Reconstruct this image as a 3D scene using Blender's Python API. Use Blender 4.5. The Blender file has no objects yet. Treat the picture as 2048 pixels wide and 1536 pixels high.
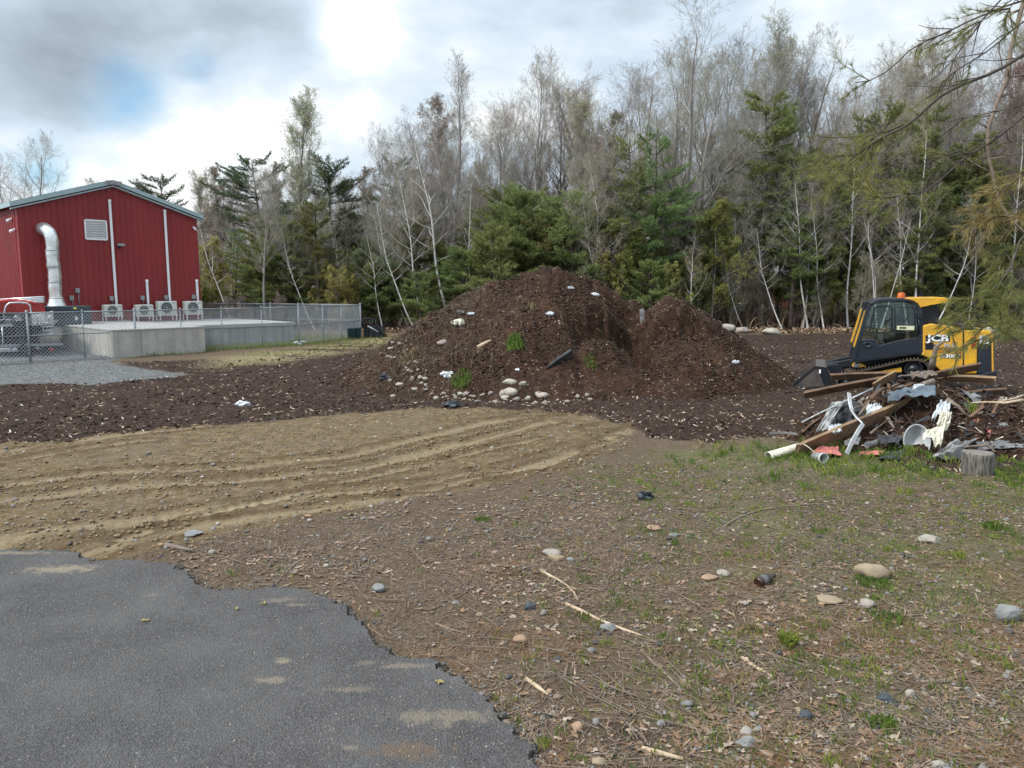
import bpy, math, random
import numpy as np
from mathutils import Vector

S = bpy.context.scene
# ------------------------------------------------------------------ camera
FPX, PITCH, CAMZ = 1500.0, math.atan(193 / 1500), 2.3
cam = bpy.data.cameras.new('camera'); camo = bpy.data.objects.new('camera', cam)
S.collection.objects.link(camo); S.camera = camo
cam.sensor_width = 36; cam.lens = FPX / 2048 * 36; cam.clip_start = 0.05; cam.clip_end = 3000
camo.location = (0, 0, CAMZ); camo.rotation_euler = (math.pi / 2 - PITCH, 0, 0)
CP, SP = math.cos(PITCH), math.sin(PITCH)
def ray(px, py):
    a = (px - 1024) / FPX; b = -(py - 768) / FPX
    return np.array([a, CP + b * SP, -SP + b * CP])
CAM = np.array([0, 0, CAMZ])
def G(px, py, z=0.0):
    d = ray(px, py); return CAM + d * ((z - CAMZ) / d[2])
def W(px, py, Y):
    d = ray(px, py); return CAM + d * (Y / d[1])
# ------------------------------------------------------------------ sky and light
S.view_settings.view_transform = 'Standard'; S.view_settings.look = 'None'
S.view_settings.exposure = 0.38; S.view_settings.gamma = 1
S.cycles.max_bounces = 6; S.cycles.transparent_max_bounces = 12; S.cycles.use_denoising = True
S.cycles.diffuse_bounces = 3; S.cycles.glossy_bounces = 2; S.cycles.transmission_bounces = 3
SUN_AZ, SUN_EL = math.radians(-112), math.radians(48)     # azimuth from +Y towards +X
sun_dir = Vector((math.sin(SUN_AZ) * math.cos(SUN_EL), math.cos(SUN_AZ) * math.cos(SUN_EL), math.sin(SUN_EL)))
sl = bpy.data.lights.new('sun', 'SUN'); so = bpy.data.objects.new('sun', sl); S.collection.objects.link(so)
sl.energy = 2.3; sl.angle = math.radians(5); sl.color = (1, 0.94, 0.86)
so.rotation_euler = sun_dir.to_track_quat('Z', 'Y').to_euler()
world = bpy.data.worlds.new('World'); S.world = world; world.use_nodes = True
nt = world.node_tree; N = nt.nodes; L = nt.links; N.clear()
def nd(t, **k):
    n = N.new(t)
    for a, b in k.items(): setattr(n, a, b)
    return n
wo = nd('ShaderNodeOutputWorld'); bg = nd('ShaderNodeBackground'); L.new(bg.outputs[0], wo.inputs[0])
sky = nd('ShaderNodeTexSky', sky_type='NISHITA', sun_disc=False, sun_elevation=SUN_EL, sun_rotation=SUN_AZ)
tc = nd('ShaderNodeTexCoord')
def vm(op, a=None, b=None):
    n = nd('ShaderNodeVectorMath', operation=op)
    for i, v in enumerate((a, b)):
        if v is None: continue
        if hasattr(v, 'links'): L.new(v, n.inputs[i])
        else: n.inputs[i].default_value = v
    return n
def mt(op, a, b=None, c=None, clamp=False):
    n = nd('ShaderNodeMath', operation=op); n.use_clamp = clamp
    for i, v in enumerate((a, b, c)):
        if v is None: continue
        if hasattr(v, 'links'): L.new(v, n.inputs[i])
        else: n.inputs[i].default_value = v
    return n.outputs[0]
dirn = vm('NORMALIZE', tc.outputs['Generated']).outputs[0]
sep = nd('ShaderNodeSeparateXYZ'); L.new(dirn, sep.inputs[0])
den = mt('ADD', mt('MAXIMUM', sep.outputs[2], 0.0), 0.16)
cu = nd('ShaderNodeCombineXYZ'); L.new(mt('DIVIDE', sep.outputs[0], den), cu.inputs[0]); L.new(mt('DIVIDE', sep.outputs[1], den), cu.inputs[1])
cn = nd('ShaderNodeTexNoise'); cn.inputs['Scale'].default_value = 3.4; cn.inputs['Detail'].default_value = 9; cn.inputs['Roughness'].default_value = 0.56; cn.inputs['Distortion'].default_value = 0.1
L.new(vm('MULTIPLY', dirn, (1.0, 1.0, 2.0)).outputs[0], cn.inputs['Vector'])
wn = nd('ShaderNodeTexNoise'); wn.inputs['Scale'].default_value = 5; wn.inputs['Detail'].default_value = 4
L.new(dirn, wn.inputs['Vector'])
wv = vm('ADD', dirn, vm('MULTIPLY', vm('SUBTRACT', wn.outputs['Color'], (0.5, 0.5, 0.5)).outputs[0], (0.11, 0.11, 0.11)).outputs[0]).outputs[0]
def blob(px, py, r, gain, soft=1.0, ax=1.0):
    d = ray(px, py); d = d / np.linalg.norm(d)
    df = vm('SUBTRACT', wv, tuple(d)); df = vm('MULTIPLY', df.outputs[0], (1 / ax, 1, 1.0))
    ln = vm('LENGTH', df.outputs[0]).outputs['Value']
    m = nd('ShaderNodeMapRange', interpolation_type='SMOOTHSTEP')
    L.new(ln, m.inputs[0]); m.inputs[1].default_value = r; m.inputs[2].default_value = r * (1 - 0.9 * soft)
    m.inputs[3].default_value = 0; m.inputs[4].default_value = gain
    return m.outputs[0]
val = mt('MULTIPLY_ADD', mt('SUBTRACT', cn.outputs[0], 0.5), 1.7, 0.64)
for b in CLOUD_BLOBS if 'CLOUD_BLOBS' in globals() else (
        (120, 110, 0.20, -0.16, 1, 1.6), (330, 60, 0.14, -0.18, 1, 2.0), (540, 110, 0.10, -0.22, 1, 1.6), (30, 200, 0.1, -0.08, 1, 1.5),
        (710, 70, 0.08, 0.34, 1, 1.0), (470, 225, 0.12, 0.30, 1, 1.9), (620, 260, 0.08, 0.14, 1, 1.4), (300, 330, 0.16, 0.22, 1, 2.4),
        (1250, 80, 0.20, -0.03, 1, 1.8), (1650, 90, 0.25, -0.05, 1, 1.8), (1300, 420, 0.30, -0.04, 1, 1.5), (1000, 130, 0.1, -0.10, 1, 2.0),
        (860, 30, 0.06, -0.10, 1, 1.5), (1750, 200, 0.10, 0.10, 1, 1.8), (780, 260, 0.09, 0.2, 1, 1.0)):
    val = mt('ADD', val, blob(*b))
cr = nd('ShaderNodeValToRGB'); L.new(val, cr.inputs[0])
els = cr.color_ramp.elements
els[0].position = 0.0; els[0].color = (0.24, 0.28, 0.33, 1)
els[1].position = 0.95; els[1].color = (.93, .95, .96, 1)
for p_, c_ in ((0.38, (0.40, 0.48, 0.56, 1)), (0.60, (0.53, 0.635, 0.74, 1)), (0.78, (0.68, 0.75, 0.80, 1))):
    e = els.new(p_); e.color = c_
# sky near the sun and zenith, out of frame, brightened to add soft fill
sd = vm('DOT_PRODUCT', dirn, tuple(sun_dir)).outputs['Value']
gl = nd('ShaderNodeMapRange', interpolation_type='SMOOTHSTEP'); L.new(sd, gl.inputs[0])
gl.inputs[1].default_value = 0.62; gl.inputs[2].default_value = 1.0; gl.inputs[3].default_value = 1.0; gl.inputs[4].default_value = 2.6
zen = nd('ShaderNodeMapRange', interpolation_type='SMOOTHSTEP'); L.new(sep.outputs[2], zen.inputs[0])
zen.inputs[1].default_value = 0.45; zen.inputs[2].default_value = 0.95; zen.inputs[3].default_value = 1.0; zen.inputs[4].default_value = 1.7
cl = vm('SCALE', cr.outputs[0]); L.new(mt('MULTIPLY', gl.outputs[0], zen.outputs[0]), cl.inputs['Scale'])
bsk0 = vm('MULTIPLY', sky.outputs[0], (.42, .95, 1.15)); bsky = vm('SCALE', bsk0.outputs[0]); bsky.inputs['Scale'].default_value = 0.105
gap = mt('ADD', blob(235, 192, 0.052, .7, 0.9, 1.8), blob(85, 318, 0.04, .7, 0.9, 1.2))
gap = mt('ADD', gap, blob(370, 130, 0.03, 0.4, 0.9, 1.6))
gap = mt('MULTIPLY', gap, mt('MULTIPLY_ADD', wn.outputs[0], 4.0, -0.9, clamp=True), clamp=True)
mx = nd('ShaderNodeMix', data_type='RGBA'); L.new(gap, mx.inputs[0]); L.new(cl.outputs[0], mx.inputs[6]); L.new(bsky.outputs[0], mx.inputs[7])
L.new(mx.outputs[2], bg.inputs[0]); bg.inputs[1].default_value = 1.0

# ------------------------------------------------------------------ noise
def _h(ix, iy, seed):
    n = (ix.astype(np.int64) * 374761393 + iy.astype(np.int64) * 668265263 + seed * 974711) & 0xffffffff
    n = ((n ^ (n >> 13)) * 1274126177) & 0xffffffff
    return ((n ^ (n >> 16)) & 0xffff) / 65535.0
def vnoise(x, y, seed=0):
    x = np.asarray(x, float); y = np.asarray(y, float)
    ix = np.floor(x); iy = np.floor(y); fx = x - ix; fy = y - iy
    fx = fx * fx * (3 - 2 * fx); fy = fy * fy * (3 - 2 * fy)
    a = _h(ix, iy, seed); b = _h(ix + 1, iy, seed); c = _h(ix, iy + 1, seed); d = _h(ix + 1, iy + 1, seed)
    return (a * (1 - fx) + b * fx) * (1 - fy) + (c * (1 - fx) + d * fx) * fy - 0.5
def fbm(x, y, f=1.0, o=4, seed=0, g=0.5):
    s = 0; a = 1.0
    for i in range(o):
        s = s + a * vnoise(np.asarray(x) * f + 17.3 * i, np.asarray(y) * f - 9.1 * i, seed + i); f *= 2.07; a *= g
    return s
def sstep(a, b, x):
    t = np.clip((x - a) / (b - a), 0, 1); return t * t * (3 - 2 * t)
def pline_dist(x, y, P):
    """distance to a polyline and signed side"""
    x = np.asarray(x, float); y = np.asarray(y, float)
    best = np.full(x.shape, 1e9); side = np.zeros(x.shape); arc = np.zeros(x.shape); acc = 0
    for (ax, ay), (bx, by) in zip(P[:-1], P[1:]):
        dx, dy = bx - ax, by - ay; l2 = dx * dx + dy * dy + 1e-12
        t = np.clip(((x - ax) * dx + (y - ay) * dy) / l2, 0, 1)
        ex, ey = x - ax - t * dx, y - ay - t * dy; d = np.hypot(ex, ey)
        m = d < best; best = np.where(m, d, best)
        side = np.where(m, np.sign(dx * ey - dy * ex), side); arc = np.where(m, acc + t * math.sqrt(l2), arc); acc += math.sqrt(l2)
    return best, side, arc
def sdf(x, y, P):
    """signed distance to polygon, positive inside"""
    P = list(P) + [P[0]]
    d, _, _ = pline_dist(x, y, P); ins = np.zeros(np.shape(x), bool)
    for (ax, ay), (bx, by) in zip(P[:-1], P[1:]):
        c = ((ay > y) != (by > y)) & (x < (bx - ax) * (y - ay) / (by - ay + 1e-12) + ax); ins ^= c
    return np.where(ins, d, -d)

# ------------------------------------------------------------------ meshes
C = S.collection
ORG = {}
class MB:
    def __init__(s): s.V = []; s.F = []; s.n = 0
    def add(s, V, F, m=0, sm=False):
        V = np.asarray(V, float).reshape(-1, 3); F = np.asarray(F, np.int64)
        if F.ndim == 1: F = F[None]
        s.V.append(V); s.F.append((F + s.n, m, sm)); s.n += len(V); return s
    def box(s, c, sz, m=0, ax=None, bev=0.0):
        """box centred at c; ax = 3 unit axes"""
        c = np.asarray(c, float); A = np.eye(3) if ax is None else np.asarray(ax, float)
        h = np.asarray(sz, float) / 2
        if bev > 0:
            b = min(bev, min(h) * 0.9); vs = []
            for sx in (-1, 1):
                for sy in (-1, 1):
                    for sz_ in (-1, 1):
                        q = np.array([sx, sy, sz_])
                        for k in range(3):
                            e = h - b; e[k] = h[k]; vs.append(q * e)
            V = np.array(vs) @ A + c
            idx = lambda sx, sy, sz_, k: ((sx * 2 + sy) * 2 + sz_) * 3 + k
            F4 = []; F3 = []
            for k in range(3):
                i, j = [a for a in range(3) if a != k]
                for sg in (0, 1):
                    q = []
                    for (u, v) in ((0, 0), (1, 0), (1, 1), (0, 1)):
                        t = [0, 0, 0]; t[k] = sg; t[i] = u; t[j] = v; q.append(idx(*t, k))
                    if (sg == 0) != (k == 1): q = q[::-1]
                    F4.append(q)
                    if True:
                        pass
                # edges parallel to axis k
                for u in (0, 1):
                    for v in (0, 1):
                        t0 = [0, 0, 0]; t1 = [0, 0, 0]; t0[i] = t1[i] = u; t0[j] = t1[j] = v; t1[k] = 1
                        F4.append([idx(*t0, i), idx(*t1, i), idx(*t1, j), idx(*t0, j)])
            for sx in (0, 1):
                for sy in (0, 1):
                    for sz_ in (0, 1): F3.append([idx(sx, sy, sz_, 0), idx(sx, sy, sz_, 1), idx(sx, sy, sz_, 2)])
            n0 = s.n; s.add(V, F4, m); s.F.append((np.array(F3) + n0, m, False)); return s
        V = np.array([[x, y, z] for x in (-1, 1) for y in (-1, 1) for z in (-1, 1)]) * h @ A + c
        return s.add(V, [[0, 1, 3, 2], [4, 6, 7, 5], [0, 4, 5, 1], [2, 3, 7, 6], [0, 2, 6, 4], [1, 5, 7, 3]], m)
    def tube(s, P, r, n=6, m=0, caps=True, sm=True):
        P = np.asarray(P, float); k = len(P); r = np.broadcast_to(np.asarray(r, float), (k,))
        T = np.gradient(P, axis=0); T /= np.linalg.norm(T, axis=1)[:, None] + 1e-12
        up = np.array([0, 0, 1.0]) if abs(T[0][2]) < 0.9 else np.array([1.0, 0, 0])
        a = np.cross(T[0], up); a /= np.linalg.norm(a); rings = []
        for i in range(k):
            a = a - T[i] * a.dot(T[i]); a /= np.linalg.norm(a) + 1e-12; b = np.cross(T[i], a)
            th = np.linspace(0, 2 * math.pi, n, endpoint=False)
            rings.append(P[i] + r[i] * (np.cos(th)[:, None] * a + np.sin(th)[:, None] * b))
        V = np.concatenate(rings); i0 = np.arange(k - 1)[:, None] * n; j = np.arange(n)[None]; j2 = (j + 1) % n
        F = np.stack([i0 + j, i0 + j2, i0 + n + j2, i0 + n + j], -1).reshape(-1, 4)
        n0 = s.n; s.add(V, F, m, sm)
        if caps and n > 2:
            s.F.append((np.arange(n)[::-1][None] + n0, m, False)); s.F.append((np.arange(n)[None] + n0 + (k - 1) * n, m, False))
        return s
    def segs(s, P0, P1, R0, R1, n=3, m=0, sm=True):
        P0 = np.asarray(P0, float); P1 = np.asarray(P1, float); k = len(P0)
        if k == 0: return s
        T = P1 - P0; T /= np.linalg.norm(T, axis=1)[:, None] + 1e-12
        up = np.where(np.abs(T[:, 2:3]) < 0.9, [[0, 0, 1.0]], [[1.0, 0, 0]])
        a = np.cross(T, up); a /= np.linalg.norm(a, axis=1)[:, None] + 1e-12; b = np.cross(T, a)
        th = np.arange(n) * 2 * math.pi / n
        rg = np.cos(th)[None, :, None] * a[:, None] + np.sin(th)[None, :, None] * b[:, None]
        R0 = np.broadcast_to(np.asarray(R0, float), (k,)); R1 = np.broadcast_to(np.asarray(R1, float), (k,))
        A = P0[:, None] + rg * R0[:, None, None]; B = P1[:, None] + rg * R1[:, None, None]
        V = np.concatenate([A, B], 1).reshape(-1, 3); b0 = np.arange(k)[:, None] * 2 * n; j = np.arange(n)[None]; j2 = (j + 1) % n
        return s.add(V, np.stack([b0 + j, b0 + j2, b0 + n + j2, b0 + n + j], -1).reshape(-1, 4), m, sm)
    def prism(s, P, d, m=0, sm=False):
        """polygon P (3D, planar) extruded by vector d"""
        P = np.asarray(P, float); k = len(P); V = np.concatenate([P, P + np.asarray(d, float)])
        n0 = s.n; s.add(V, np.array([[i, (i + 1) % k, (i + 1) % k + k, i + k] for i in range(k)]), m, sm)
        s.F.append((np.arange(k)[::-1][None] + n0, m, False)); s.F.append((np.arange(k)[None] + n0 + k, m, False)); return s
    def lathe(s, prof, c=(0, 0, 0), n=16, m=0, ax=None, sm=True):
        A = np.eye(3) if ax is None else np.asarray(ax, float); prof = np.asarray(prof, float); k = len(prof)
        th = np.arange(n) * 2 * math.pi / n
        V = np.stack([prof[:, 0, None] * np.cos(th), prof[:, 0, None] * np.sin(th), np.broadcast_to(prof[:, 1, None], (k, n))], -1).reshape(-1, 3) @ A + np.asarray(c, float)
        i0 = np.arange(k - 1)[:, None] * n; j = np.arange(n)[None]; j2 = (j + 1) % n
        return s.add(V, np.stack([i0 + j, i0 + j2, i0 + n + j2, i0 + n + j], -1).reshape(-1, 4), m, sm)
    def build(s, name, mats, parent=None, local=False, origin=None, solidify=0, bevel=0):
        V = np.concatenate(s.V) if s.V else np.zeros((0, 3))
        if not local:
            if parent is not None:
                V = V - ORG.get(parent.name, np.zeros(3)); o = np.zeros(3)
            else:
                o = np.array(origin, float) if origin is not None else np.array([(V[:, 0].min() + V[:, 0].max()) / 2, (V[:, 1].min() + V[:, 1].max()) / 2, V[:, 2].min()])
                V = V - o
        else: o = np.zeros(3)
        me = bpy.data.meshes.new(name); me.vertices.add(len(V)); me.vertices.foreach_set('co', V.astype(np.float32).ravel())
        tot = []; li = []; mi = []; sm = []
        for F, m, q in s.F:
            tot.append(np.full(len(F), F.shape[1])); li.append(F.ravel())
            mi.append(np.broadcast_to(np.asarray(m), (len(F),))); sm.append(np.full(len(F), q))
        tot = np.concatenate(tot); li = np.concatenate(li); st = np.concatenate([[0], np.cumsum(tot)[:-1]])
        me.loops.add(len(li)); me.loops.foreach_set('vertex_index', li.astype(np.int32))
        me.polygons.add(len(tot)); me.polygons.foreach_set('loop_start', st.astype(np.int32))
        me.polygons.foreach_set('material_index', np.concatenate(mi).astype(np.int32))
        me.polygons.foreach_set('use_smooth', np.concatenate(sm))
        me.update(calc_edges=True)
        for m_ in (mats if isinstance(mats, (list, tuple)) else [mats]): me.materials.append(m_)
        ob = bpy.data.objects.new(name, me); C.objects.link(ob); ob.location = o
        if parent is not None:
            ob.parent = parent; ORG[ob.name] = ORG.get(parent.name, np.zeros(3))
        else: ORG[ob.name] = o
        if solidify: mo = ob.modifiers.new('s', 'SOLIDIFY'); mo.thickness = solidify; mo.offset = 0
        if bevel: mo = ob.modifiers.new('b', 'BEVEL'); mo.width = bevel; mo.segments = 2; mo.limit_method = 'ANGLE'
        return ob
def tag(o, label, cat, group=None, kind=None):
    if label: o['label'] = label
    if cat: o['category'] = cat
    if group: o['group'] = group
    if kind: o['kind'] = kind
    return o
def thing(name, loc, label, cat, group=None, rz=0):
    o = bpy.data.objects.new(name, None); C.objects.link(o); o.location = loc; o.rotation_euler = (0, 0, rz); o.empty_display_size = 0.1
    ORG[o.name] = np.array(loc, float); return tag(o, label, cat, group)
def dup(root, loc=None, rz=None, sc=None, label=None, group=None):
    r = root.copy(); C.objects.link(r)
    if loc is not None: r.location = loc
    if rz is not None: r.rotation_euler = (0, 0, rz)
    if sc is not None: r.scale = sc if hasattr(sc, '__len__') else (sc, sc, sc)
    if label: r['label'] = label
    if group: r['group'] = group
    for ch in list(root.children):
        c = ch.copy(); C.objects.link(c); c.parent = r
        for g in ch.children:
            d = g.copy(); C.objects.link(d); d.parent = c
    return r
def text(s, name, mat, parent, loc, size, ax=None, rot=(math.pi / 2, 0, 0), depth=0.002, sx=1.0, bold=0.0):
    cu = bpy.data.curves.new(name, 'FONT'); cu.body = s; cu.size = size; cu.extrude = depth; cu.align_x = 'CENTER'; cu.align_y = 'CENTER'; cu.offset = bold
    t_ = bpy.data.objects.new('t', cu); C.objects.link(t_); me = bpy.data.meshes.new_from_object(t_); bpy.data.objects.remove(t_); me.materials.clear(); me.materials.append(mat)
    o = bpy.data.objects.new(name, me); C.objects.link(o); o.parent = parent
    o.location = np.asarray(loc) - ORG.get(parent.name, np.zeros(3)); o.rotation_euler = rot; o.scale = (sx, 1, 1); return o

# ------------------------------------------------------------------ materials
def pm(name, c1, c2=None, scale=8, rough=0.8, bump=0.0, bscale=None, metal=0.0, detail=4, coat=0, spec=0.3, c3=None, rnd=0.0, trans=0.0, stretch=None):
    m = bpy.data.materials.new(name); m.use_nodes = True; nt = m.node_tree; P = nt.nodes['Principled BSDF']
    P.inputs['Roughness'].default_value = rough; P.inputs['Metallic'].default_value = metal
    P.inputs['Specular IOR Level'].default_value = spec; P.inputs['Coat Weight'].default_value = coat
    t = nt.nodes.new('ShaderNodeTexCoord'); vec = t.outputs['Object']
    if stretch:
        mp = nt.nodes.new('ShaderNodeMapping'); mp.inputs['Scale'].default_value = stretch; nt.links.new(vec, mp.inputs[0]); vec = mp.outputs[0]
    if c2 is None: c2 = tuple(v * 0.75 for v in c1)
    n = nt.nodes.new('ShaderNodeTexNoise'); n.inputs['Scale'].default_value = scale; n.inputs['Detail'].default_value = detail; n.inputs['Roughness'].default_value = 0.62
    nt.links.new(vec, n.inputs['Vector'])
    r = nt.nodes.new('ShaderNodeValToRGB'); nt.links.new(n.outputs[0], r.inputs[0])
    r.color_ramp.elements[0].position = 0.34; r.color_ramp.elements[0].color = (*c2, 1)
    r.color_ramp.elements[1].position = 0.66; r.color_ramp.elements[1].color = (*c1, 1)
    if c3: e = r.color_ramp.elements.new(0.8); e.color = (*c3, 1)
    out = r.outputs[0]
    if rnd:
        oi = nt.nodes.new('ShaderNodeObjectInfo'); h = nt.nodes.new('ShaderNodeHueSaturation')
        a = nt.nodes.new('ShaderNodeMapRange'); nt.links.new(oi.outputs['Random'], a.inputs[0]); a.inputs[3].default_value = 0.5 - rnd * 0.06; a.inputs[4].default_value = 0.5 + rnd * 0.06
        b = nt.nodes.new('ShaderNodeMath'); b.operation = 'MULTIPLY'; b.inputs[1].default_value = 7.31; nt.links.new(oi.outputs['Random'], b.inputs[0])
        f = nt.nodes.new('ShaderNodeMath'); f.operation = 'FRACT'; nt.links.new(b.outputs[0], f.inputs[0])
        c = nt.nodes.new('ShaderNodeMapRange'); nt.links.new(f.outputs[0], c.inputs[0]); c.inputs[3].default_value = 1 - rnd * 0.4; c.inputs[4].default_value = 1 + rnd * 0.4
        nt.links.new(a.outputs[0], h.inputs[0]); nt.links.new(c.outputs[0], h.inputs[2]); nt.links.new(out, h.inputs[4]); out = h.outputs[0]
    nt.links.new(out, P.inputs['Base Color'])
    if bump:
        b = nt.nodes.new('ShaderNodeTexNoise'); b.inputs['Scale'].default_value = bscale or scale * 3; b.inputs['Detail'].default_value = 5
        nt.links.new(vec, b.inputs['Vector']); bp = nt.nodes.new('ShaderNodeBump'); bp.inputs['Strength'].default_value = bump; bp.inputs['Distance'].default_value = 0.02
        nt.links.new(b.outputs[0], bp.inputs['Height']); nt.links.new(bp.outputs[0], P.inputs['Normal'])
    if trans:
        tr = nt.nodes.new('ShaderNodeBsdfTranslucent'); nt.links.new(out, tr.inputs[0]); mx = nt.nodes.new('ShaderNodeMixShader'); mx.inputs[0].default_value = trans
        o = nt.nodes['Material Output']; nt.links.new(P.outputs[0], mx.inputs[1]); nt.links.new(tr.outputs[0], mx.inputs[2]); nt.links.new(mx.outputs[0], o.inputs[0])
    return m
M = {}
M['galv'] = pm('galvanised_steel', (0.33, 0.35, 0.37), (0.23, 0.245, 0.26), 20, 0.5, metal=0.3)
M['white'] = pm('white_paint', (0.78, 0.78, 0.78), (0.68, 0.69, 0.70), 3, 0.5)
M['black'] = pm('black_paint', (0.012, 0.015, 0.02), (0.008, 0.009, 0.012), 6, 0.35, spec=0.5)
M['blackrub'] = pm('black_rubber', (0.04, 0.036, 0.033), (0.02, 0.019, 0.018), 9, 0.8)
M['wood'] = pm('sawn_wood', (0.40, 0.27, 0.16), (0.24, 0.155, 0.095), 3, 0.85, 0.3, stretch=(1, 6, 6))
M['oldwood'] = pm('weathered_wood', (0.22, 0.18, 0.145), (0.13, 0.10, 0.08), 4, 0.9, 0.4)
M['twig'] = pm('dead_twig', (0.24, 0.185, 0.14), (0.13, 0.095, 0.07), 5, 0.9)
M['palewood'] = pm('peeled_wood', (0.52, 0.41, 0.28), (0.36, 0.26, 0.17), 6, 0.85)
M['plastic_white'] = pm('white_plastic', (0.72, 0.72, 0.70), (0.55, 0.54, 0.52), 6, 0.4)
M['cream'] = pm('cream_cloth', (0.68, 0.65, 0.52), (0.5, 0.46, 0.36), 8, 0.9)
M['bag'] = pm('white_film', (0.70, 0.72, 0.74), (0.38, 0.39, 0.41), 12, 0.35)
M['stone'] = pm('field_stone', (0.38, 0.33, 0.27), (0.24, 0.21, 0.18), 5, 0.85, 0.3, rnd=0.6)
M['glass'] = None
# ================================================================== TERRAIN
def GP(L_): return [tuple(G(a, b)[:2]) for a, b in L_]
P_SOIL = GP([(-900, 935), (0, 890), (100, 885), (250, 866), (400, 850), (560, 836), (760, 820), (950, 814), (1130, 822), (1240, 846), (1310, 872), (1420, 884), (1520, 872), (1640, 880), (1800, 935), (2048, 960), (2600, 960), (2500, 690),
             (2048, 668), (1600, 667), (1440, 671), (1100, 668), (800, 662), (780, 672), (700, 690), (600, 703), (480, 717), (330, 722), (232, 722), (260, 733), (340, 741), (385, 748), (200, 766), (0, 772), (-900, 790)])
P_TAN = GP([(-900, 935), (0, 888), (250, 864), (400, 848), (560, 834), (760, 818), (950, 812), (1130, 820), (1250, 850), (1255, 885), (1180, 930), (1000, 968), (800, 1002), (600, 1038), (440, 1066), (340, 1088), (180, 1125), (0, 1125), (-900, 1150)])
P_STRIP = GP([(430, 712), (600, 697), (760, 668), (860, 656), (1000, 650), (900, 680), (740, 696), (560, 722), (440, 735)])
P_GRAV = GP([(-1500, 810), (0, 774), (200, 768), (385, 750), (330, 739), (250, 732), (205, 722), (232, 716), (100, 690), (-1500, 700)])
P_YARD = GP([(232, 716), (402, 703), (600, 692), (722, 676), (560, 660), (420, 690)])
P_ASPH = GP([(0, 1103), (90, 1107), (165, 1111), (182, 1128), (250, 1126), (335, 1129), (357, 1148), (385, 1172), (420, 1182), (500, 1185), (560, 1182), (620, 1191), (680, 1214), (728, 1250), (750, 1290), (790, 1315), (870, 1330), (930, 1362), (962, 1402), (1000, 1440), (1030, 1482), (1085, 1545)]) + [(0.35, 2.9), (0.5, 1.5), (0.5, -6), (-16, -6), (-16, 6.2), (-7, 6.45)]
P_BLOB = GP([(1120, 1180), (1250, 1170), (1290, 1225), (1170, 1240)])
TRACKS = [(GP([(-400, 930), (0, 902), (130, 886), (260, 868), (400, 852)]), .16), (GP([(-400, 950), (0, 922), (150, 900), (300, 880)]), .14),
          (GP([(-300, 1010), (0, 968), (200, 945), (450, 935), (700, 905), (900, 865), (1000, 842), (1090, 826)]), .2),
          (GP([(-300, 1050), (0, 1000), (200, 974), (420, 962), (700, 935), (950, 885), (1100, 845)]), .2),
          (GP([(-200, 1120), (60, 1075), (200, 1050), (420, 1018), (640, 985), (850, 968), (1080, 925), (1200, 880), (1290, 850)]), .22),
          (GP([(150, 1110), (330, 1062), (520, 1030), (760, 998), (960, 962), (1140, 918), (1230, 880)]), .2),
          (GP([(240, 1075), (500, 1005), (700, 960), (900, 915), (1080, 880)]), .1),
          (GP([(1180, 860), (1320, 822), (1480, 800), (1640, 800)]), .2), (GP([(1200, 900), (1380, 850), (1560, 828), (1700, 830)]), .2),
          (GP([(0, 800), (300, 792), (640, 775), (760, 730), (800, 690)]), .22), (GP([(900, 838), (1060, 828), (1240, 812), (1420, 800)]), .2), (GP([(1290, 870), (1420, 845), (1560, 832)]), .15)]
def track_relief(x, y):
    out = np.zeros(np.shape(x))
    bm = (y < 24)
    for i, (P, w) in enumerate(TRACKS):
        d, sd, ar = pline_dist(x, y, P)
        e = np.clip(d / w, 0, 4)
        am = .75 + .8 * vnoise(ar * .8, ar * 0 + i * 5, 90 + i)
        rut = -0.038 * np.exp(-(e / .85) ** 4) + 0.05 * np.exp(-((e - 1.35) / .34) ** 2) * np.clip(1 + 1.6 * vnoise(ar * 2.1, d * 0 + 3 * i, 33 + i), 0.1, 2.4)
        lug = 0.010 * (np.sin(ar * 2 * math.pi / 0.13) > 0.0) * np.exp(-(e / .8) ** 6)
        out = out + (rut * am * .52 + .0065 * np.cos(d * 2 * math.pi / .105) * np.exp(-(e / 1.7) ** 4) * np.clip(.6 + 2 * vnoise(ar * 1.3, d * 0 + i, 44 + i), 0, 1) + lug * sstep(0, .2, am - .5))
    return out * bm
def track_tone(x, y):
    out = np.zeros(np.shape(x))
    for i, (P, w) in enumerate(TRACKS):
        d, sd, ar = pline_dist(x, y, P); e = d / w; q = .5 + 1.3 * fbm(ar, d, 1.3, 3, 60 + i)
        out = np.maximum(out, np.exp(-((e - 1.35) / .45) ** 2) * np.clip(q + .35, 0, 1)); out = np.maximum(out, .55 * np.exp(-((e - .45) / .16) ** 2) * np.clip(q, 0, 1))
    return out
def zones(x, y):
    wx = x + .35 * fbm(x, y, 1.1, 4, 5); wy = y + .35 * fbm(x, y, 1.1, 4, 9)
    f = 0.012 * np.clip(y, 3, 60) + .05
    soil = sstep(-.5, .5, sdf(wx, wy, P_SOIL) / f); tan = sstep(-.5, .5, sdf(wx, wy, P_TAN) / f)
    strip = sstep(-1, 1, sdf(wx, wy, P_STRIP) / 1.2) * sstep(-.35, .15, fbm(x * .4, y * 2, .7, 4, 3) + .05)
    grav = sstep(-.5, .5, sdf(wx, wy, P_GRAV) / f); yard = sstep(-.6, .6, sdf(wx, wy, P_YARD) / .5)
    grav = np.maximum(grav, sstep(-.6, .6, (wx * 0 + 1) * np.minimum(23 - x * 0, 1) * 0 - 1))
    return soil, tan, strip, grav, yard
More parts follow.
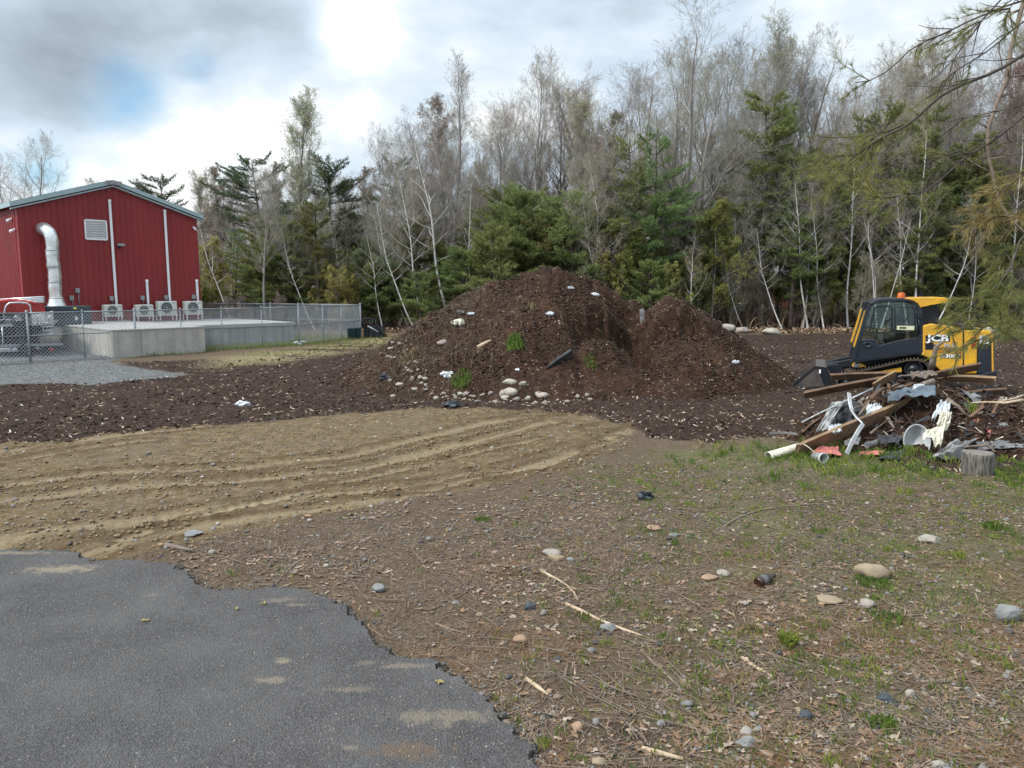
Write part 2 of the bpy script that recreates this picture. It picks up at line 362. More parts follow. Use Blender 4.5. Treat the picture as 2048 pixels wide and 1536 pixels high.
def H(x, y):
    x = np.asarray(x, float); y = np.asarray(y, float)
    asph = sdf(x, y, P_ASPH); ka = 1 - sstep(-.35, .02, asph)
    soil = sstep(-.4, .4, sdf(x, y, P_SOIL)); tan = sstep(-.3, .3, sdf(x, y, P_TAN))
    near = 1 - sstep(24, 60, y)
    h = 0.05 * fbm(x, y, .35, 3, 1) + (0.022 + .05 * soil + .012 * tan) * fbm(x, y, 1.9, 4, 2) * near
    h = h + (.010 + .022 * soil + .010 * tan) * fbm(x, y, 9, 5, 4, .68) * near
    h = h + track_relief(x, y) * (tan * 1.0 + soil * .8) * near
    h = h * ka + (ka - 1) * .035
    # broken root clump and far bank
    h = h + .07 * np.exp(-(((x - G(1010, 1150)[0]) / .30) ** 2 + ((y - G(1010, 1150)[1]) / .12) ** 2)) * ka
    far = sstep(40, 62, y); h = h + far * 0.5 * fbm(x, y, .12, 2, 77)
    return h
# grid
def axis_y():
    ys = [-12, -6, -2, 0, 1.2, 2.0]; y = 2.3
    while y < 70: ys.append(y); y += max(.0052 * y, .018) if y < 50 else y * .02
    while y < 1500: ys.append(y); y *= 1.25
    return np.array(ys)
def axis_x():
    xs = [0.0]; x = 0.0
    while x < 40: x += .028 if x < 5 else (.045 if x < 9 else (.09 if x < 18 else .5)); xs.append(x)
    while x < 1500: x *= 1.3; xs.append(x)
    xs = np.array(xs); return np.concatenate([-xs[:0:-1], xs])
ax_, ay_ = axis_x(), axis_y()
X, Y = np.meshgrid(ax_, ay_); Z = H(X, Y)
Z = Z - .02 * (Y < 1)
nx, ny = len(ax_), len(ay_)
gi = (np.arange(ny - 1)[:, None] * nx + np.arange(nx - 1)[None]); GF = np.stack([gi, gi + 1, gi + nx + 1, gi + nx], -1).reshape(-1, 4)

def smat(name):
    m = bpy.data.materials.new(name); m.use_nodes = True; return m, m.node_tree, m.node_tree.nodes, m.node_tree.links
m, nt, N, L = smat('ground')
M['ground'] = m
def nd(t, **k):
    n = N.new(t)
    for a, b in k.items(): setattr(n, a, b)
    return n
def noise(sc, det=4, vec=None, out=0, ro=.6):
    n = nd('ShaderNodeTexNoise'); n.inputs['Scale'].default_value = sc; n.inputs['Detail'].default_value = det; n.inputs['Roughness'].default_value = ro
    L.new(vec or OC, n.inputs['Vector']); return n.outputs[out]
def vor(sc, out='Color', feat='F1', vec=None, rand=1):
    n = nd('ShaderNodeTexVoronoi', feature=feat); n.inputs['Scale'].default_value = sc; L.new(vec or OC, n.inputs['Vector']); return n.outputs[out]
def ramp(f, *st):
    r = nd('ShaderNodeValToRGB'); L.new(f, r.inputs[0]); e = r.color_ramp.elements
    e[0].position, e[0].color = st[0][0], (*st[0][1], 1); e[1].position, e[1].color = st[-1][0], (*st[-1][1], 1)
    for p_, c_ in st[1:-1]: q = e.new(p_); q.color = (*c_, 1)
    return r.outputs[0]
def mixc(f, a, b, bt='MIX'):
    n = nd('ShaderNodeMix', data_type='RGBA', blend_type=bt)
    for i, v in ((0, f), (6, a), (7, b)):
        if hasattr(v, 'links'): L.new(v, n.inputs[i])
        elif i == 0: n.inputs[0].default_value = v
        else: n.inputs[i].default_value = (*v, 1)
    return n.outputs[2]
OC = nd('ShaderNodeTexCoord').outputs['Object']
def attr(n_):
    a = nd('ShaderNodeAttribute', attribute_name=n_); s = nd('ShaderNodeSeparateColor'); L.new(a.outputs['Color'], s.inputs[0]); return s.outputs[0], s.outputs[1], s.outputs[2]
zs, zt, zg = attr('zone'); wg, wn_, wf = attr('wear')
peb = ramp(vor(55), (0, (.055, .05, .045)), (.35, (.14, .115, .09)), (.6, (.22, .19, .155)), (.85, (.36, .32, .27)), (1, (.5, .47, .42)))
peb2 = ramp(vor(130), (0, (.06, .05, .045)), (.5, (.17, .135, .105)), (1, (.42, .37, .31)))
lit = mixc(ramp(noise(7, 5), (.42, (0, 0, 0)), (.6, (1, 1, 1))), peb2, ramp(noise(34, 5), (.3, (.075, .05, .034)), (.5, (.17, .125, .088)), (.72, (.34, .27, .20))))
base = mixc(ramp(noise(3.2, 5), (.42, (0, 0, 0)), (.58, (1, 1, 1))), lit, mixc(.45, peb, lit))
base = mixc(ramp(noise(.7, 3), (.35, (0, 0, 0)), (.7, (.35, .35, .35))), base, (.13, .112, .095))
base = mixc(1.0, base, (.52, .455, .38), 'MULTIPLY')
base = mixc(wn_, base, ramp(noise(60, 5), (.3, (.07, .036, .02)), (.6, (.20, .105, .055)), (.8, (.30, .18, .10))))
gr = mixc(ramp(noise(24, 5), (.38, (0, 0, 0)), (.62, (1, 1, 1))), base, ramp(noise(60, 3), (.3, (.06, .085, .025)), (.7, (.16, .20, .06))))
base = mixc(wg, base, gr)
soilc = ramp(noise(9, 8, ro=.72), (.3, (.013, .0075, .0055)), (.5, (.030, .0175, .0125)), (.66, (.055, .034, .024)), (.8, (.12, .082, .056)))
soilc = mixc(ramp(noise(.5, 4), (.4, (0, 0, 0)), (.7, (.5, .5, .5))), soilc, (.048, .032, .024))
soilc = mixc(ramp(vor(38), (.86, (0, 0, 0)), (.9, (.55, .55, .55))), soilc, (.24, .17, .12))
tanc = ramp(noise(5, 9, ro=.7), (.3, (.060, .040, .019)), (.5, (.120, .083, .043)), (.66, (.175, .128, .070)), (.85, (.25, .20, .13)))
tanc = mixc(ramp(vor(42), (.76, (0, 0, 0)), (.8, (.6, .6, .6))), tanc, peb)
tanc = mixc(ramp(noise(.8, 4), (.5, (0, 0, 0)), (.72, (.6, .6, .6))), tanc, (.13, .10, .068))
grav = ramp(vor(24), (0, (.035, .035, .035)), (.5, (.10, .10, .098)), (1, (.23, .23, .225)))
straw = ramp(noise(14, 6, ro=.7), (.3, (.09, .07, .035)), (.55, (.20, .165, .085)), (.75, (.30, .26, .15)))
fl = ramp(noise(12, 6), (.3, (.05, .032, .02)), (.6, (.15, .10, .065)), (.8, (.22, .16, .10)))
ax4, ay4, az4 = attr('track'); tanc = mixc(ax4, tanc, ramp(noise(30, 5), (.3, (.045, .027, .013)), (.7, (.11, .072, .038)))); tanc = mixc(ay4, tanc, (.25, .195, .12)); col = mixc(zt, base, tanc); col = mixc(zs, col, soilc); col = mixc(zg, col, grav)
ax3, ay3, az3 = attr('extra')
col = mixc(ax3, col, straw); col = mixc(ay3, col, gr); col = mixc(az3, col, (.045, .032, .024))
col = mixc(wf, col, fl)
bp = nd('ShaderNodeBump'); bp.inputs['Strength'].default_value = .75; bp.inputs['Distance'].default_value = .012
add = nd('ShaderNodeMath', operation='ADD'); L.new(noise(45, 8, ro=.7), add.inputs[0]); L.new(noise(9, 5), add.inputs[1]); L.new(add.outputs[0], bp.inputs['Height'])
P = N['Principled BSDF']; L.new(col, P.inputs['Base Color']); P.inputs['Roughness'].default_value = .95; P.inputs['Specular IOR Level'].default_value = .15; L.new(bp.outputs[0], P.inputs['Normal'])
# attributes
soil, tan, strip, grv, yard = zones(X, Y)
mb = MB(); mb.add(np.stack([X, Y, Z], -1).reshape(-1, 3), GF, 0, True)
ground = mb.build('ground', M['ground'], local=True); tag(ground, None, None, kind='structure')
def setcol(ob, name, r, g, b):
    a = ob.data.color_attributes.new(name, 'FLOAT_COLOR', 'POINT'); z = np.stack([r, g, b, np.ones_like(r)], -1).reshape(-1).astype(np.float32); a.data.foreach_set('color', z)
tt_ = track_tone(X, Y) * (Y < 20); smooth_ = sum(np.exp(-(pline_dist(X, Y, P)[0] / (w * .8)) ** 4) for P, w in TRACKS[:7]); setcol(ground, 'track', np.clip(tt_ * .8, 0, 1), np.clip(smooth_ * .55 - tt_, 0, 1), tt_ * 0)
behind = sstep(15, 17, Y) * sstep(-22, -16, -X + 0)
setcol(ground, 'zone', soil * (1 - .8 * strip), tan, grv * (1 - soil))
GRX, GRY = G(1700, 905)[:2]
grass_w = np.clip(np.exp(-((X - GRX) / 2.1) ** 2 - ((Y - 9.9) / .9) ** 2) * 1.6 + sstep(.0, .4, fbm(X, Y, 1.1, 4, 44)) * sstep(.2, 1.8, X) * .8 * (Y < 10.5), 0, 1)
needle = sstep(.02, .30, fbm(X, Y, 1.5, 4, 61) + .12 * (X > .2) * (Y < 5.2)) * sstep(-1.2, .4, X) * (1 - sstep(5, 7, Y)) * .9
forest = sstep(38, 42, Y + 1.5 * fbm(X, Y, .5, 3, 8) + 2.5 * (X < -4))
setcol(ground, 'wear', grass_w * .6, needle * .3, forest)
pit = np.exp(-(((X - G(1265, 1465)[0]) / .17) ** 2 + ((Y - G(1265, 1465)[1]) / .14) ** 2)) * .9
setcol(ground, 'extra', strip, yard, pit)

# ------------------------------------------------------------------ asphalt
def resample(P, step):
    out = []
    for a, b in zip(P, P[1:] + P[:1]):
        a = np.array(a); b = np.array(b); n = max(1, int(np.linalg.norm(b - a) / step))
        for i in range(n): out.append(a + (b - a) * i / n)
    return np.array(out)
pa = resample(P_ASPH, .022)
pa[:, 0] += .09 * fbm(pa[:, 0], pa[:, 1], 5, 4, 3, .6) + .024 * fbm(pa[:, 0], pa[:, 1], 30, 2, 13); pa[:, 1] += .09 * fbm(pa[:, 0], pa[:, 1], 5, 4, 31, .6) + .024 * fbm(pa[:, 0], pa[:, 1], 30, 2, 53)
m, nt, N, L = smat('asphalt'); M['asphalt'] = m; OC = nd('ShaderNodeTexCoord').outputs['Object']
sp = ramp(vor(105), (0, (.025, .023, .022)), (.5, (.065, .060, .058)), (.86, (.115, .107, .103)), (.97, (.26, .25, .24)))
sp = mixc(.38, sp, ramp(noise(50, 6), (.3, (.034, .031, .032)), (.7, (.105, .097, .094))))
sp = mixc(ramp(noise(1.6, 5), (.38, (0, 0, 0)), (.68, (.6, .6, .6))), sp, (.115, .108, .103))
dust = None
dl = [(130, 1142, .34, .12, 1), (230, 1120, .2, .05, .8), (440, 1165, .13, .07, .5), (560, 1205, .2, .06, .55), (1060 // 2 + 35, 1328, .07, .05, .9), (545, 1365, .16, .05, .7), (690, 1385, .18, .04, .5), (800, 1338, .2, .04, .55), (735, 1330, .1, .03, .4), (890, 1440, .3, .11, .6), (600, 1215, .15, .03, .5), (700, 1500, .06, .03, .6), (30, 1110, .5, .05, .7), (810, 1510, .23, .10, .9), (300, 1195, .1, .04, .4)]
for px_, py_, rx, ry, k in dl:
    c = G(px_, py_); mp = nd('ShaderNodeMapping', vector_type='TEXTURE'); mp.inputs['Location'].default_value = (c[0], c[1], 0); mp.inputs['Scale'].default_value = (rx, ry, 1e3)
    L.new(OC, mp.inputs[0]); ln = nd('ShaderNodeVectorMath', operation='LENGTH'); L.new(mp.outputs[0], ln.inputs[0])
    a = nd('ShaderNodeMath', operation='MULTIPLY_ADD'); L.new(noise(11, 7, ro=.7), a.inputs[0]); a.inputs[1].default_value = 3.4; L.new(ln.outputs['Value'], a.inputs[2])
    q = nd('ShaderNodeMapRange', interpolation_type='SMOOTHSTEP'); L.new(a.outputs[0], q.inputs[0]); q.inputs[1].default_value = 2.75; q.inputs[2].default_value = 1.9; q.inputs[3].default_value = 0; q.inputs[4].default_value = k
    sp = mixc(q.outputs[0], sp, (.12, .085, .058) if py_ == 1510 else (.22, .18, .13))
bp = nd('ShaderNodeBump'); bp.inputs['Strength'].default_value = 1.0; bp.inputs['Distance'].default_value = .009
a = nd('ShaderNodeMath', operation='MULTIPLY_ADD'); L.new(noise(2.5, 3), a.inputs[0]); a.inputs[1].default_value = 3.0; L.new(vor(95, 'Distance'), a.inputs[2]); L.new(a.outputs[0], bp.inputs['Height'])
P = N['Principled BSDF']; L.new(sp, P.inputs['Base Color']); P.inputs['Roughness'].default_value = .85; P.inputs['Specular IOR Level'].default_value = .3; L.new(bp.outputs[0], P.inputs['Normal'])
mb = MB(); n = len(pa); out = pa - (np.array([-4, 2.0]) - pa) / np.maximum(np.linalg.norm(np.array([-4, 2.0]) - pa, axis=1)[:, None], .1) * .012
from mathutils.geometry import tessellate_polygon
tess = np.array(tessellate_polygon([[Vector((float(p[0]), float(p[1]), 0)) for p in pa]]))
nz = np.cross(pa[tess[:, 1]] - pa[tess[:, 0]], pa[tess[:, 2]] - pa[tess[:, 0]]); tess[nz < 0] = tess[nz < 0][:, ::-1]
mb.add(np.concatenate([np.c_[out, np.full(n, -.03)], np.c_[pa, np.full(n, .018)]]), np.array([[i, (i + 1) % n, (i + 1) % n + n, i + n] for i in range(n)]))
mb.F.append((tess + n, 0, False))
asph = mb.build('asphalt_pavement', M['asphalt'], local=True); tag(asph, None, None, kind='structure')

# ================================================================== EARTH PILES
def cones(x, y, pts, k=13.0):
    """soft maximum of cones; pts = (x, y, z, slope)"""
    acc = 0
    for px_, py_, pz, s_ in pts:
        d = np.sqrt((x - px_) ** 2 + (y - py_) ** 2 + .02) - .14; acc = acc + np.exp(k * (pz - s_ * d))
    return np.log(acc) / k - .06
def poly3(L_, step=.35):
    out = []
    for (a, b, Ya, sa), (c, d, Yb, sb) in zip(L_[:-1], L_[1:]):
        A = W(a, b, Ya); B = W(c, d, Yb); n = max(1, int(np.linalg.norm(A - B) / step))
        for i in range(n):
            t = i / n; p = A + (B - A) * t; out.append((p[0], p[1], p[2], sa + (sb - sa) * t))
    p = W(*L_[-1][:3]); out.append((*p, L_[-1][3])); return out
RIDGE = (poly3([(765, 744, 18.6, .7), (795, 702, 18.8, .66), (850, 650, 19, .66), (920, 600, 19, .72), (985, 562, 19, .76), (1050, 541, 19, .8), (1085, 530, 19, .82), (1120, 528, 19, .82), (1150, 540, 19, .84), (1190, 556, 19, .84), (1240, 584, 18.9, .84), (1275, 612, 18.8, .9), (1300, 622, 18.7, .9), (1345, 590, 18.2, .88), (1400, 618, 18.3, .84)])
         + poly3([(1400, 618, 18.3, .84), (1450, 664, 18.4, .8), (1500, 712, 18.5, .74), (1560, 752, 18.8, .6)])
         + poly3([(1110, 545, 19, .85), (1135, 610, 18.0, .9), (1150, 690, 16.9, .95), (1165, 760, 15.9, .9)]) + poly3([(860, 700, 18, .7), (830, 745, 17.4, .6)]) + poly3([(1345, 596, 18.1, .9), (1375, 670, 17.2, .95), (1400, 740, 16.6, .95)]))
SC1 = [tuple(W(a, b, y_)[:2]) for a, b, y_ in ((1135, 625, 17.6), (1170, 605, 17.9), (1215, 602, 18.1), (1262, 612, 18.3), (1290, 640, 18.1))]
SC2 = [tuple(W(a, b, y_)[:2]) for a, b, y_ in ((1268, 640, 18.1), (1300, 655, 17.75), (1340, 640, 17.75), (1390, 655, 17.6), (1425, 700, 17.3))]
def scarp(x, y, P, depth, run):
    xs = [p[0] for p in P]; ys = [p[1] for p in P]
    j = .30 * fbm(x, y * .6, 2.2, 4, 21) + .10 * fbm(x, y, 7, 3, 25)
    yl = np.interp(x, xs, ys) + j; t = yl - y
    env = sstep(xs[0] - .1, xs[0] + .3, x) * (1 - sstep(xs[-1] - .3, xs[-1] + .1, x))
    return depth * env * np.exp(-np.clip(t, 0, 9) / run) * sstep(-.02, .26, t)
def PH(x, y):
    x = np.asarray(x, float); y = np.asarray(y, float)
    wx = x + .16 * fbm(x, y, 1.2, 3, 71); wy = y + .16 * fbm(x, y, 1.2, 3, 73)
    h = cones(wx, wy, RIDGE) + .02
    h = h - scarp(x, y, SC1, .85, .75) - scarp(x, y, SC2, .72, .6)
    up = sstep(.0, .6, h)
    gul = np.abs(fbm(x * 2.2, y * .5, 1.3, 3, 81))
    h = h + up * (.13 * fbm(x, y, 1.5, 4, 83) - .17 * gul + .05 * fbm(x, y, 6, 4, 85, .65) + .03 * fbm(x, y, 22, 2, 87))
    h = h - .55 * np.exp(-((x - (2.75 + .35 * (18.2 - y))) / .32) ** 2) * sstep(15.9, 17.2, y) * (1 - sstep(18.3, 18.7, y)) * up
    rough = np.exp(-((x - 4.2) / 1.0) ** 2 - ((y - 17.6) / 1.1) ** 2) + np.exp(-((x + 2.2) / .9) ** 2 - ((y - 18.4) / 1.2) ** 2)
    return h + up * rough * .16 * fbm(x, y, 3.5, 4, 89, .7)
def soilmat(name, cs, pale):
    global N, L, OC
    m, nt, N, L = smat(name); OC = nd('ShaderNodeTexCoord').outputs['Object']
    c = ramp(noise(6, 9, ro=.72), *[(a, b) for a, b in zip((.3, .5, .66, .82), cs)])
    c = mixc(ramp(noise(.9, 4), (.45, (0, 0, 0)), (.62, (.4, .4, .4))), c, mixc(.5, c, cs[4]))
    c = mixc(ramp(vor(30), (.88, (0, 0, 0)), (.9, (.6, .6, .6))), c, pale)
    bp = nd('ShaderNodeBump'); bp.inputs['Strength'].default_value = .9; bp.inputs['Distance'].default_value = .03; L.new(noise(28, 8, ro=.7), bp.inputs['Height'])
    P = N['Principled BSDF']; L.new(c, P.inputs['Base Color']); P.inputs['Roughness'].default_value = .95; P.inputs['Specular IOR Level'].default_value = .12; L.new(bp.outputs[0], P.inputs['Normal']); return m
M['soil'] = soilmat('loam', ((.014, .008, .0055), (.036, .020, .0135), (.064, .037, .026), (.105, .066, .046), (.080, .039, .021)), (.25, .19, .14))
M['clod'] = pm('loam_clod', (.060, .036, .025), (.022, .013, .009), 9, .95)
def field_mesh(x0, x1, y0, y1, st, fn, mat, name, cut=-.12):
    xs = np.arange(x0, x1, st); ys = np.arange(y0, y1, st); X, Y = np.meshgrid(xs, ys); Z = fn(X, Y); g = H(X, Y); n = len(xs)
    gi = (np.arange(len(ys) - 1)[:, None] * n + np.arange(n - 1)[None]); F = np.stack([gi, gi + 1, gi + n + 1, gi + n], -1).reshape(-1, 4)
    ok = (Z - g > cut).ravel(); F = F[ok[F].any(1)]
    used = np.unique(F); mp = np.full(ok.size, -1); mp[used] = np.arange(len(used))
    V = np.stack([X, Y, np.maximum(Z, g - .25)], -1).reshape(-1, 3)[used]; mb = MB(); mb.add(V, mp[F], 0, True); return mb.build(name, mat)
pile = field_mesh(-4.6, 8.2, 14.2, 23.5, .042, PH, M['soil'], 'dirt_pile')
tag(pile, 'huge heap of dark brown soil with two peaks and a dug out hollow', 'dirt pile')
MC = np.array([6.35, 11.6])
def DH(x, y):
    x = np.asarray(x, float); y = np.asarray(y, float)
    a = cones(x + .2 * fbm(x, y, 1.4, 3, 101), y + .2 * fbm(x, y, 1.4, 3, 103), [(5.8, 11.7, .62, .42), (6.6, 11.8, .95, .45), (7.4, 11.9, .82, .42), (8.6, 12.1, .7, .42), (6.5, 11.0, .55, .42), (5.0, 11.3, .3, .4)])
    return a - .1 + .11 * fbm(x, y, 3, 4, 105, .65) + .03 * fbm(x, y, 14, 3, 107)
dpile = field_mesh(3.2, 11.0, 8.6, 15.2, .035, DH, M['soil'], 'rubbish_mound', -.06)
tag(dpile, 'low mound of dark soil and roots under the builders rubbish', 'soil mound')
def SURF(x, y): return np.maximum(np.maximum(H(x, y), np.where((x > -4.6) & (x < 8.2) & (y > 14.2) & (y < 23.4), PH(x, y), -9)), np.where((x > 3.2) & (x < 11) & (y > 8.6) & (y < 15.1), DH(x, y), -9))
def hit(px, py, y0=2.5, y1=60):
    d = ray(px, py); ys = np.concatenate([np.arange(y0, 26, .02), np.arange(26, y1, .2)]); P = CAM + d * (ys / d[1])[:, None]
    k = np.argmax(P[:, 2] <= SURF(P[:, 0], P[:, 1]))
    return P[k]
# ================================================================== RED METAL BUILDING AND YARD
Uv = np.array([4.85, 5.1, 0]); BW = np.linalg.norm(Uv); Uv = Uv / BW; Vv = np.array([-Uv[1], Uv[0], 0]); Zv = np.array([0, 0, 1.0]); AX = np.array([Uv, Vv, Zv])
B0 = np.array([-19.15, 29.6, 0.0]); PZ = .84; EV = 5.50; RG = 6.62
def BP(u, v, z): return B0 + Uv * u + Vv * v + Zv * z
def onwall(px, py, off=0.0):
    """point of the view ray on the plane `off` in front of the gable; returns (u, z)"""
    d = ray(px, py); t = (B0 - Vv * off - CAM).dot(Vv) / d.dot(Vv); p = CAM + d * t - B0; return p.dot(Uv), p[2]
M['redwall'] = pm('red_steel_cladding', (.24, .023, .023), (.185, .0165, .018), .7, .45, spec=.35, stretch=(1, 1, .3))
M['trim'] = pm('grey_green_trim', (.33, .42, .44), (.28, .36, .38), 3, .4)
M['roofm'] = pm('green_roof_steel', (.10, .20, .19), (.08, .17, .16), 4, .45)
M['foil'] = pm('foil_insulation', (.78, .79, .71), (.60, .62, .64), 10, .28, .5, 9, metal=.75)
M['conc'] = pm('concrete', (.44, .42, .385), (.31, .30, .27), 1.6, .9, .15, 30, detail=8)
M['conctop'] = pm('concrete_top', (.42, .41, .39), (.31, .30, .285), 2.2, .85, .1, 30)
M['grey'] = pm('grey_enamel', (.30, .31, .31), (.22, .23, .23), 8, .5)
M['hvac'] = pm('dark_green_grey_enamel', (.045, .062, .070), (.034, .047, .054), 5, .45)
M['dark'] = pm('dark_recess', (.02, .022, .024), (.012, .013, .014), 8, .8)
M['ivory'] = pm('ivory_enamel', (.60, .60, .54), (.50, .50, .45), 5, .45)
def stained(name, c0, c1, c2):
    global N, L, OC
    m, nt, N, L = smat(name); OC = nd('ShaderNodeTexCoord').outputs['Object']
    mp = nd('ShaderNodeMapping'); mp.inputs['Scale'].default_value = (3.2, 3.2, .12); L.new(OC, mp.inputs[0])
    c_ = mixc(ramp(noise(1, 5, mp.outputs[0]), (.46, (0, 0, 0)), (.70, (.8, .8, .8))), ramp(noise(3, 8), (.3, c0), (.7, c1)), c2)
    L.new(c_, N['Principled BSDF'].inputs['Base Color']); N['Principled BSDF'].inputs['Roughness'].default_value = .9; return m
M['conc2'] = stained('stained_concrete', (.27, .27, .275), (.36, .36, .355), (.13, .13, .135)); M['conc'] = stained('board_formed_concrete', (.34, .325, .295), (.46, .44, .40), (.25, .23, .19))
bld = thing('metal_building', tuple(BP(0, 0, PZ - .9)), 'red corrugated metal building with a low gable roof and grey trim', 'building')
def gz(u): return EV + (RG - EV) * (1 - abs(u - BW / 2) / (BW / 2))
mb = MB(); P_ = [BP(0, 0, 0), BP(BW, 0, 0), BP(BW, 0, EV), BP(BW / 2, 0, RG), BP(0, 0, EV)]; mb.prism(P_, Vv * .12)
for k in range(1, int(BW / .235)):
    u = k * .235
    for j, (w, d) in enumerate(((.022, .014),) if k % 1 == 0 else ()):
        a, b = u - w / 2, u + w / 2; z1 = min(gz(a), gz(b)) - .02
        mb.prism([BP(a - .012, .002, .9), BP(b + .012, .002, .9), BP(b, -d, .9), BP(a, -d, .9)], Zv * (z1 - .9))
mb.build('gable_wall', M['redwall'], bld)
mb = MB(); mb.prism([BP(0, .12, 0), BP(0, 15, 0), BP(0, 15, EV), BP(0, .12, EV)], Uv * .12)
v = .3
while v < 14.8:
    mb.prism([BP(.002, v, .5), BP(.002, v + .15, .5), BP(-.04, v + .11, .5), BP(-.04, v + .04, .5)], Zv * (EV - .55)); v += .235
mb.prism([BP(BW, .12, 0), BP(BW, 15, 0), BP(BW, 15, EV), BP(BW, .12, EV)], -Uv * .12)
mb.prism([BP(.13, 15, 0), BP(BW - .13, 15, 0), BP(BW - .13, 15, EV), BP(BW / 2, 15, RG), BP(.13, 15, EV)], -Vv * .12)
mb.build('side_wall', M['redwall'], bld)
sl_ = (RG - EV) / (BW / 2); oh = .22
mb = MB()
for s_ in (-1, 1):
    e = BW / 2 + oh; a = BP(BW / 2, -.18, RG + .05); b = BP(BW / 2 + s_ * e, -.18, RG + .05 - sl_ * e)
    mb.prism([a, b, b + Vv * 15.5, a + Vv * 15.5], Zv * .06)
    for k in range(0, 26): mb.prism([a + Vv * (.3 + k * .6) + Zv * .062, a + Vv * (.34 + k * .6) + Zv * .062, b + Vv * (.34 + k * .6) + Zv * .062, b + Vv * (.3 + k * .6) + Zv * .062], Zv * .03)
mb.build('roof', M['roofm'], bld)
mb = MB()
for s_ in (-1, 1):
    e = BW / 2 + oh; a = BP(BW / 2, -.19, RG + .12); b = BP(BW / 2 + s_ * e, -.19, RG + .12 - sl_ * e)
    mb.prism([a, b, b - Zv * .17, a - Zv * .17], -Vv * .03)
    mb.prism([a - Zv * .22, b - Zv * .22, b - Zv * .27, a - Zv * .27], Vv * .18)
    a2 = b + Vv * .02; mb.prism([b - Zv * .0, b + Vv * 15.5, b + Vv * 15.5 - Zv * .17, b - Zv * .17], Uv * s_ * .03)
mb.build('rake_trim', M['trim'], bld)
mb = MB(); c = onwall(203 + 30, 362, .2); mb.box(BP(BW / 2, -.235, RG - .0), (.62, .03, .15), 0, AX); mb.build('ridge_cap', pm('weathered_cap', (.42, .38, .38), (.12, .10, .12), 22, .6), bld)
# louvre
(u0, z0), (u1, z1) = onwall(172, 478, .05), onwall(212, 442, .05)
u0, u1 = sorted((u0, u1)); z0, z1 = sorted((z0, z1))
mb = MB(); cu_, cz = (u0 + u1) / 2, (z0 + z1) / 2
for a, b, w, h in ((u0, cz, .05, z1 - z0), (u1, cz, .05, z1 - z0)): mb.box(BP(a, -.045, b), (w, .05, h), 0, AX)
for zz in (z0, z1): mb.box(BP(cu_, -.045, zz), (u1 - u0 - .05, .05, .05), 0, AX)
lv = mb.build('louvre_vent', M['white'], bld)
mb = MB(); n_ = 8
for k in range(n_):
    zz = z0 + .06 + (z1 - z0 - .1) * k / (n_ - 1); t = math.radians(38); A2 = np.array([Uv, Vv * math.cos(t) + Zv * math.sin(t), -Vv * math.sin(t) + Zv * math.cos(t)])
    mb.box(BP(cu_, -.045, zz), (u1 - u0 - .06, .012, (z1 - z0) / n_ * .98), 0, A2)
mb.box(BP(cu_, -.016, cz), (u1 - u0 - .06, .01, z1 - z0 - .06), 1, AX)
mb.build('louvre_slats', [M['white'], M['dark']], lv)
# line covers
for (tx, ty, bx, by, lab) in ((219, 402, 234, 614, 'tallest white pipe cover, rising from the second heat pump box to under the roof'), (329, 422, 341, 606, 'tall white pipe cover above the third heat pump from the left of the gable'),
                              (294, 562, 297, 612, 'short white pipe cover between the two tall ones on the red wall'), (394, 562, 396, 604, 'short white pipe cover at the right corner of the red wall')):
    (u1, z1), (u0, z0) = onwall(tx, ty, .08), onwall(bx, by, .08); u = (u0 + u1) / 2; mb = MB()
    mb.box(BP(u, -.06, (z0 - .3 + z1) / 2), (.095, .09, z1 - z0 + .3), 0, AX, .02)
    mb.lathe([(0, .05), (.06, .035), (.068, -.02), (.06, -.07), (.05, -.09)], BP(u, -.065, z1 + .02), 10)
    tag(mb.build('pipe_cover', M['white']), lab, 'pipe cover', 'white pipe covers on the red gable')
# insulated duct
(ub, zb), (ut, zt) = onwall(118, 612, .55), onwall(99, 470, .55); um = (ub + ut) / 2 - .02
duct = thing('exhaust_duct', tuple(BP(um, -.6, PZ + 1)), 'fat silver foil wrapped duct bending out of the red wall', 'duct')
zt += .22; r_ = .235; P_ = [BP(um - .12, .0, zt + .02), BP(um - .12, -.16, zt + .03), BP(um - .09, -.36, zt - .02), BP(um - .03, -.52, zt - .14), BP(um, -.6, zt - .38)]
zz = zt - .55
while zz > zb: P_.append(BP(um + .015 * math.sin(zz * 5), -.6, zz)); zz -= .16
P_.append(BP(um, -.6, zb)); P_ = np.array(P_); rr = np.array([.27, .265, .25, .245] + [r_ + .012 * math.sin(k * 2.3) for k in range(len(P_) - 4)])
mb = MB(); mb.tube(P_, rr, 18); mb.build('duct_pipe', M['foil'], duct)
for zz in np.arange(zb + .3, zt - .4, .62): mb = MB(); mb.lathe([(r_ + .02, -.02), (r_ + .026, 0), (r_ + .02, .02)], BP(um, -.6, zz), 18); mb.build('duct_band', M['galv'], duct)
mb = MB(); mb.lathe([(r_, .5), (r_ + .05, .3), (r_ + .12, .1), (.42, 0), (.43, -.03)], BP(um, -.6, zb - .12), 18); mb.build('duct_collar', M['foil'], duct)
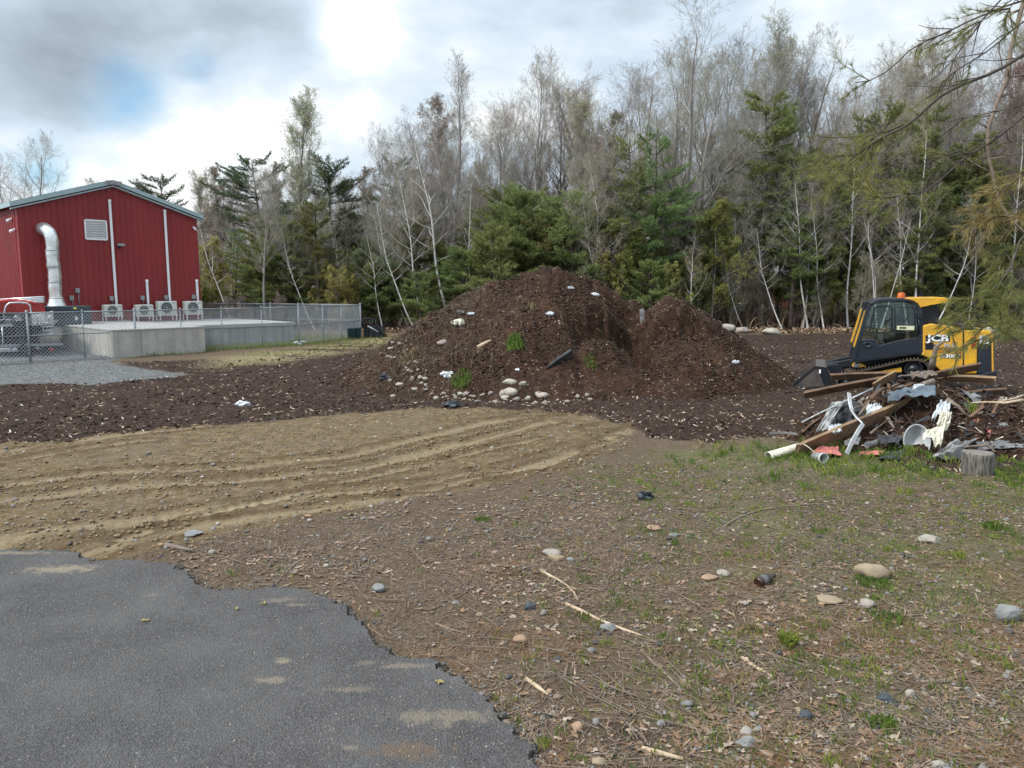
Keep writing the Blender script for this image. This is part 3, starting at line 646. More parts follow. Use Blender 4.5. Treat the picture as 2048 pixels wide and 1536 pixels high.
# rooftop style unit standing on the slab
def PLAT(px, py): return G(px, py, PZ + .02)
ha = W(93, 645, 27.8); ha[2] = PZ; 
hv = thing('packaged_air_conditioner', tuple(ha), 'large dark grey green air conditioner on the concrete slab below the silver duct', 'air conditioner')
def HP(u, v, z): return ha + Uv * u + Vv * v + Zv * z
mb = MB(); HH = .70; mb.box(HP(.77, .5, .06 + HH / 2), (1.54, 1.0, HH), 0, AX, .015); mb.build('cabinet', M['hvac'], hv)
mb = MB()
for k in range(11): mb.box(HP(.05 + k * .07, -.004, .42), (.028, .03, .56), 0, AX)
for k in range(3): mb.box(HP(.4, -.004, .2 + k * .2), (.76, .036, .012), 0, AX)
mb.build('condenser_grille', M['hvac'], hv)
mb = MB()
for u, w in ((1.0, .34), (1.36, .30)): mb.box(HP(u, -.006, .41), (w, .02, .60), 0, AX, .006)
mb.build('access_panel', M['hvac'], hv)
yl = pm('yellow_sticker', (.75, .80, .12), (.7, .75, .1), 4, .5)
mb = MB(); mb.box(HP(.98, -.02, .68), (.11, .008, .05), 0, AX); mb.build('warning_sticker', yl, hv)
mb = MB(); mb.box(HP(1.0, -.02, .30), (.09, .008, .14), 0, AX); mb.build('data_label', M['plastic_white'], hv)
mb = MB()
for u in (.1, 1.44):
    for v in (.1, .9): mb = MB(); mb.box(HP(u, v, .03), (.16, .16, .06), 0, AX); mb.build('foot_block', M['blackrub'], hv)
# mini splits
labs = ['leftmost of the four heat pumps, under the tallest pipe cover', 'second heat pump from the left, under a short pipe cover', 'third heat pump from the left, the one mounted highest with the widest fan', 'rightmost heat pump by the corner of the red building']
for k, (x0, x1, y0, y1, yf) in enumerate(((209, 245, 609, 631, 642), (273, 307, 609, 631, 641), (317, 354, 602, 629, 640), (371, 405, 602, 627, 636))):
    (ua, za), (ub_, zb_) = onwall(x0, y1, .55), onwall(x1, y0, .55); _, zf = onwall((x0 + x1) / 2, yf, .55)
    zf = PZ + .01; w = (ub_ - ua); h = zb_ - za; uc = (ua + ub_) / 2; zc = (za + zb_) / 2
    o = thing('heat_pump', tuple(BP(uc, -.55, zf)), labs[k], 'heat pump', 'heat pumps along the red gable')
    mb = MB(); mb.box(BP(uc, -.40, zc), (w, .30, h), 0, AX, .03); mb.build('casing', M['ivory'], o)
    mb = MB(); fr = h * .41; fc = BP(uc - w * .06, -.556, zc); A3 = np.array([Uv, Zv, -Vv])
    mb.lathe([(0, .0), (fr, .0)], fc, 28, 0, A3, False)
    fan = mb.build('fan', M['dark'], o)
    mb = MB()
    for q in range(-6, 7):
        xx = q * fr / 6.6; hh = math.sqrt(max(fr * fr - xx * xx, 0)); mb.box(fc + Uv * xx - Vv * .012, (.011, .006, hh * 2), 0, AX)
    for rr in (fr, fr * .55): mb.lathe([(rr - .008, .006), (rr - .008, .018), (rr + .008, .018), (rr + .008, .006)], fc, 28, 0, A3)
    mb.lathe([(0, .02), (fr * .2, .02), (fr * .22, .005)], fc, 16, 0, A3); mb.build('fan_grille', M['grey'], fan)
    mb = MB(); mb.box(BP(uc + w * .33, -.553, zb_ - .07), (.16, .004, .03), 0, AX); mb.build('nameplate', M['grey'], o)
    mb = MB()
    for du in (-w * .42, w * .42, ):
        for v in (-.56, -.16): mb.box(BP(uc + du, v, (zf + za) / 2), (.035, .035, za - zf), 0, AX)
        mb.box(BP(uc + du, -.36, za - .015), (.036, .38, .03), 0, AX)
    mb.box(BP(uc, -.56, za - .03), (w * 1.0, .034, .04), 0, AX); mb.build('stand', M['white'], o)
for k, (x, y, lab) in enumerate(((223, 597, 'small grey switch box above the leftmost heat pump'), (285, 596, 'small grey switch box above the second heat pump'), (332, 595, 'small grey switch box beside the tall pipe cover over the third heat pump'), (387, 594, 'small grey switch box near the right corner of the red wall'), (143, 596, 'low grey switch box just right of the foil duct'), (155, 581, 'upper grey meter box with a conduit running down to the dark unit'))):
    u, z = onwall(x, y, .07); o = thing('switch_box', tuple(BP(u, -.05, z - .1)), lab, 'switch box', 'electrical boxes on the red gable')
    mb = MB(); mb.box(BP(u, -.07, z), (.15, .11, .20), 0, AX, .012); mb.build('enclosure', M['grey'], o)
    mb = MB(); mb.box(BP(u, -.13, z + .01), (.12, .012, .15), 0, AX, .004); mb.build('cover', M['grey'], o)
    zl = PZ + (.75 if x > 200 or x == 155 or x == 143 else .3); mb = MB(); mb.tube([BP(u + .03, -.05, z - .1), BP(u + .035, -.05, (z + zl) / 2), BP(u + .03, -.05, zl)], .018, 6); mb.build('conduit', M['galv'], o)
u, z = onwall(243, 490, .2); o = thing('flood_light', tuple(BP(u, -.05, z)), 'grey flood light on the gable between the two tall pipe covers', 'wall light')
mb = MB(); mb.box(BP(u, -.17, z), (.26, .2, .10), 0, AX, .02); mb.build('lamp_housing', M['grey'], o)
mb = MB(); mb.box(BP(u - .05, -.05, z - .07), (.10, .1, .1), 0, AX); mb.build('bracket', M['dark'], o)
def camera_on(p, ax, lab):
    o = thing('security_camera', tuple(p), lab, 'security camera'); mb = MB(); mb.lathe([(0, 0), (.05, .005), (.055, .03), (.03, .05)], p, 12, 0, np.array([ax[0], Zv, ax[1]])); mb.build('mount', M['white'], o)
    mb = MB(); mb.tube([p + ax[1] * .05 - Zv * .01, p + ax[1] * .10 - Zv * .05, p + ax[1] * .19 - Zv * .09], [.04, .055, .05], 12); mb.build('camera_body', M['white'], o)
u, z = onwall(388, 455, .05); camera_on(BP(u, -.01, z), (Uv, -Vv), 'small white camera high at the right end of the red gable')
for (x, y, lab) in ((24, 438, 'upper white camera on the left corner side of the red building'), (30, 459, 'lower camera on the left corner side of the red building')):
    d = ray(x, y); t = (B0 - Uv * .04 - CAM).dot(Uv) / d.dot(Uv); p = CAM + d * t; camera_on(p, (Vv, -Uv), lab)
# ------------------------------------------------------------------ concrete loading slab
c0 = G(228, 714.5); c0 = np.array([c0[0], c0[1], 0])
slab = thing('concrete_platform', tuple(c0 + Uv * 2), 'raised concrete platform with two levels in front of the red building', 'platform')
def CPt(u, v, z): return c0 + Uv * u + Vv * v + Zv * z
L1 = 3.1
mb = MB(); Zt = .90; mb.prism([CPt(0, 0, -.2), CPt(L1, 0, -.2), CPt(L1, 9.5, -.2), CPt(0, 9.5, -.2)], Zv * (Zt + .16)); mb.build('retaining_wall', M['conc'], slab)
for u_ in (.9, 2.0): mb = MB(); mb.box(CPt(u_, -.001, .42), (.018, .006, .9), 0, AX); mb.build('form_joint', M['grey'], slab)
for v_ in (1.3, 2.5, 3.8): mb = MB(); mb.box(CPt(-.001, v_, .42), (.006, .018, .9), 0, AX); mb.build('form_joint', M['grey'], slab)
mb = MB(); mb.prism([CPt(-.02, -.02, Zt - .038), CPt(L1 + .02, -.02, Zt - .038), CPt(L1 + .02, 9.5, Zt - .038), CPt(-.02, 9.5, Zt - .038)], Zv * .04); mb.build('deck', M['conctop'], slab)
q0 = W(402, 648, 29.0); q1 = W(588, 645, 31.8); q0[2] = q1[2] = 0; U2 = (q1 - q0); l2 = np.linalg.norm(U2); U2 /= l2; V2 = np.array([-U2[1], U2[0], 0])
def RP(u, v, z): return q0 + U2 * u + V2 * v + Zv * z
mb = MB(); mb.prism([RP(-.3, 0, -.2), RP(l2, 0, -.2), RP(l2, 3.8, -.2), RP(-.3, 3.8, -.2)], Zv * (.75 + .2)); mb.build('rear_retaining_wall', M['conc2'], slab)
mb = MB(); mb.prism([RP(-.3, -.06, .752), RP(l2 + .02, -.06, .752), RP(l2 + .02, 3.85, .752), RP(-.3, 3.85, .752)], Zv * .10); mb.prism([BP(-.3, -2.6, .71), BP(BW + 1.6, -2.6, .71), BP(BW + 1.6, 0.4, .71), BP(-.3, 0.4, .71)], Zv * .125)
mb.build('rear_deck', M['conctop'], slab)
# ------------------------------------------------------------------ chain link fence
def fz(x, y): return float(H(x, y))
fp = [(-160, 738), (61, 724), (176, 718), (275, 711), (366, 705), (449, 700), (527, 694), (599, 690)]
front = [G(*p)[:2] for p in fp]; A_, Bq = front[1], front[7]; dv = (Bq - A_)
front = [A_ + dv * t for t in (-.62, 0, .165, .335, .50, .66, .83, 1.0)]
cr_ = G(722, 676)[:2]; side = [Bq + (cr_ - Bq) * t for t in (.36, .66, 1.0)]
bk = G(405, 672)[:2] ; bk = W(395, 640, 37.5)[:2]; back = [cr_ + (bk - cr_) * t for t in (.36, .53, .8, 1.0)]
FH = 1.52
fence = thing('chain_link_fence', (*A_, fz(*A_)), 'grey galvanised chain link fence round the yard of the red building', 'fence')
allp = front + side + back
mesh = MB(); rail = MB(); mid = MB(); tens = MB()
for i, p in enumerate(allp):
    z = 0.0; big = i in (1, 3, 7, 10, 12); r_ = .034 if big else .02; mb = MB()
    mb.tube([(p[0], p[1], z - .2), (p[0], p[1], z + FH + (.03 if big else -.02))], r_, 10)
    mb.lathe([(r_ + .006, -.03), (r_ + .006, .03), (r_ * .6, .06), (0, .07)], (p[0], p[1], z + FH + .02), 10); mb.build('post', M['galv'], fence)
for a, b in zip(allp[:-1], allp[1:]):
    for t_, zz, r_ in ((rail, FH, .02), (mid, .82, .018), (tens, .05, .006)): t_.tube([(*a, zz), (*((a + b) / 2), zz + (.0 if zz > 1 else -.01)), (*b, zz)], r_, 8)
    ln = np.linalg.norm(b - a); d = (b - a) / ln; sp_ = .11; h_ = FH - .06; n_ = np.arange(-h_, ln, sp_)
    P0 = []; P1 = []
    for s0 in n_:
        for sg in (0, 1):
            e0, e1 = s0, s0 + h_; z0_, z1_ = (.03, .03 + h_) if sg == 0 else (.03 + h_, .03)
            if e0 < 0: z0_ += (z1_ - z0_) * (-e0) / h_; e0 = 0
            if e1 > ln: z1_ -= (z1_ - z0_) * (e1 - ln) / (e1 - e0); e1 = ln
            if e1 - e0 < .01: continue
            P0.append((*(a + d * e0), z0_)); P1.append((*(a + d * e1), z1_))
    mesh.segs(P0, P1, (.0075), .0075, 3)
rail.build('top_rail', M['galv'], fence); mid.build('mid_rail', M['galv'], fence); tens.build('tension_wire', M['galv'], fence); mesh.build('wire_mesh', M['galv'], fence)

# weathered boards leaning behind the slab
bo = thing('board_barrier', tuple(W(470, 640, 39)), 'weathered brown boards nailed to a post behind the chain link fence', 'board barrier')
mb = MB(); a = W(487, 592, 39); b = W(487, 655, 39); mb.box((a + b) / 2, (.16, .16, a[2] - b[2]), 0); mb.build('post', M['oldwood'], bo)
for x0, y0, x1, y1 in ((410, 622, 486, 596), (408, 612, 470, 606), (425, 633, 488, 620)):
    a, b = W(x0, y0, 38.8), W(x1, y1, 38.9); mb = MB(); d = (b - a) / np.linalg.norm(b - a); s_ = np.cross(d, (0, 1, 0)); mb.box((a + b) / 2, (np.linalg.norm(b - a), .05, .2), 0, np.array([d, (0, 1, 0), -s_])); mb.build('board', M['oldwood'], bo)

# ------------------------------------------------------------------ pontoon boat on its trailer (left edge)
M['canvas'] = pm('red_boat_canvas', (.36, .05, .042), (.26, .035, .03), 4, .8)
M['alu'] = pm('brushed_aluminium', (.62, .63, .64), (.45, .46, .47), 10, .35, metal=.8)
M['tankm'] = pm('dull_pontoon_metal', (.40, .38, .32), (.26, .24, .2), 6, .45, metal=.3)
by_ = 25.2; bo_ = W(45, 705, by_); bo_[2] = 0
D = np.array([-.45, .893, 0]); E_ = np.array([.893, .45, 0])
boat = thing('pontoon_boat', (bo_[0], bo_[1], .35), 'pontoon boat with red canvas cover and black outboard motor behind the fence', 'boat')
def q(px, py, back=0.0):
    """point on the stern plane"""
    d = ray(px, py); o = np.array([bo_[0], bo_[1], 0]) + D * back; t = (o - CAM).dot(D) / d.dot(D); return CAM + d * t
def bar(mb, pts, r, n=8, back=0.0, m=0): mb.tube([q(x, y, back) for x, y in pts], r, n, m)
for x, y, r_ in ((96, 676, .30), (-28, 682, .30)):
    c = q(x, y, .3); mb = MB(); mb.lathe([(0, -.16), (.12, -.13), (r_ * .7, -.06), (r_, .1), (r_, 4.6), (.2, 5.4), (0, 5.6)], c, 22, 0, np.array([E_, Zv, D])); mb.build('pontoon', M['tankm'], boat)
a, b = q(-60, 656), q(104, 650); mb = MB(); mb.prism([a, b, b + D * 5.2, a + D * 5.2], Zv * .07); mb.build('deck', M['alu'], boat)
mb = MB(); a, b, c, d_ = q(62, 650, .1), q(94, 648, .1), q(92, 626, .1), q(62, 628, .1); mb.prism([a, b, c, d_], D * .04); a = q(94, 648, .1); c = q(92, 626, .1); mb.prism([a, a + D * 4.8, c + D * 4.8, c], -E_ * .04)
mb.build('side_panel', M['plastic_white'], boat)
mb = MB()
for k in range(7):
    t0 = .0 + k * .7
rows = []
for k in range(9):
    t = k * .5; w_ = 1.0 - .03 * k; zz = .06 * math.sin(k * 1.9)
    a, b = q(-46, 617, .35 + t), q(90, 618, .35 + t); c1, c2 = q(-30, 607, .35 + t), q(70, 606, .35 + t); c3 = q(86, 610, .35 + t)
    rows.append([a - Zv * .12, a, c1 + Zv * zz, (c1 + c2) / 2 + Zv * (.1 + zz), c2 + Zv * zz, c3, b, b - Zv * .32])
R_ = np.array(rows).reshape(-1, 3); n_ = 8; mb.add(R_, [[i * n_ + j, i * n_ + j + 1, (i + 1) * n_ + j + 1, (i + 1) * n_ + j] for i in range(8) for j in range(n_ - 1)], 0, True)
mb.add(np.array(rows[0] + [q(86, 628, .36), q(-44, 628, .36)]), [list(range(10))[::-1]])
mb.build('canvas_cover', M['canvas'], boat, solidify=.015)
mb = MB(); bar(mb, [(8, 640), (9, 624), (12, 612), (19, 606), (36, 605), (54, 606), (60, 611), (62, 624), (62, 650)], .028, back=-.05); mb.build('tow_arch', M['alu'], boat)
mb = MB()
for k in range(4): a = q(88, 594 + k * 3.2, .3); b = q(-60, 603 + k * 2.2, 2.6); mb.tube([a, b], .035, 8)
mb.build('folded_top_poles', M['alu'], boat)
mot = MB(); mot.lathe([(0, .40), (.13, .385), (.2, .32), (.23, .18), (.22, .04), (.17, 0), (0, 0)], q(40, 652, -.35), 18, 0, np.array([E_ * .95, D * 1.3, Zv]))
mot.box(q(40, 664, -.35), (.17, .26, .34), 0, np.array([E_, D, Zv]), .03); mot.box(q(44, 684, -.35), (.10, .2, .5), 0, np.array([E_, D, Zv]), .03); mot.box(q(50, 702, -.35), (.34, .36, .03), 0, np.array([E_, D, Zv]), .01); mot.box(q(54, 708, -.35), (.07, .24, .3), 0, np.array([E_, D, Zv]), .02)
mo_ = mot.build('outboard_motor', M['black'], boat)
rz_ = math.atan2(E_[1], E_[0]); tt = q(37, 638.5, -.72); text('50', 'number', M['plastic_white'], mo_, tuple(tt), .16, rot=(math.pi / 2, 0, rz_), bold=.004)
mb = MB()
for x0 in (0, 22): bar(mb, [(75 + x0, 650), (75 + x0 + .5, 636), (78 + x0, 631), (81 + x0, 634), (84 + x0, 648), (89 + x0, 671)], .018, back=-.15)
for k in range(4): bar(mb, [(83.5 + k * 1.7, 647 + k * 7.5), (105.5 + k * 1.6, 645 + k * 7.5)], .02, back=-.15)
mb.build('boarding_ladder', M['alu'], boat)
mb = MB(); bar(mb, [(-60, 618), (-60, 655)], .02); bar(mb, [(4, 654), (6, 684), (5, 690)], .02, back=-.1); bar(mb, [(-40, 628), (60, 627)], .016, back=.2); bar(mb, [(-40, 640), (60, 639)], .016, back=.2); mb.build('rail', M['alu'], boat)
mb = MB()
for x in (10, 24, 55): a, b, c, d_ = q(x, 650, .6), q(x + 12, 650, .6), q(x + 12, 632, .6), q(x, 632, .6); mb.prism([a, b, c, d_], D * .5)
for x in (-20, 40): a, b, c, d_ = q(x, 651, .9), q(x + 42, 651, .9), q(x + 42, 625, .9), q(x, 625, .9); mb.prism([a, b, c, d_], D * .06, 1)
mb.build('seat', [pm('grey_vinyl', (.28, .28, .29), (.18, .18, .19), 5, .6), M['dark']], boat)
mb = MB(); mb.prism([q(-20, 660, .7), q(88, 656, .7), q(88, 686, .7), q(-20, 690, .7)], D * 3.6); mb.prism([q(-30, 650, .8), q(62, 650, .8), q(62, 622, .8), q(-30, 624, .8)], D * .05); mb.build('hull_shade', M['dark'], boat)  # dark box under deck and panel behind motor stand in for shade
tr = thing('boat_trailer', (bo_[0], bo_[1], 0), 'low metal boat trailer with red tail light under the pontoon boat', 'trailer')
mb = MB()
for x in (22, 76): a = q(x, 696, -.2); mb.box(a + D * 2.7, (.07, 5.6, .09), 0, np.array([E_, D, Zv]))
for t in (-.2, 2, 4.5): a, b = q(-40, 693, t), q(100, 691, t); b = a + E_ * 2.35; mb.box((a + b) / 2, (2.35, .07, .07), 0, np.array([E_, D, Zv]))
mb.build('frame', M['galv'], tr)
for x in (-30, 90):
    c = q(x, 700, 2.8); c[2] = .26; mb = MB(); mb.lathe([(0, -.09), (.13, -.09), (.14, -.06), (.25, -.09), (.27, -.04), (.27, .04), (.25, .09), (.14, .06), (0, .06)], c, 20, 0, np.array([D, Zv, E_])); mb.build('wheel', M['blackrub'], tr)
M['redlamp'] = pm('red_lens', (.32, .01, .015), (.25, .008, .01), 5, .25)
mb = MB(); mb.box(q(103, 699, -.25), (.16, .07, .11), 0, np.array([E_, D, Zv]), .02); mb.build('tail_light', M['redlamp'], tr)
mb = MB(); mb.box(q(14, 700, -.25), (.6, .04, .12), 0, np.array([E_, D, Zv]), .01); mb.build('number_board', M['alu'], tr)
mb = MB(); bar(mb, [(66, 690), (85, 695), (104, 690)], .03, back=-.2); mb.build('cross_bar', M['black'], tr)
# plastic bins at the fence corner and white scrap
mb = MB()
for k, x in enumerate((702, 713)):
    c = W(x, 665, 33.6 + k * .3); c[2] = 0; mb = MB(); mb.lathe([(0, 0), (.15, .0), (.17, .02), (.21, .46), (.23, .48), (.23, .5), (0, .52)], c, 14)
    tag(mb.build('plastic_bin', pm('dark_teal_plastic', (.03, .07, .09), (.02, .05, .065), 6, .4)), 'dark teal plastic bin inside the fence corner, %s' % ('next to the black grapple' if k else 'further from the black grapple'), 'bin', 'bins at the fence corner')
mb = MB(); mb.tube([(*W(x, y, 30.4)[:2], .06 + .02 * k) for k, (x, y) in enumerate(((585, 670), (590, 676), (600, 679), (612, 679)))], [.03, .05, .06, .04], 6); tag(mb.build('white_tarp_scrap', M['bag']), 'crumpled white plastic strip on the grass inside the fence', 'plastic scrap')
# ================================================================== TRACKED LOADER
M['yel'] = pm('yellow_paint', (.72, .37, .015), (.50, .27, .03), 3.5, .42, coat=.2, spec=.4)
M['navy'] = pm('blue_black_paint', (.018, .023, .032), (.012, .016, .023), 3, .42, coat=.15, spec=.4)
M['steelw'] = pm('worn_bucket_steel', (.13, .105, .09), (.075, .065, .06), 4, .5, .1, 20, metal=.35, c3=(.20, .17, .15))
M['chalk'] = pm('white_lettering', (.8, .8, .8), (.75, .75, .75), 3, .5)
M['redtxt'] = pm('red_lettering', (.55, .05, .02), (.5, .04, .02), 3, .5)
M['amber'] = pm('amber_lens', (.62, .13, .02), (.45, .09, .015), 6, .25, trans=.3)
m, nt, N, L = smat('tinted_glass'); M['glass'] = m; P = N['Principled BSDF']
tr_ = N.new('ShaderNodeBsdfTransparent'); tr_.inputs[0].default_value = (.80, .87, .84, 1); gs = N.new('ShaderNodeBsdfGlossy'); gs.inputs['Roughness'].default_value = .03; gs.inputs[0].default_value = (.9, .95, 1, 1)
fr = N.new('ShaderNodeFresnel'); fr.inputs[0].default_value = 1.5; mx = N.new('ShaderNodeMixShader'); L.new(fr.outputs[0], mx.inputs[0]); L.new(tr_.outputs[0], mx.inputs[1]); L.new(gs.outputs[0], mx.inputs[2]); L.new(mx.outputs[0], N['Material Output'].inputs[0])
LY = 16.6; WID = 1.75; SC = 508 / 2048
def K(cx, cy, dy=0.0):
    """side view tracing -> point on the near side plane, moved dy into the machine"""
    d = ray(1540 + cx * SC, 560 + cy * SC); t = (KO - CAM).dot(KN) / d.dot(KN); p = CAM + d * t
    return np.array([(p - KO).dot(KX), dy, p[2]])
KT = math.radians(22); KX = np.array([math.cos(KT), -math.sin(KT), 0]); KN = np.array([math.sin(KT), math.cos(KT), 0]); KO = W(1800, 700, 16.4); KO[2] = 0
ldr = thing('tracked_loader', tuple(KO), 'yellow and black tracked skid steer loader with its bucket on the ground', 'skid steer loader', rz=-KT); ORG[ldr.name] = np.zeros(3)
def KP(pts, dy=0.0): return [K(x, y, dy) for x, y in pts]
def slabp(name, pts, dy, th, mat, parent=None, bevel=0, m=0):
    mb = MB(); mb.prism(KP(pts, dy)[::-1], (0, th, 0)); return mb.build(name, mat, parent or ldr, bevel=bevel)
# bucket
mb = MB()
out = [(128, 880), (250, 780), (368, 694), (455, 702), (490, 760), (520, 838), (470, 868), (330, 880)]
inn = [(150, 872), (260, 790), (372, 706), (446, 712), (478, 764), (502, 834), (462, 858), (330, 870)]
for dy in (-.05, WID + .03): mb.prism(KP(out, dy)[::-1], (0, .025, 0))
shell = out[2:] + [out[0]]; shin = inn[2:] + [inn[0]]
for a, b, c, d in zip(shell[:-1], shell[1:], shin[1:], shin[:-1]): mb.prism(KP([a, b, c, d], -.02), (0, WID + .05, 0))
bk_ = mb.build('bucket', M['steelw'], ldr)
mb = MB(); mb.prism(KP([(366, 692), (455, 702), (525, 838), (440, 862), (418, 800)], -.062)[::-1], (0, .014, 0)); mb.prism(KP([(128, 882), (364, 690), (374, 702), (172, 872)], -.062)[::-1], (0, .012, 0)); mb.prism(KP([(128, 884), (128, 868), (440, 852), (520, 838), (480, 872)], -.060)[::-1], (0, .012, 0)); mb.build('side_cutter', M['black'], bk_)
mb = MB(); mb.box(K(402, 735, -.07), (.04, .008, .09)); mb.build('bucket_sticker', M['chalk'], bk_)
mb = MB(); mb.prism(KP([(120, 884), (200, 872), (205, 880), (130, 892)], -.06), (0, WID + .12, 0)); mb.build('cutting_edge', M['galv'], bk_)
slabp('quick_hitch', [(450, 700), (560, 690), (600, 740), (560, 850), (500, 850), (470, 760)], .35, 1.0, M['black'], bevel=.01)
for dy in (.42, 1.2):
    slabp('lift_arm', [(440, 700), (640, 655), (760, 640), (700, 700), (560, 730), (470, 735)], dy, .12, M['black'], bevel=.01)
slabp('pivot_bracket', [(662, 700), (690, 668), (730, 672), (780, 700), (700, 712)], .05, .3, M['yel'], bevel=.015)
mb = MB(); mb.lathe([(0, -.01), (.06, -.01), (.06, .04)], K(700, 690, .05), 14, 0, np.array([(1, 0, 0), (0, 0, 1.0), (0, 1.0, 0)])); mb.build('pivot_pin', M['galv'], ldr)
# single boom on the far side, seen as a yellow strip ahead of the cab
slabp('side_boom', [(760, 250), (786, 250), (702, 545), (672, 540), (676, 525)], WID - .25, .2, M['yel'], bevel=.01)
slabp('windscreen_bar', [(762, 248), (776, 248), (690, 545), (672, 540), (674, 520)], .06, .05, M['yel'])
# tracks
M['mudrub'] = pm('mud_caked_rubber', (.10, .068, .048), (.03, .027, .025), 7, .9, .4)
def track(dy, wd):
    loop = [(535, 815), (545, 785), (585, 762), (760, 722), (960, 676), (1110, 640), (1190, 636), (1250, 656), (1285, 700), (1292, 760), (1272, 830), (1225, 868), (1100, 880), (800, 886), (620, 886), (560, 872), (536, 845)]
    P = np.array([K(x, y, dy) for x, y in loop + [loop[0]]]); mb = MB()
    c = P[:-1].mean(0); d = np.linalg.norm(np.diff(P, axis=0), axis=1); s_ = np.concatenate([[0], np.cumsum(d)]); t = np.arange(0, s_[-1], .07)
    Q = np.stack([np.interp(t, s_, P[:, i]) for i in range(3)], -1); T = np.roll(Q, -1, 0) - np.roll(Q, 1, 0); T /= np.linalg.norm(T, axis=1)[:, None]; Nn = np.cross(T, (0, 1, 0)); sg = np.sign(((Q - c) * Nn).sum(1)); Nn *= np.where(sg == 0, 1, np.sign(sg.sum()))[..., None] if False else np.sign(sg.sum())
    n = len(Q); I = Q - Nn * .035
    V = np.concatenate([Q, Q + [0, wd, 0], I, I + [0, wd, 0]]); i = np.arange(n); j = (i + 1) % n
    F = np.concatenate([np.stack(f, -1) for f in ((i, j, j + n, i + n), (i + 2 * n, i + 3 * n, j + 3 * n, j + 2 * n), (i, i + 2 * n, j + 2 * n, j), (i + n, j + n, j + 3 * n, i + 3 * n))]); mb.add(V, F)
    for k in range(n): mb.box(Q[k] + Nn[k] * .018 + [0, wd / 2, 0], (.03, wd, .034), 0, np.array([T[k], (0, 1, 0), Nn[k]]))
    tk = mb.build('track', M['mudrub'], ldr)
    YZ = np.array([(1, 0, 0), (0, 0, 1.0), (0, 1.0, 0)])
    for x, y, r_ in ((1160, 722, 68), (615, 828, 42), (1215, 800, 48), (760, 846, 26), (880, 846, 26), (1000, 846, 26), (1110, 840, 26)):
        rr = r_ * SC * LY / 1500; mb = MB(); mb.lathe([(0, .0), (rr * .35, -.01), (rr * .4, .03), (rr * .8, .03), (rr * .86, -.01), (rr, .0), (rr, wd * .6), (0, wd * .6)], K(x, y, dy + .05), 20, 0, YZ)
        w_ = mb.build('sprocket' if r_ == 68 else 'roller', M['black'], tk)
    slab2 = slabp('track_frame', [(650, 800), (1060, 716), (1080, 800), (1120, 830), (660, 850)], dy + .1, wd * .5, M['black'], tk, bevel=.01)
    slabp('frame_plate', [(850, 745), (1060, 706), (1066, 742), (880, 764)], dy + .07, .03, M['yel'], tk)
track(-.02, .38); track(WID - .36, .38)
slabp('chassis', [(640, 700), (760, 655), (1210, 590), (1400, 740), (1420, 780), (1300, 840), (700, 850)], .4, WID - .8, M['black'])
# cab
YZ = np.array([(1, 0, 0), (0, 0, 1.0), (0, 1.0, 0)])
def frame(name, pts, w, dy, th, mat, closed=False, parent=None):
    P = np.array(KP(pts, dy)); P = np.vstack([P, P[:1]]) if closed else P; mb = MB(); prev = None; R_ = []
    T = np.gradient(P, axis=0)
    if closed: T[0] = T[-1] = P[1] - P[-2]
    T /= np.linalg.norm(T, axis=1)[:, None]; Nn = np.cross(T, (0, 1, 0)); n = len(P)
    V = np.concatenate([P - Nn * w / 2, P + Nn * w / 2, P + Nn * w / 2 + [0, th, 0], P - Nn * w / 2 + [0, th, 0]])
    i = np.arange(n - 1)[:, None]; F = []
    for a in range(4): b = (a + 1) % 4; F.append(np.concatenate([i + a * n, i + b * n, i + 1 + b * n, i + 1 + a * n], 1))
    mb.add(V, np.concatenate(F)); 
    if not closed: mb.F.append((np.array([[0, n, 2 * n, 3 * n]]), 0, False)); mb.F.append((np.array([[n - 1, 2 * n - 1, 3 * n - 1, 4 * n - 1]]), 0, False))
    return mb.build(name, mat, parent or ldr, bevel=.008)
outer = [(668, 655), (700, 540), (745, 400), (782, 262), (806, 205), (840, 178), (900, 163), (1000, 160), (1110, 162), (1165, 178), (1200, 215), (1216, 270), (1220, 420), (1218, 600)]
frame('door_frame', outer, .085, -.02, .10, M['navy'])
frame('far_door_frame', outer, .085, WID - .5, .10, M['navy'])
slabp('door_panel', [(672, 655), (695, 560), (718, 492), (790, 476), (852, 482), (878, 530), (1060, 482), (1130, 474), (1212, 470), (1214, 580)], 0.0, .06, M['navy'], bevel=.008)
slabp('sill_strip', [(664, 668), (672, 650), (1212, 574), (1216, 592)], -.03, .05, M['black'])
slabp('cab_rear_wall', [(1180, 230), (1222, 260), (1222, 600), (1180, 600)], .05, WID - .5, M['navy'])
mb = MB(); h_ = K(786, 524, -.012); mb.lathe([(.0, -.0), (.07, .0), (.085, .012), (.10, .0)], h_, 20, 0, np.array([(1.0, 0, 0), (0, 0, .62), (0, -1.0, 0)])); mb.build('door_handle', M['black'], ldr)
gl_ = [(722, 488), (755, 400), (800, 240), (838, 196), (900, 184), (1110, 184), (1165, 200), (1188, 250), (1188, 474), (1060, 480), (880, 528), (852, 480), (790, 474)]
slabp('door_glass', gl_, .02, .006, M['glass']); slabp('far_glass', gl_, WID - .45, .006, M['glass'])
frame('window_frame', [(800, 412), (848, 226), (880, 212), (972, 212), (984, 230), (984, 420), (960, 426), (812, 424)], .035, -.005, .03, M['black'], True)
frame('window_frame', [(1008, 222), (1150, 222), (1168, 236), (1168, 400), (1100, 424), (1008, 424)], .03, -.005, .03, M['black'], True)
mb = MB(); a, b, c, d = K(690, 560, .02), K(790, 235, .02), K(790, 235, WID - .45), K(690, 560, WID - .45); mb.prism([a, b, c, d], (.006, 0, 0)); mb.build('windscreen', M['glass'], ldr)
slabp('cab_floor', [(680, 640), (700, 560), (1200, 500), (1200, 590)], .08, WID - .6, M['black'])
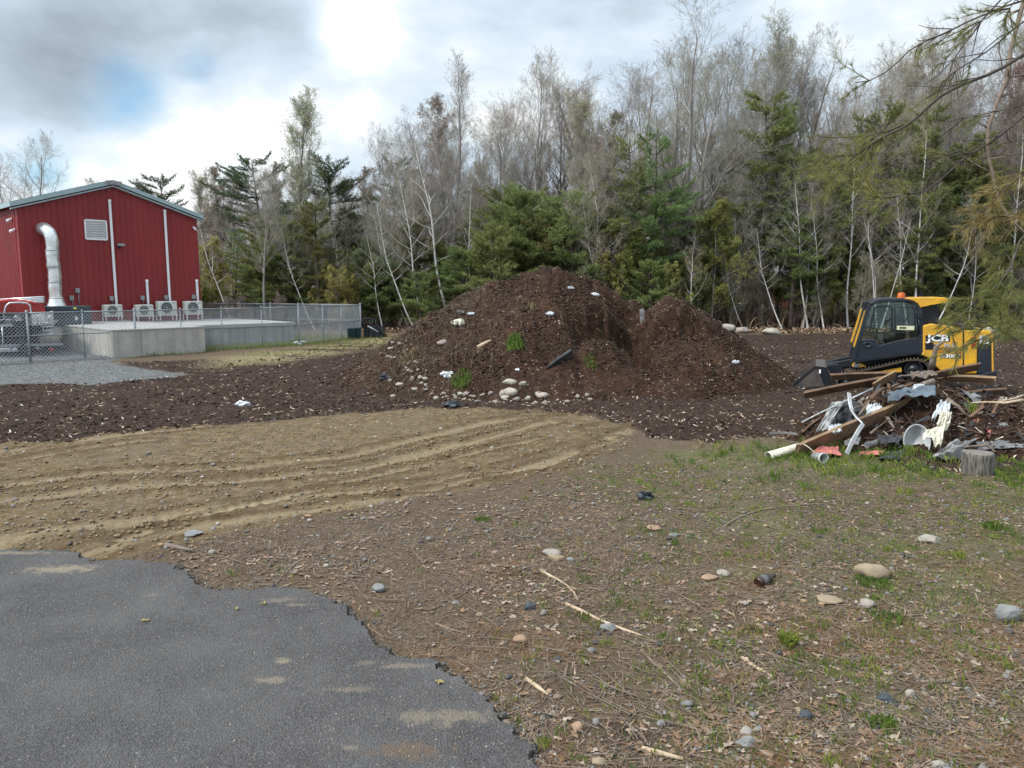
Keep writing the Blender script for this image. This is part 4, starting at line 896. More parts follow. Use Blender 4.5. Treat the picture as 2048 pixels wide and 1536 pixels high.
mb = MB(); mb.prism(KP([(1040, 300), (1090, 300), (1110, 480), (1040, 500), (940, 520), (930, 490), (1030, 460)], .35)[::-1], (0, .5, 0)); mb.build('seat', M['black'], ldr, bevel=.02)
mb = MB()
for k in range(7): mb.box(K(870 + (6 - k) * -2 + k * 6, 440 - k * 28, .95), (.13, .03, .02))
mb.build('boom_guard_grille', M['black'], ldr); mb = MB(); mb.tube([K(850, 450, .95), K(905, 250, .95)], .014, 6); mb.build('guard_rail', M['black'], ldr); mb = MB(); mb.tube([K(878, 450, .95), K(935, 250, .95)], .014, 6); mb.build('guard_rail', M['black'], ldr); mb = MB(); mb.box(K(920, 245, .8), (.2, .18, .13)); mb.build('radio', M['black'], ldr); mb = MB(); mb.tube([K(1140, 260, .5), K(1120, 330, .5), K(1080, 360, .5)], .018, 6); mb.build('hose', M['black'], ldr)
mb = MB(); mb.box(K(898, 462, .2), (.09, .02, .11)); mb.build('control_label', M['chalk'], ldr)
mb = MB(); mb.box(K(1092, 386, -.012), (.34, .006, .09)); st_ = mb.build('window_sticker', pm('pale_sticker', (.62, .62, .42), (.55, .55, .36), 4, .5), ldr)
text('■■■', 'sticker_print', M['black'], st_, K(1070, 386, -.02), .05)
mb = MB(); mb.prism(KP([(800, 190), (850, 158), (910, 148), (1080, 146), (1120, 172), (900, 176), (840, 196)], -.05)[::-1], (0, WID - .35, 0)); mb.build('roof_front', M['navy'], ldr, bevel=.012)
mb = MB(); mb.prism(KP([(1072, 150), (1180, 142), (1395, 140), (1468, 152), (1474, 162), (1440, 180), (1330, 196), (1210, 222), (1190, 190), (1150, 166)], -.06)[::-1], (0, WID - .33, 0)); mb.build('roof_rear', M['yel'], ldr, bevel=.012)
slabp('rear_window', [(1222, 226), (1350, 196), (1370, 250), (1370, 370), (1228, 360)], .12, WID - .65, M['black'])
mb = MB(); mb.lathe([(0, .09), (.05, .086), (.078, .06), (.08, .0), (.092, -.015), (.092, -.05), (0, -.05)], K(1074, 134, .45), 18); mb.build('beacon', M['amber'], ldr)
slabp('work_light', [(752, 176), (800, 172), (806, 205), (770, 232), (752, 215)], .1, .22, M['black'], bevel=.01)
slabp('mirror', [(1170, 262), (1222, 262), (1222, 312), (1170, 306)], -.1, .06, M['black'], bevel=.008)
mb = MB(); mb.tube([K(1196, 300, -.07), K(1200, 380, -.07), K(1204, 430, -.02)], .014, 6); mb.build('grab_rail', M['black'], ldr)
# engine cover
body = [(1228, 366), (1300, 352), (1420, 368), (1556, 398), (1556, 756), (1400, 756), (1330, 690), (1300, 640), (1212, 600), (1228, 582)]
slabp('engine_cover', body, -.03, WID - .05, M['yel'], bevel=.03)
slabp('tail_cover', [(1562, 400), (1600, 408), (1770, 406), (1790, 424), (1792, 470), (1700, 474), (1672, 500), (1668, 756), (1562, 756)], -.02, WID - .07, M['yel'], bevel=.03)
slabp('rear_door', [(1672, 480), (1700, 470), (1796, 470), (1800, 752), (1672, 760)], .0, WID - .1, M['navy'], bevel=.02)
slabp('rear_post', [(1784, 440), (1796, 440), (1802, 750), (1788, 750)], -.02, .05, M['yel'])
slabp('hood_vent', [(1545, 372), (1640, 366), (1700, 402), (1560, 400)], .15, WID - .4, M['black'], bevel=.02)
slabp('tail_lamp', [(1618, 462), (1660, 458), (1664, 540), (1622, 548)], -.035, .03, M['redlamp'], bevel=.006)
slabp('counterweight', [(1420, 762), (1560, 766), (1700, 758), (1826, 728), (1824, 776), (1600, 800), (1430, 788)], -.06, WID, M['black'], bevel=.015)
slabp('side_grille', [(1248, 506), (1320, 500), (1326, 560), (1250, 560)], -.036, .008, M['black'])
pl_ = slabp('logo_panel', [(1252, 446), (1450, 443), (1448, 495), (1252, 494)], -.036, .008, M['black'])
PLY = -.038
pX = lambda w: w * SC * LY / 1500
text('JCB', 'logo_lettering', M['chalk'], pl_, K(1352, 470, -.044), pX(70), sx=1.35, bold=.006)
p2 = slabp('rear_logo_panel', [(1688, 448), (1762, 446), (1762, 514), (1688, 514)], -.028, .008, M['chalk']); text('B', 'logo_lettering', M['black'], p2, K(1726, 481, -.036), pX(66), bold=.004)
text('M-JS', 'owner_lettering', pm('grey_lettering', (.42, .40, .36), (.36, .34, .3), 3, .5), ldr, K(1452, 528, PLY), pX(44), sx=1.1, bold=.004)
text('EXCAVATING', 'owner_lettering', M['steelw'], ldr, K(1446, 556, PLY), pX(30), sx=1.05, bold=.003)
text('413-478-0083', 'phone_number', M['redtxt'], ldr, K(1448, 582, PLY), pX(30), sx=.95, bold=.002)
p3 = slabp('model_panel', [(1372, 598), (1536, 601), (1534, 630), (1372, 627)], -.036, .008, M['black']); text('300T', 'model_lettering', M['chalk'], p3, K(1470, 614, -.044), pX(36), sx=1.35, bold=.004)
mb = MB(); mb.box(K(1389, 613, -.042), (pX(24), .006, pX(20))); mb.build('emblem', M['chalk'], p3)
slabp('cover_gap', [(1555, 396), (1563, 398), (1563, 756), (1555, 756)], -.02, .05, M['black'])

# ------------------------------------------------------------------ black brush grapple by the fence
gy = 34.6
def Q2(px, py, dy=0.0): p = W(px, py, gy); return np.array([p[0], gy + dy, p[2]])
gr_ = thing('grapple_attachment', tuple(Q2(735, 674) * [1, 1, 0]), 'black loader grapple attachment with curved guard bars parked at the fence corner', 'grapple')
mb = MB(); mb.prism([Q2(726, 676), Q2(764, 674), Q2(766, 660), Q2(755, 652), Q2(728, 654)][::-1], (0, .9, 0)); mb.prism([Q2(724, 677, -.1), Q2(768, 675, -.1), Q2(768, 671, -.1), Q2(724, 673, -.1)][::-1], (0, 1.1, 0)); mb.build('frame', M['black'], gr_, bevel=.02)
mb = MB(); mb.tube([Q2(724, 652, -.05), Q2(724, 640, -.05), Q2(729, 637.5, -.05), Q2(734, 636, -.05)], .03, 6)
for k in range(5): mb.tube([Q2(725 + k * 7, 655, -.05), Q2(725.5 + k * 6.4, 645, -.02), Q2(727 + k * 5.7, 637 + k * .3, .05 + .05 * k)], .022, 6)
mb.tube([Q2(725, 637.5, .05), Q2(742, 637.5, .15), Q2(750, 642, .25), Q2(758, 653, .3)], .028, 6); mb.build('guard', M['black'], gr_)
for k in range(3): mb = MB(); mb.prism([Q2(729 + k * 11, 673, -.12), Q2(737 + k * 11, 672, -.12), Q2(737 + k * 11, 662, -.12), Q2(733 + k * 11, 659, -.12), Q2(729 + k * 11, 663, -.12)][::-1], (0, .05, 0)); mb.build('tine', M['navy'], gr_)
mb = MB(); mb.tube([Q2(736, 652, -.06), Q2(758, 664, -.12)], .04, 8); mb.build('hydraulic_cylinder', M['galv'], gr_)
# ================================================================== RUBBISH HEAP, STONES, STICKS
rng = np.random.default_rng(7)
def at(px, py, Y=None, dz=0.0):
    p = W(px, py, Y) if Y else hit(px, py); return p + [0, 0, dz]
def frame3(d, up=(0, 0, 1)):
    d = d / np.linalg.norm(d); s_ = np.cross(d, up); s_ /= np.linalg.norm(s_) + 1e-9; return np.array([d, s_, np.cross(s_, d)])
M['plank'] = pm('old_plank', (.33, .215, .125), (.17, .105, .062), 3.5, .85, .35, 22, stretch=(1, 1, 1), c3=(.40, .28, .17))
M['brownplank'] = pm('dark_brown_plank', (.17, .10, .062), (.075, .045, .03), 4, .85, .3, c3=(.26, .17, .11))
M['slate'] = pm('grey_blue_panel', (.115, .145, .17), (.06, .075, .09), 3, .4)
M['felt'] = pm('roofing_felt', (.055, .058, .062), (.03, .03, .032), 7, .9, .4)
M['feltg'] = pm('grey_felt', (.20, .20, .20), (.09, .088, .086), 6, .8, .3)
M['pink'] = pm('pinkish_red_panel', (.50, .17, .14), (.34, .10, .085), 4, .7, .2)
M['foam'] = pm('dirty_white_board', (.40, .40, .39), (.12, .11, .10), 5, .7, .2)
M['porc'] = pm('glazed_white', (.55, .57, .58), (.30, .29, .28), 3, .2, spec=.6)
def board(px0, py0, px1, py1, Y0, Y1, w, t, mat, label, cat='plank', name='plank', tilt=.3, group=None, broken=.05):
    a, b = W(px0, py0, Y0), W(px1, py1, Y1); A = frame3(b - a); c_, s_ = math.cos(tilt), math.sin(tilt); A = np.array([A[0], A[1] * c_ + A[2] * s_, A[2] * c_ - A[1] * s_])
    l = np.linalg.norm(b - a); n = 14; mb = MB(); r = np.random.default_rng(int(px0 + py0)); V = []
    for i in range(n):
        t_ = i / (n - 1); e = (r.random(4) - .5) * broken * (1 if i in (0, n - 1) else .04); bow = math.sin(t_ * 3.14) * .012
        for k, (u, v) in enumerate(((-.5, -.5), (.5, -.5), (.5, .5), (-.5, .5))):
            V.append(a + A[0] * (l * t_ + e[k]) + A[1] * (u * w * (1 + .02 * r.standard_normal())) + A[2] * (v * t + bow))
    F = [[i * 4 + k, i * 4 + (k + 1) % 4, (i + 1) * 4 + (k + 1) % 4, (i + 1) * 4 + k] for i in range(n - 1) for k in range(4)] + [[3, 2, 1, 0], [4 * n - 4, 4 * n - 3, 4 * n - 2, 4 * n - 1]]
    mb.add(V, F); return tag(mb.build(name, mat), label, cat, group)
def sheet(pts, mat, name, label, cat, amp=.05, n=22, th=.006, seed=1, f=5, group=None, back=0.0):
    """crumpled sheet through four traced corners (px, py, depth)"""
    P = [W(*p) for p in pts]; u = np.linspace(0, 1, n); U_, V_ = np.meshgrid(u, u)
    B = (P[0][None, None] * ((1 - U_) * (1 - V_))[..., None] + P[1] * (U_ * (1 - V_))[..., None] + P[2] * (U_ * V_)[..., None] + P[3] * ((1 - U_) * V_)[..., None])
    nn = np.cross(P[1] - P[0], P[3] - P[0]); nn /= np.linalg.norm(nn) + 1e-9
    d = np.abs(fbm(U_ * 1.3, V_, f * .6, 3, seed, .5)) * 2 - .3; d2 = fbm(U_, V_, f * .38, 2, seed + 50) * .9; d3 = fbm(U_, V_, f * .38, 2, seed + 90) * .9
    ed = 1 + .0 * U_; B = B + nn * (d * amp)[..., None] + (P[1] - P[0]) * (d2 * .16)[..., None] + (P[3] - P[0]) * (d3 * .16)[..., None]
    mb = MB(); i = (np.arange(n - 1)[:, None] * n + np.arange(n - 1)[None]).ravel(); mb.add(B.reshape(-1, 3), np.stack([i, i + 1, i + n + 1, i + n], -1), 0, True)
    return tag(mb.build(name, mat, solidify=th), label, cat, group)
# pipes
p0, p1 = W(1536, 913, 10.0), W(1622, 888, 10.45); A = frame3(p1 - p0); pl = thing('drain_pipe', tuple(p0), 'long white plastic drain pipe lying in the grass with its open end towards us', 'pipe')
mb = MB(); r_ = .062; l = np.linalg.norm(p1 - p0); mb.lathe([(r_ - .006, .5), (r_ - .006, 0), (r_, 0), (r_, l), (0, l)], p0, 20, 0, np.array([A[1], A[2], A[0]])); mb.build('pipe_wall', M['cream'], pl)
mb = MB(); mb.lathe([(0, .3), (r_ - .008, .3)], p0, 20, 0, np.array([A[1], A[2], A[0]])); mb.build('dark_bore', M['brownplank'], pl)
p0, p1 = W(1648, 917, 9.7), W(1628, 912, 9.9); A = frame3(p1 - p0); r_ = .068; mb = MB(); l = .2
mb.lathe([(0, .13), (r_ - .012, .13), (r_ - .008, 0), (r_ + .006, 0), (r_ + .006, .03), (r_, .035), (r_ * .8, l), (0, l)], p0, 22, 0, np.array([A[1], A[2], A[0]])); tag(mb.build('plastic_cup', M['porc']), 'small white plastic pot on its side in front of the pink panel', 'pot')
board(1592, 903, 1822, 806, 10.1, 11.4, .235, .045, M['plank'], 'long wide weathered plank, the biggest one, leaning up the rubbish heap', tilt=1.15)
board(1608, 790, 1782, 757, 12.6, 12.4, .14, .05, M['brownplank'], 'brown plank with a pale broken end pointing at the loader bucket', tilt=.9)
board(1660, 754, 1782, 750, 12.9, 12.6, .12, .045, M['brownplank'], 'short brown plank lying just behind the track of the loader', tilt=.9)
board(1866, 752, 1958, 733, 12.0, 12.0, .14, .04, M['brownplank'], 'brown plank in front of the yellow tail of the loader', tilt=1.0)
board(1880, 756, 1988, 760, 12.2, 12.2, .13, .05, M['plank'], 'flat lying plank at the top right of the heap, below the loader counterweight', tilt=.8)
board(1745, 775, 1790, 750, 12.1, 12.3, .16, .03, M['plank'], 'splintered board standing at the crest of the heap', tilt=1.2)
board(1925, 790, 2010, 782, 11.6, 11.8, .12, .04, M['brownplank'], 'dark brown board on the right slope beside the plastic grid', tilt=.9)
board(1602, 868, 1640, 838, 11.2, 11.6, .10, .03, M['brownplank'], 'narrow dark board under the thin white rod', tilt=1.0)
board(1541, 866, 1594, 868, 10.9, 10.9, .035, .03, M['foam'], 'short white batten lying in the grass left of the heap', 'batten', 'batten', tilt=.1)
# bent white gutter and rod
def strip(pts, w, t, mat, name, label, cat):
    P = np.array([W(*p) for p in pts]); mb = MB(); n = len(P); V = []
    for i in range(n):
        T = P[min(i + 1, n - 1)] - P[max(i - 1, 0)]; A = frame3(T, (0.3, -1, .2)); 
        for u, v in ((-1, -1), (1, -1), (1, 1), (-1, 1)): V.append(P[i] + A[1] * u * w / 2 + A[2] * v * t / 2)
    mb.add(V, [[i * 4 + k, i * 4 + (k + 1) % 4, (i + 1) * 4 + (k + 1) % 4, (i + 1) * 4 + k] for i in range(n - 1) for k in range(4)] + [[3, 2, 1, 0], [4 * n - 4, 4 * n - 3, 4 * n - 2, 4 * n - 1]]); return tag(mb.build(name, mat), label, cat)
strip([(1698, 786, 10.9), (1700, 806, 10.8), (1704, 822, 10.6), (1714, 836, 10.4), (1726, 848, 10.2), (1719, 858, 10.1), (1706, 880, 9.95), (1697, 900, 9.8), (1693, 908, 9.75)], .055, .02, M['porc'], 'bent_trim', 'bent white metal trim strip standing up out of the heap across the wide plank', 'trim strip')
mb = MB(); mb.tube([W(1603, 845, 10.9), W(1640, 826, 10.9), W(1700, 798, 10.95), W(1745, 777, 11.2)], .013, 6); tag(mb.build('white_rod', M['porc']), 'thin straight white rod sticking out to the left of the heap', 'rod')
mb = MB(); P_ = [W(1607, 888, 9.9), W(1618, 895, 9.8), W(1632, 908, 9.75)]; mb.tube(P_, .006, 5); tag(mb.build('pale_cord', M['cream']), 'short pale cord hanging from the wide plank to the white pot', 'cord')
mb = MB(); mb.tube([W(1733, 891, 10.2), W(1760, 884, 10.3), W(1805, 877, 10.5)], .045, 10); tag(mb.build('conduit_tube', M['feltg']), 'grey tube lying low in the soil right of the bent white trim', 'tube')
mb = MB(); p0, p1 = W(1868, 762, 11.7), W(1842, 771, 11.7); A = frame3(p1 - p0); mb.lathe([(.04, .0), (.048, 0), (.048, .28), (0, .28)], p0, 14, 0, np.array([A[1], A[2], A[0]])); tag(mb.build('broken_pipe', M['oldwood']), 'short brown pipe with open end near the top of the heap', 'pipe')
# sheets
sheet([(1774, 778, 11.5), (1872, 772, 11.3), (1866, 790, 10.9), (1774, 795, 11.0)], M['slate'], 'metal_sheet', 'bluish grey bent sheet lying across the top of the heap', 'sheet', .06, seed=3)
sheet([(1662, 806, 11.0), (1690, 800, 11.1), (1652, 862, 10.5), (1634, 862, 10.5)], M['foam'], 'foam_board', 'dirty white foam board leaning under the thin rod', 'foam board', .03, seed=4)
sheet([(1672, 803, 11.2), (1722, 800, 11.4), (1735, 842, 10.9), (1660, 860, 10.9)], M['felt'], 'roofing_felt', 'black curled sheet behind the bent white trim', 'felt sheet', .10, seed=5)
sheet([(1734, 812, 11.3), (1762, 806, 11.3), (1768, 824, 11.0), (1730, 830, 11.0)], M['bag'], 'plastic_bag', 'silvery plastic bag in the hollow above the wide plank', 'plastic bag', .12, seed=6, f=9)
sheet([(1826, 770, 11.5), (1850, 768, 11.5), (1846, 782, 11.3), (1824, 780, 11.3)], M['bag'], 'plastic_bag', 'small crumpled silvery bag on the bluish sheet', 'plastic bag', .07, seed=61, f=9)
sheet([(1876, 805, 11.0), (1906, 796, 11.1), (1896, 826, 10.7), (1866, 832, 10.6)], M['bag'], 'plastic_bag', 'bright white plastic bag above the cream cloth', 'plastic bag', .10, seed=7, f=8)
sheet([(1884, 822, 10.6), (1906, 826, 10.6), (1896, 858, 10.2), (1872, 850, 10.2)], M['cream'], 'cream_cloth', 'cream cloth draped down the middle of the rubbish', 'cloth', .09, seed=8, f=6, n=30)
sheet([(1850, 862, 10.1), (1892, 852, 10.2), (1884, 888, 9.8), (1846, 874, 9.85)], M['cream'], 'cream_cloth', 'lower fold of cream cloth lying over the white bowl', 'cloth', .08, seed=9, f=6, n=30)
sheet([(1640, 893, 10.3), (1674, 893, 10.4), (1684, 912, 10.0), (1622, 905, 9.95)], M['pink'], 'pink_panel', 'faded pink panel in the grass behind the white pot', 'panel', .05, seed=10, f=3)
sheet([(1718, 902, 10.1), (1772, 896, 10.2), (1768, 908, 9.95), (1714, 909, 9.95)], M['pink'], 'pink_panel', 'low faded pink panel at the foot of the heap below the grey tube', 'panel', .03, seed=11, f=3)
sheet([(1912, 868, 10.5), (1958, 834, 10.8), (1950, 850, 10.7), (1922, 876, 10.4)], M['pink'], 'pink_panel', 'pink panel slanting up right of the cream cloth', 'panel', .02, seed=12, f=3)
sheet([(1955, 858, 10.6), (1980, 852, 10.7), (1982, 872, 10.4), (1956, 876, 10.3)], M['pink'], 'pink_panel', 'small pink panel under the dark flap at the right', 'panel', .03, seed=13, f=3)
sheet([(1934, 850, 10.6), (1956, 834, 10.9), (2000, 852, 10.9), (1930, 872, 10.3)], M['felt'], 'roofing_felt', 'dark flap of felt propped over the pink panels', 'felt sheet', .07, seed=14, f=3)
sheet([(1858, 912, 9.75), (1910, 880, 10.1), (1960, 878, 10.3), (1900, 914, 9.7)], M['foam'], 'sheet_metal', 'large bent dirty white sheet at the right foot of the heap', 'sheet', .07, seed=15, f=3)
sheet([(1870, 914, 9.7), (1925, 892, 9.9), (1965, 905, 9.8), (1890, 924, 9.45)], M['felt'], 'roofing_felt', 'black felt under the bent white sheet beside the log', 'felt sheet', .06, seed=16, f=4)
sheet([(1955, 884, 10.1), (2050, 876, 10.3), (2060, 895, 10.0), (1960, 900, 9.9)], M['feltg'], 'grey_sheet', 'flat grey sheet right of the log pointing out of the picture', 'sheet', .05, seed=17, f=4)
sheet([(1975, 838, 11.0), (2060, 832, 11.3), (2070, 858, 10.8), (1990, 852, 10.7)], M['foam'], 'white_sheet', 'white wrinkled sheet at the right edge of the heap', 'sheet', .09, seed=18, f=6)
sheet([(1990, 862, 10.8), (2056, 852, 11.0), (2060, 880, 10.5), (2000, 884, 10.3)], M['feltg'], 'grey_sheet', 'crumpled grey sheet under the white one at the right edge', 'sheet', .10, seed=19, f=6)
sheet([(1924, 780, 11.5), (1960, 790, 11.5), (1966, 806, 11.2), (1950, 808, 11.1)], M['feltg'], 'grey_flap', 'rounded grey flap sticking out right of the white bag', 'flap', .05, seed=20, f=3)
sheet([(1755, 870, 10.3), (1795, 866, 10.4), (1800, 884, 10.1), (1762, 888, 10.1)], M['felt'], 'roofing_felt', 'brown black felt scrap above the low pink panel', 'felt sheet', .05, seed=21, f=4)
sheet([(1763, 908, 10.0), (1812, 898, 10.1), (1800, 916, 9.7), (1752, 918, 9.7)], M['felt'], 'roofing_felt', 'torn felt scrap lying in the grass at the foot of the heap', 'felt sheet', .04, seed=22, f=4)
sheet([(1690, 880, 10.4), (1722, 874, 10.5), (1716, 888, 10.2), (1690, 892, 10.2)], M['feltg'], 'grey_scrap', 'small grey slab scrap behind the foot of the bent trim', 'scrap', .03, seed=23, f=4)
sheet([(1655, 852, 10.6), (1684, 846, 10.7), (1684, 862, 10.4), (1658, 866, 10.4)], M['bag'], 'plastic_bag', 'white crumpled film just above the wide plank', 'plastic bag', .08, seed=24, f=8)
sheet([(1820, 744, 12.0), (1865, 742, 12.0), (1880, 752, 11.8), (1815, 754, 11.8)], M['oldwood'], 'old_rag', 'brownish rag heaped on the very top of the rubbish', 'rag', .10, seed=25, f=7)
# glazed bowl on its side
c = W(1834, 882, 10.25); A = frame3(np.array([-.35, -.85, .30])); mb = MB(); mb.lathe([(0, -.16), (.13, -.14), (.20, -.04), (.22, 0), (.235, .01), (.24, 0), (.215, -.06), (.14, -.18), (0, -.2)], c, 26, 0, np.array([A[1] * .72, A[2] * 1.0, A[0]]))
tag(mb.build('washbasin', M['porc']), 'white glazed basin tipped on its side at the foot of the heap', 'basin')
# plastic grid
mb = MB(); 
for k in range(13):
    a, b = W(1942 + k * 3.0, 778, 11.9), W(1946 + k * 3.4, 792, 11.5); mb.tube([a, (a + b) / 2 + [0, 0, .03], b], .005, 4)
for k in range(6): a, b = W(1942 + k * .8, 778 + k * 2.8, 11.9 - k * .08), W(1980 + k * 1.2, 778 + k * 2.8, 11.9 - k * .08); mb.tube([a, (a + b) / 2 + [0, 0, .03], b], .005, 4)
tag(mb.build('plastic_grid', M['black']), 'black plastic grid on the right shoulder of the heap', 'grid')
# forked driftwood
def limb(pts, r0, r1, mat, name, label, cat, forks=(), group=None, n=8):
    P = np.array([at(*p) for p in pts]); mb = MB(); k = len(P); rr = np.linspace(r0, r1, k) * (1 + .12 * np.sin(np.arange(k) * 2.1)); mb.tube(P, rr, n)
    for f in forks: Q = np.array([at(*p) for p in f]); mb.tube(Q, np.linspace(r1 * 1.1, r1 * .4, len(Q)), n)
    return tag(mb.build(name, mat), label, cat, group)
limb([(1862, 738, 12.1), (1866, 722, 12.05), (1870, 705, 12.0), (1872, 694, 12.0), (1882, 686, 12.0), (1890, 681, 12.0)], .055, .018, M['oldwood'], 'driftwood', 'grey forked branch standing upright in front of the yellow engine cover', 'branch', [[(1872, 694, 12.0), (1867, 686, 12.0)]])
limb([(1990, 905, 9.9), (1975, 890, 10), (1940, 893, 9.9), (1925, 895, 9.9)], .02, .012, M['twig'], 'stick', 'long thin stick poking out over the log', 'stick')
limb([(2046, 800, 10.9), (2010, 806, 10.9), (1972, 804, 11), (1940, 806, 11.1)], .022, .01, M['palewood'], 'stick', 'pale yellow stick lying along the right shoulder of the heap', 'stick')
limb([(2048, 790, 11.2), (2030, 797, 11.1), (2000, 803, 11.0)], .016, .009, M['palewood'], 'stick', 'second pale stick crossing the right shoulder of the heap', 'stick')
limb([(1895, 800, 11), (1915, 812, 10.9), (1932, 830, 10.8)], .03, .018, M['twig'], 'root', 'curved brown root right of the white bag', 'root')
limb([(1718, 830, 10.7), (1730, 815, 10.8), (1740, 800, 11.0)], .018, .01, M['twig'], 'stick', 'brown stick in the black curled sheet', 'stick')
limb([(1740, 800, 11.3), (1755, 785, 11.4), (1768, 775, 11.6)], .04, .02, M['brownplank'], 'root', 'thick dark root left of the bluish sheet', 'root')
# log
lg = at(1958, 948); mb = MB(); th = np.arange(26) * 2 * math.pi / 26; lr = .185 * (1 + .07 * np.sin(th * 3 + 1) + .04 * np.sin(th * 7)); hh = .27
prof = []
for z_, s_ in ((-.06, 1.05), (.02, 1.03), (.12, 1.0), (.22, .98), (.265, .97), (.275, .93), (.275, .5), (.272, 0.02)): prof.append(np.stack([lr * s_ * np.cos(th), lr * s_ * np.sin(th), np.full(26, z_)], -1) + lg)
V = np.concatenate(prof); i = (np.arange(7)[:, None] * 26 + np.arange(26)[None]); j = (np.arange(7)[:, None] * 26 + (np.arange(26)[None] + 1) % 26); F = np.stack([i, j, j + 26, i + 26], -1)
V[:, 0] += (V[:, 2] - lg[2]) * -.12
m, nt, N, L = smat('log_bark'); OC = nd('ShaderNodeTexCoord').outputs['Object']; mp = nd('ShaderNodeMapping'); mp.inputs['Scale'].default_value = (30, 30, 5); L.new(OC, mp.inputs[0])
v_ = vor(1.2, 'Distance', vec=mp.outputs[0]); L.new(ramp(v_, (.1, (.045, .036, .03)), (.5, (.13, .115, .10)), (.9, (.21, .19, .17))), N['Principled BSDF'].inputs['Base Color']); bp = nd('ShaderNodeBump'); bp.inputs['Distance'].default_value = .02; L.new(v_, bp.inputs['Height']); L.new(bp.outputs[0], N['Principled BSDF'].inputs['Normal']); N['Principled BSDF'].inputs['Roughness'].default_value = .95; M['bark'] = m
lo = thing('tree_stump', tuple(lg), 'short grey log section standing on end in the grass right of the rubbish', 'log'); mb = MB(); mb.add(V, F[:5].reshape(-1, 4), 0, True); mb.build('bark', M['bark'], lo); mb = MB(); mb.add(V, F[5:].reshape(-1, 4)); mb.build('cut_face', pm('sawn_end_grain', (.20, .175, .15), (.13, .11, .095), 20, .9), lo)
# loose soil and root bits over both mounds (stuff)
def ico():
    t = (1 + 5 ** .5) / 2; V = np.array([(-1, t, 0), (1, t, 0), (-1, -t, 0), (1, -t, 0), (0, -1, t), (0, 1, t), (0, -1, -t), (0, 1, -t), (t, 0, -1), (t, 0, 1), (-t, 0, -1), (-t, 0, 1)], float); V /= np.linalg.norm(V[0])
    F = np.array([(0, 11, 5), (0, 5, 1), (0, 1, 7), (0, 7, 10), (0, 10, 11), (1, 5, 9), (5, 11, 4), (11, 10, 2), (10, 7, 6), (7, 1, 8), (3, 9, 4), (3, 4, 2), (3, 2, 6), (3, 6, 8), (3, 8, 9), (4, 9, 5), (2, 4, 11), (6, 2, 10), (8, 6, 7), (9, 8, 1)]); return V, F
IV, IF = ico()
def sub(V, F):
    V = list(map(tuple, V)); c = {}; out = []
    def mid(a, b):
        k = (min(a, b), max(a, b))
        if k not in c: v = np.array(V[a]) + np.array(V[b]); v /= np.linalg.norm(v); V.append(tuple(v)); c[k] = len(V) - 1
        return c[k]
    for a, b, d in F: x, y, z = mid(a, b), mid(b, d), mid(d, a); out += [(a, x, z), (b, y, x), (d, z, y), (x, y, z)]
    return np.array(V), np.array(out)
IV2, IF2 = sub(IV, IF); IV3, IF3 = sub(IV2, IF2)
def rotm(k, r=rng, full=True):
    q = r.standard_normal((k, 4)); q /= np.linalg.norm(q, axis=1)[:, None]; w, x, y, z = q.T
    if not full: a = r.random(k) * 2 * math.pi; w, x, y, z = np.cos(a / 2), 0 * a, 0 * a, np.sin(a / 2)
    return np.stack([np.stack([1 - 2 * (y * y + z * z), 2 * (x * y - z * w), 2 * (x * z + y * w)], -1), np.stack([2 * (x * y + z * w), 1 - 2 * (x * x + z * z), 2 * (y * z - x * w)], -1), np.stack([2 * (x * z - y * w), 2 * (y * z + x * w), 1 - 2 * (x * x + y * y)], -1)], -2)
def rocks(mb, P, s, m=0, jit=.22, flat=.65, sm=True, hi=False, sink=.25):
    """many small stones at P with size s"""
    V0, F0 = (IV2, IF2) if hi else (IV, IF); k = len(P); s = np.broadcast_to(s, (k,))
    V = V0[None] * (1 + jit * rng.standard_normal((k, len(V0), 1)) * .6) * (1 + jit * rng.standard_normal((k, 1, 3)))
    V = np.einsum('kij,kvj->kvi', rotm(k, full=True), V); V[..., 2] *= flat
    V = V * s[:, None, None] / 2 + P[:, None]; V[..., 2] += (s * flat * (.5 - sink))[:, None]
    F = (F0[None] + (np.arange(k) * len(V0))[:, None, None]).reshape(-1, 3)
    mb.add(V.reshape(-1, 3), F, np.repeat(m, len(F0)) if hasattr(m, '__len__') else m, sm); return mb
def stuffobj(o, name=None): o['kind'] = 'stuff'; return o
def pts_in(n, x0, x1, y0, y1, keep):
    x = rng.uniform(x0, x1, n); y = rng.uniform(y0, y1, n); k = keep(x, y) > rng.random(n); return x[k], y[k]
